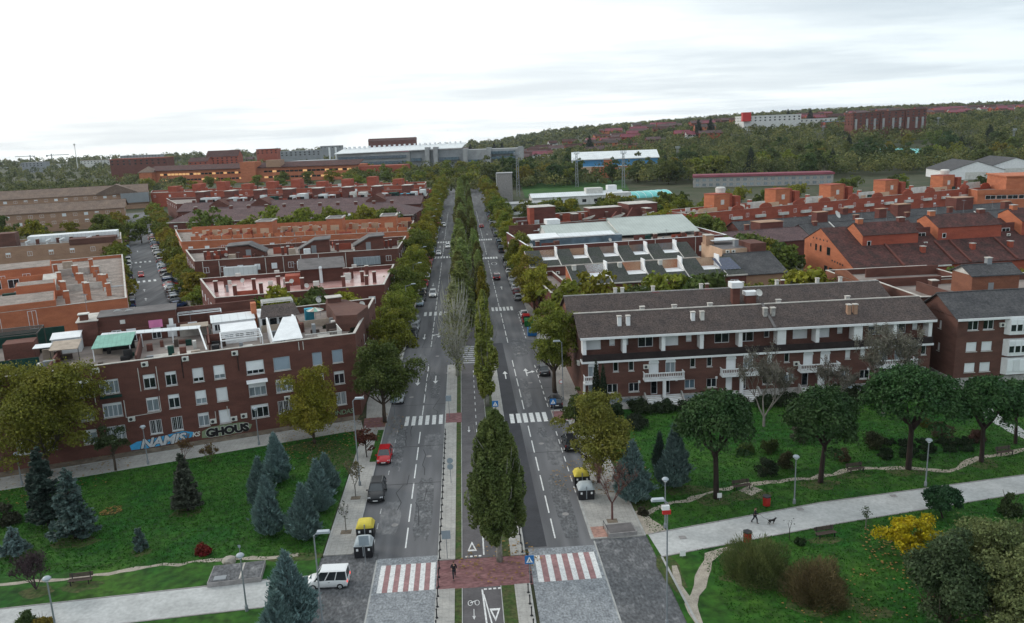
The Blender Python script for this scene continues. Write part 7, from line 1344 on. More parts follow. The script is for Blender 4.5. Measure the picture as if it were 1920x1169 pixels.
# woods: individual trees where they show largest, the rest one mass
wr = random.Random(31)
def wood_points(n, px0, px1, d0, d1):
    out = []
    while len(out) < n:
        d = d0 + (d1 - d0) * wr.random() ** 1.2; px = wr.uniform(px0, px1); x, _ = at_depth(px, 250, d); out.append((x, d))
    return out
def blocked(x, y):
    A1, B1 = at(1300, 352), at(1562, 346)
    if A1[0] - 4 < x < B1[0] + 6 and 478 < y < 545 and x < 240: return True
    if 84 < x < 166 and 618 < y < 712: return True
    if 14 < x < 128 and 385 < y < 560: return True
    if 290 < x < 430 and 440 < y < 552: return True
    if 140 < x < 290 and 430 < y < 548: return True
    if 195 < x < 300 and 295 < y < 375: return True
    if -18 < x < 18 and y < 545: return True
    if -225 < x < -14 and y < 580: return True
    return False
for (px0, px1, d0, d1, n, kind_, where, hh) in ((905, 1300, 575, 800, 58, 'dark', 'the park around the sports hall', 1.45), (1230, 1960, 545, 800, 72, 'dark', 'the park wood behind the school', 1.7), (640, 935, 500, 860, 44, 'yel', 'the grove closing the avenue', 1.3)):
    found = []
    while len(found) < n:
        (x, y), = wood_points(1, px0, px1, d0, d1)
        if not blocked(x, y): found.append((x / y, x, y))
    count = {}
    for _, x, y in sorted(found):
        q = wr.random()
        if kind_ == 'yel': look, ms, c, s_ = 'yellow green tree', FV[wr.randrange(5)], wr.choice([G_PLANE, (0.19, 0.20, 0.024), (0.115, 0.15, 0.028)]), hh * wr.uniform(0.85, 1.25)
        elif q < 0.58: look, ms, c, s_ = 'dark leafy tree', DV[wr.randrange(4)], wr.choice([(0.045, 0.080, 0.026), (0.058, 0.095, 0.030), (0.09, 0.12, 0.034)]), hh * wr.uniform(0.75, 1.1)
        elif q < 0.70: look, ms, c, s_ = 'dark conifer', CV[wr.randrange(3)], (0.028, 0.045, 0.03), hh * wr.uniform(0.7, 1.05)
        else: look, ms, c, s_ = 'yellow green tree', FV[wr.randrange(5)], wr.choice([G_PLANE, (0.19, 0.18, 0.024), (0.11, 0.14, 0.032)]), hh * 1.15 * wr.uniform(0.8, 1.15)
        k = count[look] = count.get(look, -1) + 1
        plant('tree', ms, x, y, c, f'{ordinal(k)} {look} from the left in {where}', 'tree', f'trees in {where}', s_, z=terrain(x, y) - 0.2)
def far_wood():
    V = []; r = np.random.default_rng(77); q4 = [at(*p) for p in ((1640, 305), (1820, 302), (1815, 292), (1650, 294))]; cx0, cx1 = min(q[0] for q in q4), max(q[0] for q in q4); cy0, cy1 = min(q[1] for q in q4), max(q[1] for q in q4)
    for (px0, px1, d0, d1, n) in ((930, 1990, 540, 800, 900), (640, 935, 480, 900, 240), (940, 1990, 1080, 1300, 800), (880, 1990, 1800, 2900, 1500), (925, 1990, 760, 1100, 1300), (945, 1990, 1060, 1900, 2000), (-60, 640, 900, 2300, 900), (560, 960, 860, 1900, 420), (-60, 330, 600, 900, 260)):
        for x, y in wood_points(n, px0, px1, d0, d1):
            if blocked(x, y) or (-560 < x < -290 and 900 < y < 1010) or (-330 < x < -60 and 780 < y < 900) or (-215 < x < 85 and 940 < y < 1070): continue
            if cx0 < x < cx1 and cy0 - 40 < y < cy1: continue                             # the open sports court
            h = wr.uniform(6, 13) * (1.35 if y < 940 and x > 100 else (0.75 if y > 1000 and x > 40 else 1)) * (1.7 if y > 1800 else 1); w = h * wr.uniform(0.8, 1.4); m = 110 if y < 800 else (80 if y < 1150 else 42); d = sphere_pts(m, r); d[:, 2] = np.abs(d[:, 2]) * 1.15 - 0.15
            p = d * np.array([w/2, w/2, h*0.62]) * (1 - 0.3*r.random(m))[:, None] + np.array([x, y, terrain(x, y) + h*0.36]); V.append(leaves(p, d, 1.25 if y < 800 else (1.6 if y < 1150 else (2.2 if y < 1800 else 4.0)), 1.3, 0.6, r))
    o = link('far_wood', mesh_np('far_wood', np.concatenate(V), 4, 'leaf_far'), color=(0.080, 0.108, 0.033)); tag(o, 'distant woodland and treetops merging along the hills and skyline', 'wood', kind='stuff')
far_wood()
sk = random.Random(4)
for i, (px, ty, d) in enumerate(((880, 243, 1180), (925, 236, 1180), (940, 234, 1200), (1105, 226, 1000), (1310, 215, 1000), (1333, 213, 1000), (1478, 205, 1300), (1520, 203, 1400))):
    x, zt = at_depth(px, ty, d); z = terrain(x, d); s_ = min(1.9, max(0.8, (zt - z) / 13)); plant('conifer', CV[i % 3], x, d, (0.026, 0.04, 0.03), f'{ordinal(i)} tall dark conifer breaking the skyline from the left', 'tree', 'conifers on the skyline', s_, z=z)
# ------------------------------------------------------------------ vehicles
def loft(mb, rings):
    n = len(rings[0]); b = len(mb.v)
    for r in rings: mb.v += [tuple(p) for p in r]
    for i in range(len(rings) - 1):
        for k in range(n): mb.f.append((b + i*n + k, b + i*n + (k+1) % n, b + (i+1)*n + (k+1) % n, b + (i+1)*n + k)); mb.m.append(mb.cur)
    mb.f.append(tuple(b + k for k in range(n - 1, -1, -1))); mb.m.append(mb.cur); mb.f.append(tuple(b + (len(rings)-1)*n + k for k in range(n))); mb.m.append(mb.cur)
KIND = {
 'hatchback': dict(st=[(-2.0,.74,.38,.88),(-1.9,.84,.24,.95),(-1.3,.885,.19,.97),(0.0,.89,.19,.95),(1.0,.885,.19,.93),(1.55,.86,.20,.84),(1.85,.79,.24,.70),(2.0,.64,.32,.56)], g=(-1.93,1.12,-1.45,0.22,1.48,.83,.62), ax=(-1.25,1.28), r=.31),
 'suv': dict(st=[(-2.2,.80,.45,1.0),(-2.1,.90,.30,1.08),(-1.4,.935,.25,1.10),(0.0,.94,.25,1.08),(1.1,.93,.25,1.06),(1.75,.91,.27,.98),(2.08,.84,.32,.84),(2.2,.70,.40,.66)], g=(-2.1,1.15,-1.72,0.25,1.66,.86,.66), ax=(-1.35,1.40), r=.36),
 'mpv': dict(st=[(-2.05,.80,.36,.95),(-1.98,.86,.24,1.02),(-1.3,.88,.20,1.04),(0.0,.885,.20,1.04),(1.0,.88,.20,1.0),(1.6,.86,.22,.90),(1.92,.80,.26,.76),(2.05,.68,.34,.60)], g=(-2.03,1.25,-1.93,0.55,1.84,.84,.72), ax=(-1.3,1.32), r=.31),
 'saloon': dict(st=[(-2.25,.74,.38,.84),(-2.1,.84,.26,.93),(-1.4,.88,.19,.95),(0.0,.89,.19,.93),(1.0,.885,.19,.91),(1.75,.86,.20,.82),(2.1,.79,.24,.70),(2.25,.64,.32,.56)], g=(-1.75,1.12,-1.02,0.2,1.43,.81,.60), ax=(-1.4,1.42), r=.31)}
def wheel_meshes(r):
    def f():
        t = MB(); n = 16; prof = [(r*0.62, -0.10), (r*0.95, -0.105), (r, -0.07), (r, 0.07), (r*0.95, 0.105), (r*0.62, 0.10)]
        rings = [[(x, q*math.cos(a), q*math.sin(a)) for q, x in prof] for a in [2*math.pi*k/n for k in range(n)]]
        for k in range(n):
            A, Bn = rings[k], rings[(k+1) % n]
            for i in range(len(prof) - 1): t.face([A[i], A[i+1], Bn[i+1], Bn[i]])
        w = MB()
        for s in (-1, 1):
            pts = [(s*0.085, r*0.62*math.cos(a), r*0.62*math.sin(a)) for a in [2*math.pi*k/12 for k in range(12)]]; w.face(pts if s > 0 else pts[::-1])
        for k in range(5): a = 2*math.pi*k/5; w.tube([(0.09, 0, 0), (0.095, r*0.6*math.cos(a), r*0.6*math.sin(a))], 0.03, 4).tube([(-0.09, 0, 0), (-0.095, r*0.6*math.cos(a), r*0.6*math.sin(a))], 0.03, 4)
        return t.mesh('tyre', 'tyre', True), w.mesh('rim', 'rim')
    return cached(('wheel', r), f)
def make_car(kind, near=True, lit=False):
    K = KIND[kind]; root = empty('parked_car', (0, 0, -500)); mb = MB(); rings = []
    for y, w, zl, zb in K['st']:
        half = [(0, zl), (w*.86, zl), (w*.97, zl + .10), (w, (zl + zb)/2), (w*.975, zb - .10), (w*.90, zb), (w*.5, zb + .025), (0, zb + .035)]; rings.append([(x, y, z) for x, z in half] + [(-x, y, z) for x, z in half[-2:0:-1]])
    loft(mb, [r[::-1] for r in rings]); body = mb.build('body', 'car_paint', root, smooth=True)
    y0, y3, y1, y2, zr, wb, wt = K['g']; zb0, zb1 = np.interp(y0, [s[0] for s in K['st']], [s[3] for s in K['st']]) - .02, np.interp(y3, [s[0] for s in K['st']], [s[3] for s in K['st']]) - .03
    Bt = [(-wb, y0, zb0), (wb, y0, zb0), (wb, y3, zb1), (-wb, y3, zb1)]; Tp = [(-wt, y1, zr), (wt, y1, zr), (wt, y2, zr), (-wt, y2, zr)]
    for nm, q in (('rear_window', (Bt[0], Bt[1], Tp[1], Tp[0])), ('windscreen', (Bt[2], Bt[3], Tp[3], Tp[2])), ('side_window', (Bt[1], Bt[2], Tp[2], Tp[1])), ('side_window', (Bt[3], Bt[0], Tp[0], Tp[3]))): MB().face(q).build(nm, 'car_glass', root)
    rf = MB(); e = 0.03; rf.prism([(-wt - e, y1 - e), (wt + e, y1 - e), (wt + e, y2 + e), (-wt - e, y2 + e)], zr - .015, zr + .03); rf.prism([(-wt*.8, y1 + .1), (wt*.8, y1 + .1), (wt*.8, y2 - .1), (-wt*.8, y2 - .1)], zr + .03, zr + .055)
    for a, c in zip(Bt, Tp): rf.tube([a, c], 0.055, 5)
    for s in (-1, 1):
        for t in ((0.36, 0.66) if kind == 'mpv' else (0.42,)): ym, yt = y0 + (y3 - y0)*t, y1 + (y2 - y1)*(t - 0.02); rf.tube([(s*(wb + .005), ym, np.interp(ym, [q[0] for q in K['st']], [q[3] for q in K['st']]) - .03), (s*(wt + .005), yt, zr)], 0.05, 4)
    rf.build('roof', 'car_paint', root)
    ty, rm = wheel_meshes(K['r']); W2 = max(s[1] for s in K['st'])
    for y in K['ax']:
        for s in (-1, 1):
            wh = link('wheel', ty, root, (s*(W2 - 0.09), y, K['r']))
            if near: link('rim', rm, wh)
    f, r = K['st'][-2], K['st'][1]
    if near:
        mb = MB().box(-W2*.9, W2*.9, K['st'][0][0] - .03, K['st'][0][0] + .2, K['st'][0][2] - .03, K['st'][0][2] + .14); mb.build('rear_bumper', 'plastic_dark', root)
        MB().box(-W2*.62, W2*.62, K['st'][-1][0] - .12, K['st'][-1][0] + .02, .34, .48).build('grille', 'plastic_dark', root)
        for s in (-1, 1):
            MB().box(s*W2 - .01 if s > 0 else s*W2 - .17, s*W2 + .17 if s > 0 else s*W2 + .01, y3 - .45, y3 - .3, zb1 + .02, zb1 + .16).build('mirror', 'car_paint', root)
            MB().box(s*W2 - .012 if s > 0 else s*W2 - .014, s*W2 + .014 if s > 0 else s*W2 + .012, -.35, -.17, .78, .81).build('door_handle', 'plastic_dark', root)
        MB().box(-.26, .26, K['st'][-1][0] + .02, K['st'][-1][0] + .04, .36, .47).build('number_plate', 'plate', root); MB().box(-.26, .26, K['st'][0][0] - .05, K['st'][0][0] - .03, .55, .66).build('number_plate', 'plate', root)
        if kind in ('suv',):
            for s in (-1, 1): MB().tube([(s*wt*.92, y1 + .15, zr + .09), (s*wt*.92, y2 - .15, zr + .09)], 0.025, 4).build('roof_rail', 'rim', root)
    for s in (-1, 1):
        MB().prism([(s*f[1]*.62, f[0] - .1), (s*f[1]*1.01, f[0] - .22), (s*f[1]*.98, f[0] + .02), (s*f[1]*.64, f[0] + .1)][::s], f[3] - .2, f[3] - .03).build('headlight', 'headlamp_on' if lit else 'lamp_glass', root)
        MB().box(min(s*r[1]*.72, s*r[1]*.97), max(s*r[1]*.72, s*r[1]*.97), r[0] - .09, r[0] + .05, r[3] - .3, r[3] - .06).build('tail_light', 'tail_on' if lit else 'tail_red', root)
    return root
PROTO = {}
def car(kind, x, y, rz, color, label, near=False, lit=False, group=None, name='parked_car', z=0.0, cat='car'):
    key = (kind, near, lit)
    if key not in PROTO: PROTO[key] = make_car(kind, near, lit); c = PROTO[key]
    else: c = copy_tree(PROTO[key])
    c.name = name; c.location = (x, y, z); c.rotation_euler = (0, 0, rz); tag(c, label, cat, group)
    for k in ('group',):
        if group is None and k in c.keys(): del c[k]
    for ch in c.children:
        if ch.data.materials and ch.data.materials[0] == M['car_paint']: ch.color = (*color, 1)
    return c
CC = {'white': (.72, .73, .74), 'silver': (.36, .38, .40), 'black': (.012, .012, .015), 'dark grey': (.06, .065, .075), 'red': (.42, .012, .018), 'blue': (.03, .07, .19), 'pale blue': (.24, .33, .42), 'dark green': (.02, .07, .035), 'maroon': (.14, .015, .03)}
PI = math.pi
x, y = at(720, 862); car('hatchback', -11.55, y, PI, CC['red'], 'red hatchback parked at the left kerb', True)
x, y = at(704, 930); car('suv', -11.45, y, PI, CC['black'], 'black estate parked left behind the containers', True)
x, y = at(610, 1098); car('mpv', x + 0.3, y, PI/2 - 0.04, CC['white'], 'white van turning in from the left path', True, True, name='van', cat='van').scale = (0.93, 0.93, 0.93)
x, y = at(1058, 838); car('suv', 12.2, y, 0, CC['black'], 'black car parked under the orange autumn tree', True)
x, y = at(1033, 760); car('hatchback', 12.2, y, 0, CC['black'], 'black car parked behind the right crossing sign', True)
x, y = at(1017, 700); car('saloon', 12.1, y, 0, CC['dark grey'], 'dark car parked below the round plane tree', True)
x, y = at(741, 752); car('hatchback', -11.5, y, PI, CC['silver'], 'silver car parked beyond the left crossing', True)
kinds = ['hatchback', 'suv', 'saloon', 'hatchback', 'mpv']; pal = ['white', 'silver', 'dark grey', 'black', 'silver', 'white', 'blue', 'pale blue', 'dark grey', 'red']
cr = random.Random(17)
def parked(X, y0, y1, step, rz, side, fixed=(), skip=()):
    y, i = y0, 0
    while y < y1:
        if not any(a < y < b for a, b in skip):
            c = fixed[i] if i < len(fixed) else cr.choice(pal); k = cr.choice(kinds); car(k, X + cr.uniform(-.1, .1), y, rz + cr.uniform(-.02, .02), CC[c], f'{c} car, {ordinal(i)} parked along the {side} beyond the turning gap', y < 200, group=f'cars parked along the {side}'); i += 1
        y += step + cr.uniform(0, 0.9)
parked(-11.5, 152, 400, 5.6, PI, 'left kerb of the avenue', ('black', 'dark grey', 'silver', 'silver', 'pale blue'), ((174, 185), (258, 270), (297, 307)))
parked(12.1, 166, 400, 5.6, 0, 'right kerb of the avenue', ('red', 'white', 'silver', 'maroon', 'white', 'silver', 'white', 'dark grey', 'white'), ((176, 185), (253, 263), (299, 308)))
for i, (px, py, k, c, up, lab) in enumerate(((812, 556, 'suv', 'white', False, 'white car with headlights on coming down the left lanes'), (821, 478, 'saloon', 'white', False, 'second oncoming white car further up the left lanes'), (832, 425, 'suv', 'white', False, 'white car crossing between lanes far up the avenue'), (931, 524, 'suv', 'maroon', True, 'dark red car with tail lights driving away on the right'), (903, 427, 'hatchback', 'red', True, 'small red car far away on the right lanes'), (840, 465, 'hatchback', 'white', False, 'white car partly hidden by the poplars'))):
    x, y = at(px, py); x = max(-9.2, min(9.2, x)); x = min(x, -5.6) if not up else max(x, 5.6); car(k, x, y, 0 if up else PI, CC[c], lab, True, True, name='moving_car', group='cars driving on the avenue')
la = math.atan2(LS.y, LS.x) - PI/2
j = 0
for t in np.arange(4, 190, 2.7):
    if any(a < t < b for a, b in ((4, 11), (48, 55), (93, 100))): continue
    x, y = ls(t, 6.6); c = cr.choice(pal); car(cr.choice(kinds), x, y, la - PI/2 + 0.35, CC[c], f'{c} car, {ordinal(j)} angled in the bays of the side street', False, group='cars parked in the side street bays'); j += 1
j = 0
for t in np.arange(0, 200, 5.9):
    if cr.random() < 0.35: continue
    x, y = ls(t, -4.0); c = cr.choice(pal); car(cr.choice(kinds), x, y, la, CC[c], f'{c} car, {ordinal(j)} along the left kerb of the side street', False, group='cars along the side street kerb'); j += 1
x, y = ls(62, -0.8); car('hatchback', x, y, la + PI, CC['red'], 'red car driving along the side street', False, True, name='moving_car')
j = 0
for i in range(14):
    x, y = at(1715 + i * 13, 306 - (i % 3) * 3); c = cr.choice(pal); car(cr.choice(kinds), x, y, 1.2, CC[c], f'{ordinal(i)} tiny car from the left in the distant car park', False, group='cars in the distant car park', z=terrain(x, y) + 0.25)

# ------------------------------------------------------------------ street furniture
def lamp_px(px, py, ty, label, kind='disc', group=None, arm=1):
    x, y = at(px, py); _, zt = at_depth(px, ty, y); h = zt; b = Building('street_lamp', label, x, y, 0, 0.05, 'street lamp', group)
    b.part('base', MB().lathe([(0.16, 0), (0.15, 0.5), (0.09, 0.62)], 0, 0, 10), 'pole'); b.part('pole', MB().tube([(0, 0, 0), (0, 0, h - 0.25)], [0.085, 0.055], 8), 'pole')
    if kind == 'disc':
        b.part('lamp_shade', MB().lathe([(0.10, h - 0.2), (0.34, h - 0.12), (0.36, h - 0.03), (0.25, h + 0.1), (0.05, h + 0.16)], 0, 0, 14), 'lamp_head', smooth=True); b.part('diffuser', MB().lathe([(0.08, h - 0.34), (0.17, h - 0.3), (0.2, h - 0.16)], 0, 0, 12), 'lamp_glass', smooth=True)
    else:
        b.part('arm', MB().tube([(0, 0, h - 0.3), (arm * 0.2, 0, h - 0.08), (arm * 0.9, 0, h)], [0.05, 0.045, 0.04], 6), 'pole'); b.part('lantern', MB().extrude_y([(min(arm*.2, arm*1.3), h - .06), (max(arm*.2, arm*1.3), h - .06), (max(arm*.2, arm*1.3) - .08, h + .12), (min(arm*.2, arm*1.3) + .08, h + .12)], -.2, .2), 'lamp_head')
        if kind == 'double': b.part('lantern', MB().extrude_y([(-1.1, h - .06), (-.2, h - .06), (-.25, h + .12), (-1.0, h + .12)], -.2, .2), 'lamp_head')
    return b
G_ = 'lamps beside the park paths'
for a in ((105, 1182, 1084, 'disc lamp beside the left bench'), (463, 1147, 1041, 'disc lamp on the left path by the utility slab'), (1247, 992, 899, 'disc lamp behind the tall lamp at the right path mouth'), (1489, 946, 857, 'disc lamp beside the middle of the right path'), (1735, 913, 826, 'disc lamp on the right path under the widest pine')): lamp_px(*a, 'disc', G_)
lamp_px(608, 1200, 999, 'tall lamp in front of the white van', 'arm'); b = lamp_px(1250, 1175, 938, 'tall lamp at the bottom right carrying a red and white box', 'arm', arm=-1); _, hz = at_depth(1250, 938, b.y); b.part('camera_box', MB().mat('sign_white').box(-0.5, 0.1, -0.35, -0.08, hz - 0.75, hz - 0.4).mat('sign_red').box(-0.45, 0.2, -0.38, -0.1, hz - 1.1, hz - 0.76))
lamp_px(675, 912, 748, 'tall lamp on the left pavement before the near block corner', 'arm'); lamp_px(1056, 752, 640, 'slim lamp beside the gable of the right terrace', 'arm', arm=-1)
for i, (px, py, ty) in enumerate(((486, 836, 766), (278, 872, 800), (42, 912, 850))): lamp_px(px, py, ty, ('dark lamp post by the black graffiti', 'dark lamp post right of the blue graffiti', 'dark lamp post at the far left pavement')[i], 'disc', 'lamp posts along the graffiti wall')
for i, y in enumerate(np.arange(165, 420, 28)):
    b = Building('street_lamp', f'{ordinal(i)} tall avenue lamp among the left pavement trees', -12.9, y, 0, 0.1, 'street lamp', 'avenue lamps'); b.part('pole', MB().tube([(0, 0, 0), (0, 0, 9.3)], [0.1, 0.06], 6), 'pole'); b.part('arm', MB().tube([(0, 0, 9.2), (1.6, 0, 9.6)], 0.05, 5), 'pole'); b.part('lantern', MB().box(1.2, 2.1, -.18, .18, 9.55, 9.72), 'lamp_head')
# bollards
bm = MB().lathe([(0.09, 0), (0.08, 0.1), (0.055, 0.14), (0.05, 0.72), (0.075, 0.76), (0.075, 0.82), (0.03, 0.92)], 0, 0, 8).mesh('post', 'iron', True); bb = MB().lathe([(0.13, 0), (0.12, 0.05)], 0, 0, 8).mesh('base', 'iron')
def bollard(x, y, lab, z=0.12):
    o = empty('bollard', (x, y, z), 0, lab, 'bollard', 'black bollards along the median'); link('post', bm, o); link('base', bb, o)
for i, y in enumerate(np.arange(57.4, 104, 1.62)): bollard(-4.0, y, f'{ordinal(i)} black bollard from the bottom along the left median kerb', 0.03 if 65 < y < 70.1 else 0.12)
for i, y in enumerate(np.arange(56.5, 75, 1.75)): bollard(4.42 if 65 < y < 70 else 4.0, y, f'{ordinal(i)} black bollard from the bottom along the right median kerb', 0.03 if 65 < y < 70.1 else 0.12)
# signs
def sign(px, py, ty, kind, label, w=0.75, z=0.1, face=-1):
    x, y = at(px, py); _, zt = at_depth(px, ty, y); b = Building('road_sign', label, x, y, 0, z, 'road sign'); h = zt - z
    b.part('post', MB().tube([(0, 0.04, 0), (0, 0.04, h - 0.05)], 0.035, 6), 'pole'); f = -0.02
    if kind == 'crossing':
        b.box('plate', -w/2, w/2, f, 0.02, h - w, h, 'sign_blue'); b.part('triangle', MB().face([(-w*.38, f - .006, h - w*.84), (w*.38, f - .006, h - w*.84), (0, f - .006, h - w*.12)]), 'sign_white')
        mb = MB(); c = h - w*.55                 # walking figure
        mb.face([(-.03, f - .012, c + .06), (.03, f - .012, c + .06), (.03, f - .012, c + .14), (-.03, f - .012, c + .14)]).face([(-.05, f - .012, c - .06), (.04, f - .012, c - .06), (.04, f - .012, c + .05), (-.04, f - .012, c + .05)]).face([(-.13, f - .012, c - .2), (-.08, f - .012, c - .2), (.0, f - .012, c - .06), (-.05, f - .012, c - .06)]).face([(.08, f - .012, c - .2), (.13, f - .012, c - .2), (.04, f - .012, c - .06), (.0, f - .012, c - .06)]); b.part('figure', mb, 'sign_black')
    elif kind == 'back': b.box('plate', -w/2, w/2, f, 0.0, h - w*1.05, h, 'sign_grey')
    elif kind == 'rounds':
        for k in (0, 1): b.part('plate', MB().face([(0.36*math.cos(t), f, h - 0.4 - 0.75*k + 0.36*math.sin(t)) for t in np.linspace(0, 2*PI, 17)[:-1]]).face([(0.36*math.cos(t), f + .02, h - 0.4 - 0.75*k + 0.36*math.sin(t)) for t in np.linspace(2*PI, 0, 17)[:-1]]), 'sign_grey')
    elif kind == 'round': b.part('plate', MB().mat('sign_red').face([(0.33*math.cos(t), f, h - 0.35 + 0.33*math.sin(t)) for t in np.linspace(0, 2*PI, 17)[:-1]]).mat('sign_white').face([(0.25*math.cos(t), f - .006, h - 0.35 + 0.25*math.sin(t)) for t in np.linspace(0, 2*PI, 17)[:-1]]))
    elif kind == 'notice': b.box('plate', -w/2, w/2, f, 0.01, h - w*1.1, h, 'sign_white')
sign(994, 1092, 1042, 'crossing', 'blue pedestrian crossing sign beside the near crossing', 0.82); sign(930, 792, 752, 'crossing', 'blue pedestrian crossing sign at the second crossing on the median', 0.85); sign(1038, 790, 748, 'crossing', 'blue pedestrian crossing sign on the right pavement', 0.85)
sign(686, 1062, 1005, 'back', 'grey back of a square sign before the left containers', 0.95); sign(839, 1050, 995, 'back', 'grey back of a square sign on the median', 0.85); sign(846, 908, 858, 'rounds', 'two grey round sign backs on one post, nearer', 0.7); sign(843, 785, 742, 'back', 'grey blue sign back on the median at the second crossing', 0.8); sign(1053, 752, 712, 'round', 'round red and white sign on the right pavement', 0.7); sign(741, 790, 742, 'back', 'grey sign back by the silver car beyond the left crossing', 1.0)
sign(1349, 940, 925, 'notice', 'small white notice in front of the first pine', 0.5); sign(1280, 1047, 1032, 'notice', 'small white notice at the lower path corner', 0.55); sign(453, 1062, 1022, 'back', 'thin sign post behind the white van', 0.25)
# recycling containers
def container(px, py, lid, label, z=0.0):
    x, y = at(px, py); b = Building('waste_container', label, x, y, 0, z, 'container', 'kerbside waste containers'); w, d = 1.75, 1.75
    b.part('body', MB().extrude_x([(-d/2 + .12, .08), (d/2 - .12, .08), (d/2, 1.15), (d/2 - .02, 1.3), (-d/2 + .02, 1.3), (-d/2, 1.15)], -w/2, w/2), 'bin_black'); dm = MB(); nx, ny = 8, 12; X = np.linspace(-1, 1, nx + 1); T = np.linspace(0, PI, ny + 1); pt = lambda i, j: ((w/2 + .03) * X[i], -math.cos(T[j]) * d * .5 * (1 - .06 * abs(X[i])**4), 1.3 + .66 * math.sin(T[j]) ** .8 * (1 - abs(X[i])**5) ** .6)
    for i in range(nx):
        for j in range(ny): dm.face([pt(i, j), pt(i + 1, j), pt(i + 1, j + 1), pt(i, j + 1)])
    b.part('lid', dm, lid); b.box('lifting_bar', -.05, .05, -d/2 - .03, -d/2 + .06, .3, 1.75, 'pole')
    for s in (-1, 1): b.box('sticker', s*w*.32 - .1, s*w*.32 + .1, -d/2 - .012, -d/2 + .05, .85, 1.1, 'sign_white')
    for s in (-1, 1): b.part('foot', MB().box(s*.7 - .12, s*.7 + .12, -.6, .6, 0, .08), 'tyre')
container(684, 1040, 'bin_grey', 'grey lidded black container at the left kerb'); container(687, 1006, 'bin_yellow', 'yellow lidded black container at the left kerb'); container(1098, 934, 'bin_grey', 'grey lidded black container at the right kerb'); container(1090, 908, 'bin_yellow', 'yellow lidded black container at the right kerb')
for px, py, m, lab in ((992, 630, 'sign_blue', 'blue paper container on the right pavement'), (989, 612, 'bin_green', 'green glass container on the right pavement')):
    if m == 'bin_green': material('bin_green', (0.02, 0.16, 0.04), 0.5, 0.15, 2)
    x, y = at(px, py); b = Building('waste_container', lab, 12.4, y, 0, 0, 'container'); b.part('body', MB().extrude_x([(-.6, .1), (.6, .1), (.75, 1.3), (.4, 1.75), (-.4, 1.75), (-.75, 1.3)], -.9, .9), m); b.box('slot', -.5, .5, -.74, -.6, 1.1, 1.25, 'plastic_dark')
# benches
def bench(px, py, rz, label):
    x, y = at(px, py); b = Building('park_bench', label, x, y, rz, 0.08, 'bench', 'park benches'); L = 2.1
    for i in range(4): b.part('seat_slat', MB().box(-L/2, L/2, -.30 + i*.15, -.18 + i*.15, .42, .46), 'wood_dark')
    for i in range(3): b.part('back_slat', MB().extrude_x([(.32 + i*.03, .55 + i*.13), (.36 + i*.03, .55 + i*.13), (.385 + i*.03, .65 + i*.13), (.345 + i*.03, .65 + i*.13)], -L/2, L/2), 'wood_dark')
    for s in (-.8, .8): b.part('leg', MB().box(s - .04, s + .04, -.3, -.22, 0, .42).box(s - .04, s + .04, .26, .34, 0, .42).box(s - .035, s + .035, -.3, .34, .38, .42).extrude_x([(.28, .4), (.34, .4), (.46, .95), (.40, .95)], s - .035, s + .035), 'iron')
for a in ((152, 1096, 5, 'dark bench beside the dirt trail on the left lawn'), (1391, 918, 9, 'dark bench under the first pine beside the red bin'), (1604, 886, 9, 'dark bench between the middle pines'), (1548, 1008, 9, 'bench on the lower side of the right path'), (1884, 854, 9, 'dark bench at the right edge under the pines')): bench(*a)
def litter(px, py, label):
    x, y = at(px, py); b = Building('litter_bin', label, x, y, 10, 0.08, 'litter bin', 'red litter bins'); b.part('body', MB().lathe([(.36, .12), (.42, .15), (.46, 1.05), (.44, 1.1)], 0, 0, 6), 'red_bin'); b.part('rim', MB().lathe([(.47, 1.1), (.47, 1.2), (.36, 1.21)], 0, 0, 6), 'plastic_dark'); b.part('post', MB().tube([(0, 0, 0), (0, 0, .3)], .06, 6), 'iron')
litter(1401, 1019, 'red litter bin on the near side of the right path'); litter(1437, 951, 'red litter bin on the far side of the right path')
# utility covers, tree pits, rock, grates
x, y = at(440, 1086); b = Building('utility_cover', 'large raised concrete slab with hatch on the left lawn', x, y, 5, 0.05, 'concrete slab'); b.box('slab', -2.2, 2.6, -1.2, 1.9, 0, 0.5, 'slab'); b.box('top', -2.1, 2.5, -1.1, 1.8, 0.5, 0.54, 'asphalt_worn'); b.box('hatch', -1.7, -0.6, -0.9, -0.2, 0.54, 0.57, 'panel_grey'); b.box('joint', 0.6, 0.75, -1.1, 1.8, 0.54, 0.56, 'coping')
x, y = at(1163, 1000); b = Building('utility_cover', 'low steel utility cover with railing on the right pavement', x, y, 4, 0.12, 'utility cover'); b.box('slab', -1.4, 1.5, -.9, 1.1, 0, 0.4, 'slab'); b.box('grate', -1.25, 1.35, -.75, .95, 0.4, 0.43, 'bitumen'); b.part('railing', MB().tube([(-1.5, -.9, 0), (-1.5, -.9, .9), (-1.5, 1.0, .9), (-1.5, 1.0, 0)], .035, 5), 'pole_dark')
x, y = at(430, 1056); mb = MB(); rr_ = random.Random(2); bm_ = bmesh.new(); bmesh.ops.create_icosphere(bm_, subdivisions=2, radius=0.7)
for v in bm_.verts: v.co *= rr_.uniform(0.82, 1.12); v.co.z *= 0.6
me = bpy.data.meshes.new('boulder'); bm_.to_mesh(me); bm_.free(); me.materials.append(M['stone']); tag(link('boulder', me, None, (x, y, 0.25)), 'pale boulder behind the concrete slab', 'rock')
for px, py in ((667, 934), (649, 998), (1148, 977)): x, y = at(px, py, .12); slab('tree_pit', rect(x - .55, x + .55, y - .45, y + .45), 0.128, 'soil')
for px, py in ((647, 962), (1500, 955), (1675, 930), (1280, 1008), (840, 700)): x, y = at(px, py, .12); sheet('drain_cover', rect(x - .35, x + .35, y - .3, y + .3), 0.134, 'slab')
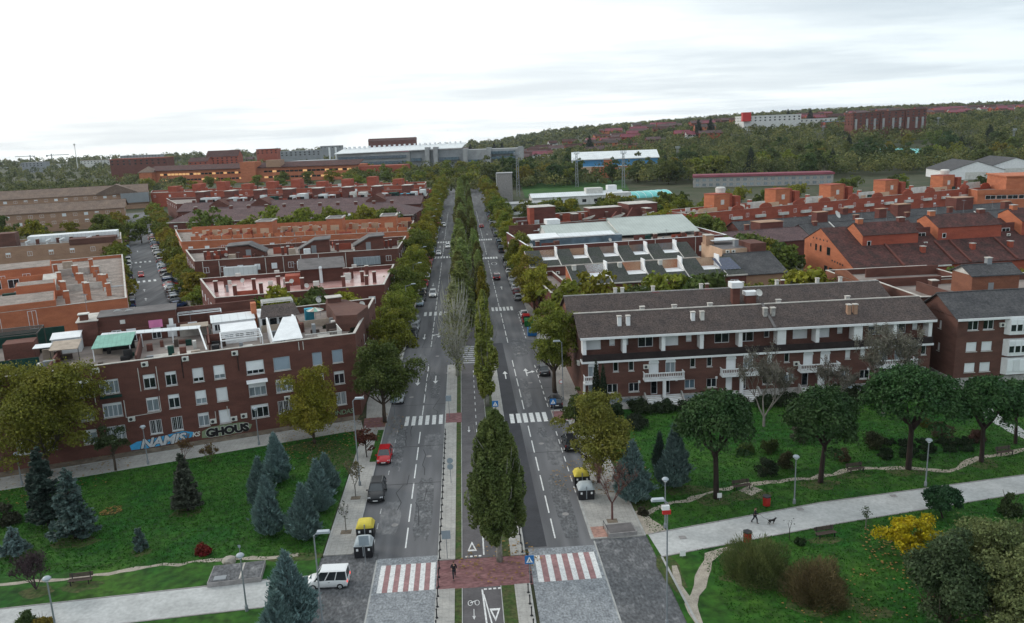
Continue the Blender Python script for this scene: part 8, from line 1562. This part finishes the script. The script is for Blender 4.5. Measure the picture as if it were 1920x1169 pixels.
x, y = lf(58.6, 15.5); b = Building('parasol', 'striped parasol on the near block roof terrace', x, y, 0, 11.2, 'parasol'); b.part('pole', MB().tube([(0, 0, 0), (0, 0, 2.4)], .03, 6), 'pole'); mb = MB()
for k in range(12):
    a, c = 2*PI*k/12, 2*PI*(k+1)/12; mb.mat(('cloth_green_', 'offwhite', 'sign_red')[k % 3] if False else ('awning_green', 'offwhite', 'awning_tan')[k % 3]); mb.face([(1.4*math.cos(a), 1.4*math.sin(a), 2.05), (1.4*math.cos(c), 1.4*math.sin(c), 2.05), (0, 0, 2.5)])
b.part('canopy', mb)
for u, v, s_, lab in ((62.5, 4.5, 1.0, 'dark potted bush at the right corner of the near roof'), (59.5, 10.5, .8, 'dark roof plants below the parasol'), (18.5, 9, 1.1, 'vine covered rack on the left roof terrace'), (20, 17, 1.3, 'dark climbing plants over the left roof pergola'), (63.5, 13, 1.1, 'ivy by the roof dish at the right corner')): x, y = lf(u, v); plant('roof_plant', cached(('rp', round(s_, 1)), lambda: shrub(int(u), 1.5, 1.8, .17, 900)), x, y, (0.02, 0.028, 0.016), lab, 'plant', 'plants on the near roof', s_, z=11.2 if u < 62.1 or v > 1 else 0)

# ------------------------------------------------------------------ people and a dog
def skinned(name, verts, edges, radii, mat, parent=None, root=0, sub=2):
    me = bpy.data.meshes.new(name); me.from_pydata(verts, edges, []); me.materials.append(M[mat]); o = link(name, me, parent); o.modifiers.new('Skin', 'SKIN'); sv = me.skin_vertices[0].data
    for i, r in enumerate(radii): sv[i].radius = (r, r) if isinstance(r, (int, float)) else r; sv[i].use_root = (i == root)
    o.modifiers['Skin'].use_smooth_shade = True; s = o.modifiers.new('Subdivision', 'SUBSURF'); s.levels = s.render_levels = sub; return o
def person(x, y, rz, label, stride=0.32, bend=0.6, z=0.03, reach=False):
    """walking figure facing +y, 1.75 m"""
    root = empty('person', (x, y, z), rz, label, 'person'); J = dict(pelvis=(0, 0, .95), waist=(0, .01, 1.12), chest=(0, .02, 1.32), neck=(0, .03, 1.50), head=(0, .05, 1.60), crown=(0, .06, 1.70))
    for s, n in ((-1, 'l'), (1, 'r')):
        st = stride * s; J['hip' + n] = (s*.09, 0, .92); J['knee' + n] = (s*.10, st*.55 + .06, .50); J['ankle' + n] = (s*.10, st - .05, .09 if s > 0 else .13); J['toe' + n] = (s*.11, st + .13, .05)
        J['sh' + n] = (s*.17, .02, 1.43); e = -st*.5
        if reach and s > 0: J['el' + n] = (s*.24, .12, 1.20); J['wr' + n] = (s*.24, .34, 1.12); J['hand' + n] = (s*.24, .41, 1.10)
        else: J['el' + n] = (s*.25, e*.4 - .04, 1.17); J['wr' + n] = (s*.22, e*.4 + .18*bend, 1.17 - .24*(1 - bend*.8)); J['hand' + n] = (s*.21, e*.4 + .25*bend, 1.16 - .32*(1 - bend*.8))
    K = list(J); I = {k: i for i, k in enumerate(K)}; V = [J[k] for k in K]
    R = dict(pelvis=(.15, .11), waist=(.13, .095), chest=(.16, .11), neck=.055, head=(.075, .09), crown=(.06, .075), hipl=.09, hipr=.09, kneel=.058, kneer=.058, anklel=.04, ankler=.04, toel=.035, toer=.035, shl=.062, shr=.062, ell=.042, elr=.042, wrl=.03, wrr=.03, handl=(.035, .022), handr=(.035, .022))
    E = [('pelvis', 'waist'), ('waist', 'chest'), ('chest', 'neck'), ('neck', 'head'), ('head', 'crown')]
    for n in 'lr': E += [('pelvis', 'hip' + n), ('hip' + n, 'knee' + n), ('knee' + n, 'ankle' + n), ('ankle' + n, 'toe' + n), ('chest', 'sh' + n), ('sh' + n, 'el' + n), ('el' + n, 'wr' + n), ('wr' + n, 'hand' + n)]
    rad = [R[k] for k in K]; ed = [(I[a], I[b]) for a, b in E]
    for s, n in ((-1, 'l'), (1, 'r')):           # five fingers on each hand
        h, w = Vector(J['hand' + n]), Vector(J['wr' + n]); d = (h - w).normalized(); sd = Vector((0, 0, 1)).cross(d).normalized() if abs(d.z) < .9 else Vector((0, 1, 0))
        for k, (o, L) in enumerate(((-.028, .06), (-.010, .075), (.010, .078), (.028, .068))): b0 = len(V); V += [tuple(h + sd*o + d*.02), tuple(h + sd*o + d*L*.6), tuple(h + sd*o + d*L - Vector((0, 0, .02)))]; rad += [.010, .009, .007]; ed += [(I['hand' + n], b0), (b0, b0 + 1), (b0 + 1, b0 + 2)]
        b0 = len(V); V += [tuple(h - sd*.04*s - d*.01), tuple(h - sd*.055*s + d*.03)]; rad += [.011, .009]; ed += [(I['hand' + n], b0), (b0, b0 + 1)]
    body = skinned('body', V, ed, rad, 'skin', root, 0)
    def sub_(name, keys, mat, grow, extra={}):
        ii = {k: i for i, k in enumerate(keys)}; vv = [J[k] for k in keys]; rr = [tuple(q + grow for q in (R[k] if isinstance(R[k], tuple) else (R[k], R[k]))) for k in keys]; ee = [(ii[a], ii[b]) for a, b in E if a in ii and b in ii]; skinned(name, vv, ee, rr, mat, root, 0)
    sub_('jacket', ['pelvis', 'waist', 'chest', 'shl', 'shr', 'ell', 'elr', 'wrl', 'wrr'], 'coat', .022); sub_('trousers', ['pelvis', 'hipl', 'hipr', 'kneel', 'kneer', 'anklel', 'ankler'], 'trousers', .018)
    for n in 'lr': a, t = Vector(J['ankle' + n]), Vector(J['toe' + n]); skinned('shoe', [tuple(a + Vector((0, -.05, -.03))), tuple(a + Vector((0, .05, -.02))), tuple(t)], [(0, 1), (1, 2)], [.045, .048, .042], 'shoe', root)
    skinned('hair', [(0, .02, 1.62), (0, .035, 1.70), (0, .06, 1.745)], [(0, 1), (1, 2)], [(.078, .07), (.082, .085), (.06, .06)], 'hair', root)
    f = MB()
    for s in (-1, 1): f.lathe([(.008, 1.638), (.012, 1.645), (.008, 1.652)], s*.032, .142, 6)
    f.build('eyes', 'sign_black', root); MB().prism([(-.012, .14), (.012, .14), (0, .172)], 1.60, 1.63).build('nose', 'skin', root); MB().box(-.025, .025, .13, .146, 1.572, 1.58).build('mouth', 'sign_red', root)
    for s in (-1, 1): MB().lathe([(.012, 1.60), (.02, 1.625), (.012, 1.655)], s*.083, .05, 6).build('ear', 'skin', root)
    return root
x, y = at(852, 1086); person(x, y, PI + .1, 'person in dark clothes jogging over the red crossing', .30, 1.0)
px_, py_ = at(1415, 983); person(px_, py_, -PI/2 - .25, 'person in a dark coat walking a dog on the path', .28, .5, .1, True)
def dog(x, y, rz, z=.1):
    root = empty('dog', (x, y, z), rz, 'small black dog with white paws walking ahead on the path', 'dog')
    V = [(0, -.28, .44), (0, -.05, .45), (0, .2, .43), (0, .34, .54), (0, .44, .62), (0, .56, .58), (0, -.42, .52), (0, -.54, .64)]; E = [(0, 1), (1, 2), (2, 3), (3, 4), (4, 5), (0, 6), (6, 7)]; R = [(.10, .11), (.095, .10), (.11, .135), (.07, .08), (.075, .08), (.035, .04), .03, .02]
    for s, off in ((-1, .07), (1, -.07)):
        b = len(V); V += [(s*.08, .2 , .30), (s*.08, .2 + off, .18), (s*.08, .2 + off*1.2, .04)]; E += [(2, b), (b, b + 1), (b + 1, b + 2)]; R += [.055, .034, .03]
        b = len(V); V += [(s*.08, -.24 + .06, .32), (s*.08, -.36 - off*.3, .20), (s*.08, -.30 - off, .04)]; E += [(0, b), (b, b + 1), (b + 1, b + 2)]; R += [.065, .036, .03]
    skinned('body', V, E, R, 'fur', root, 1)
    for s in (-1, 1): skinned('ear', [(s*.05, .40, .67), (s*.08, .38, .74)], [(0, 1)], [.03, .015], 'fur', root)
    for s, off in ((-1, .07), (1, -.07)):
        MB().lathe([(.034, 0), (.036, .05), (.03, .08)], s*.08, .2 + off*1.2, 8).build('paw', 'fur_white', root); MB().lathe([(.034, 0), (.036, .05), (.03, .08)], s*.08, -.30 - off, 8).build('paw', 'fur_white', root)
    MB().lathe([(.02, .56), (.022, .58), (.015, .6)], 0, .6, 6).build('nose', 'tyre', root); return root
dx_, dy_ = at(1447, 985); dog(dx_, dy_, -PI/2 + .2)
MB().tube([(px_ + .41, py_ - .2, 1.2), ((px_ + dx_)/2, (py_ + dy_)/2, .75), (dx_ - .1, dy_, .62)], .012, 4).build('dog_lead', 'iron'); tag(bpy.data.objects['dog_lead'], 'thin dark lead between the walker and the dog', 'lead')

# ------------------------------------------------------------------ thin haze in the air
def haze():
    me = MB().box(-4300, 4100, -450, 5700, -240, 75).mesh('haze'); o = link('haze', me); tag(o, 'thin pale haze softening the far hills and horizon', 'haze', kind='stuff')
    m = bpy.data.materials.new('haze'); m.use_nodes = True; N, L = m.node_tree.nodes, m.node_tree.links
    N.remove(N['Principled BSDF']); v = N.new('ShaderNodeVolumePrincipled'); v.inputs['Color'].default_value = (0.86, 0.91, 0.97, 1); v.inputs['Density'].default_value = 0.00004; v.inputs['Anisotropy'].default_value = 0.2
    L.new(v.outputs[0], N['Material Output'].inputs['Volume']); me.materials.append(m)
haze()
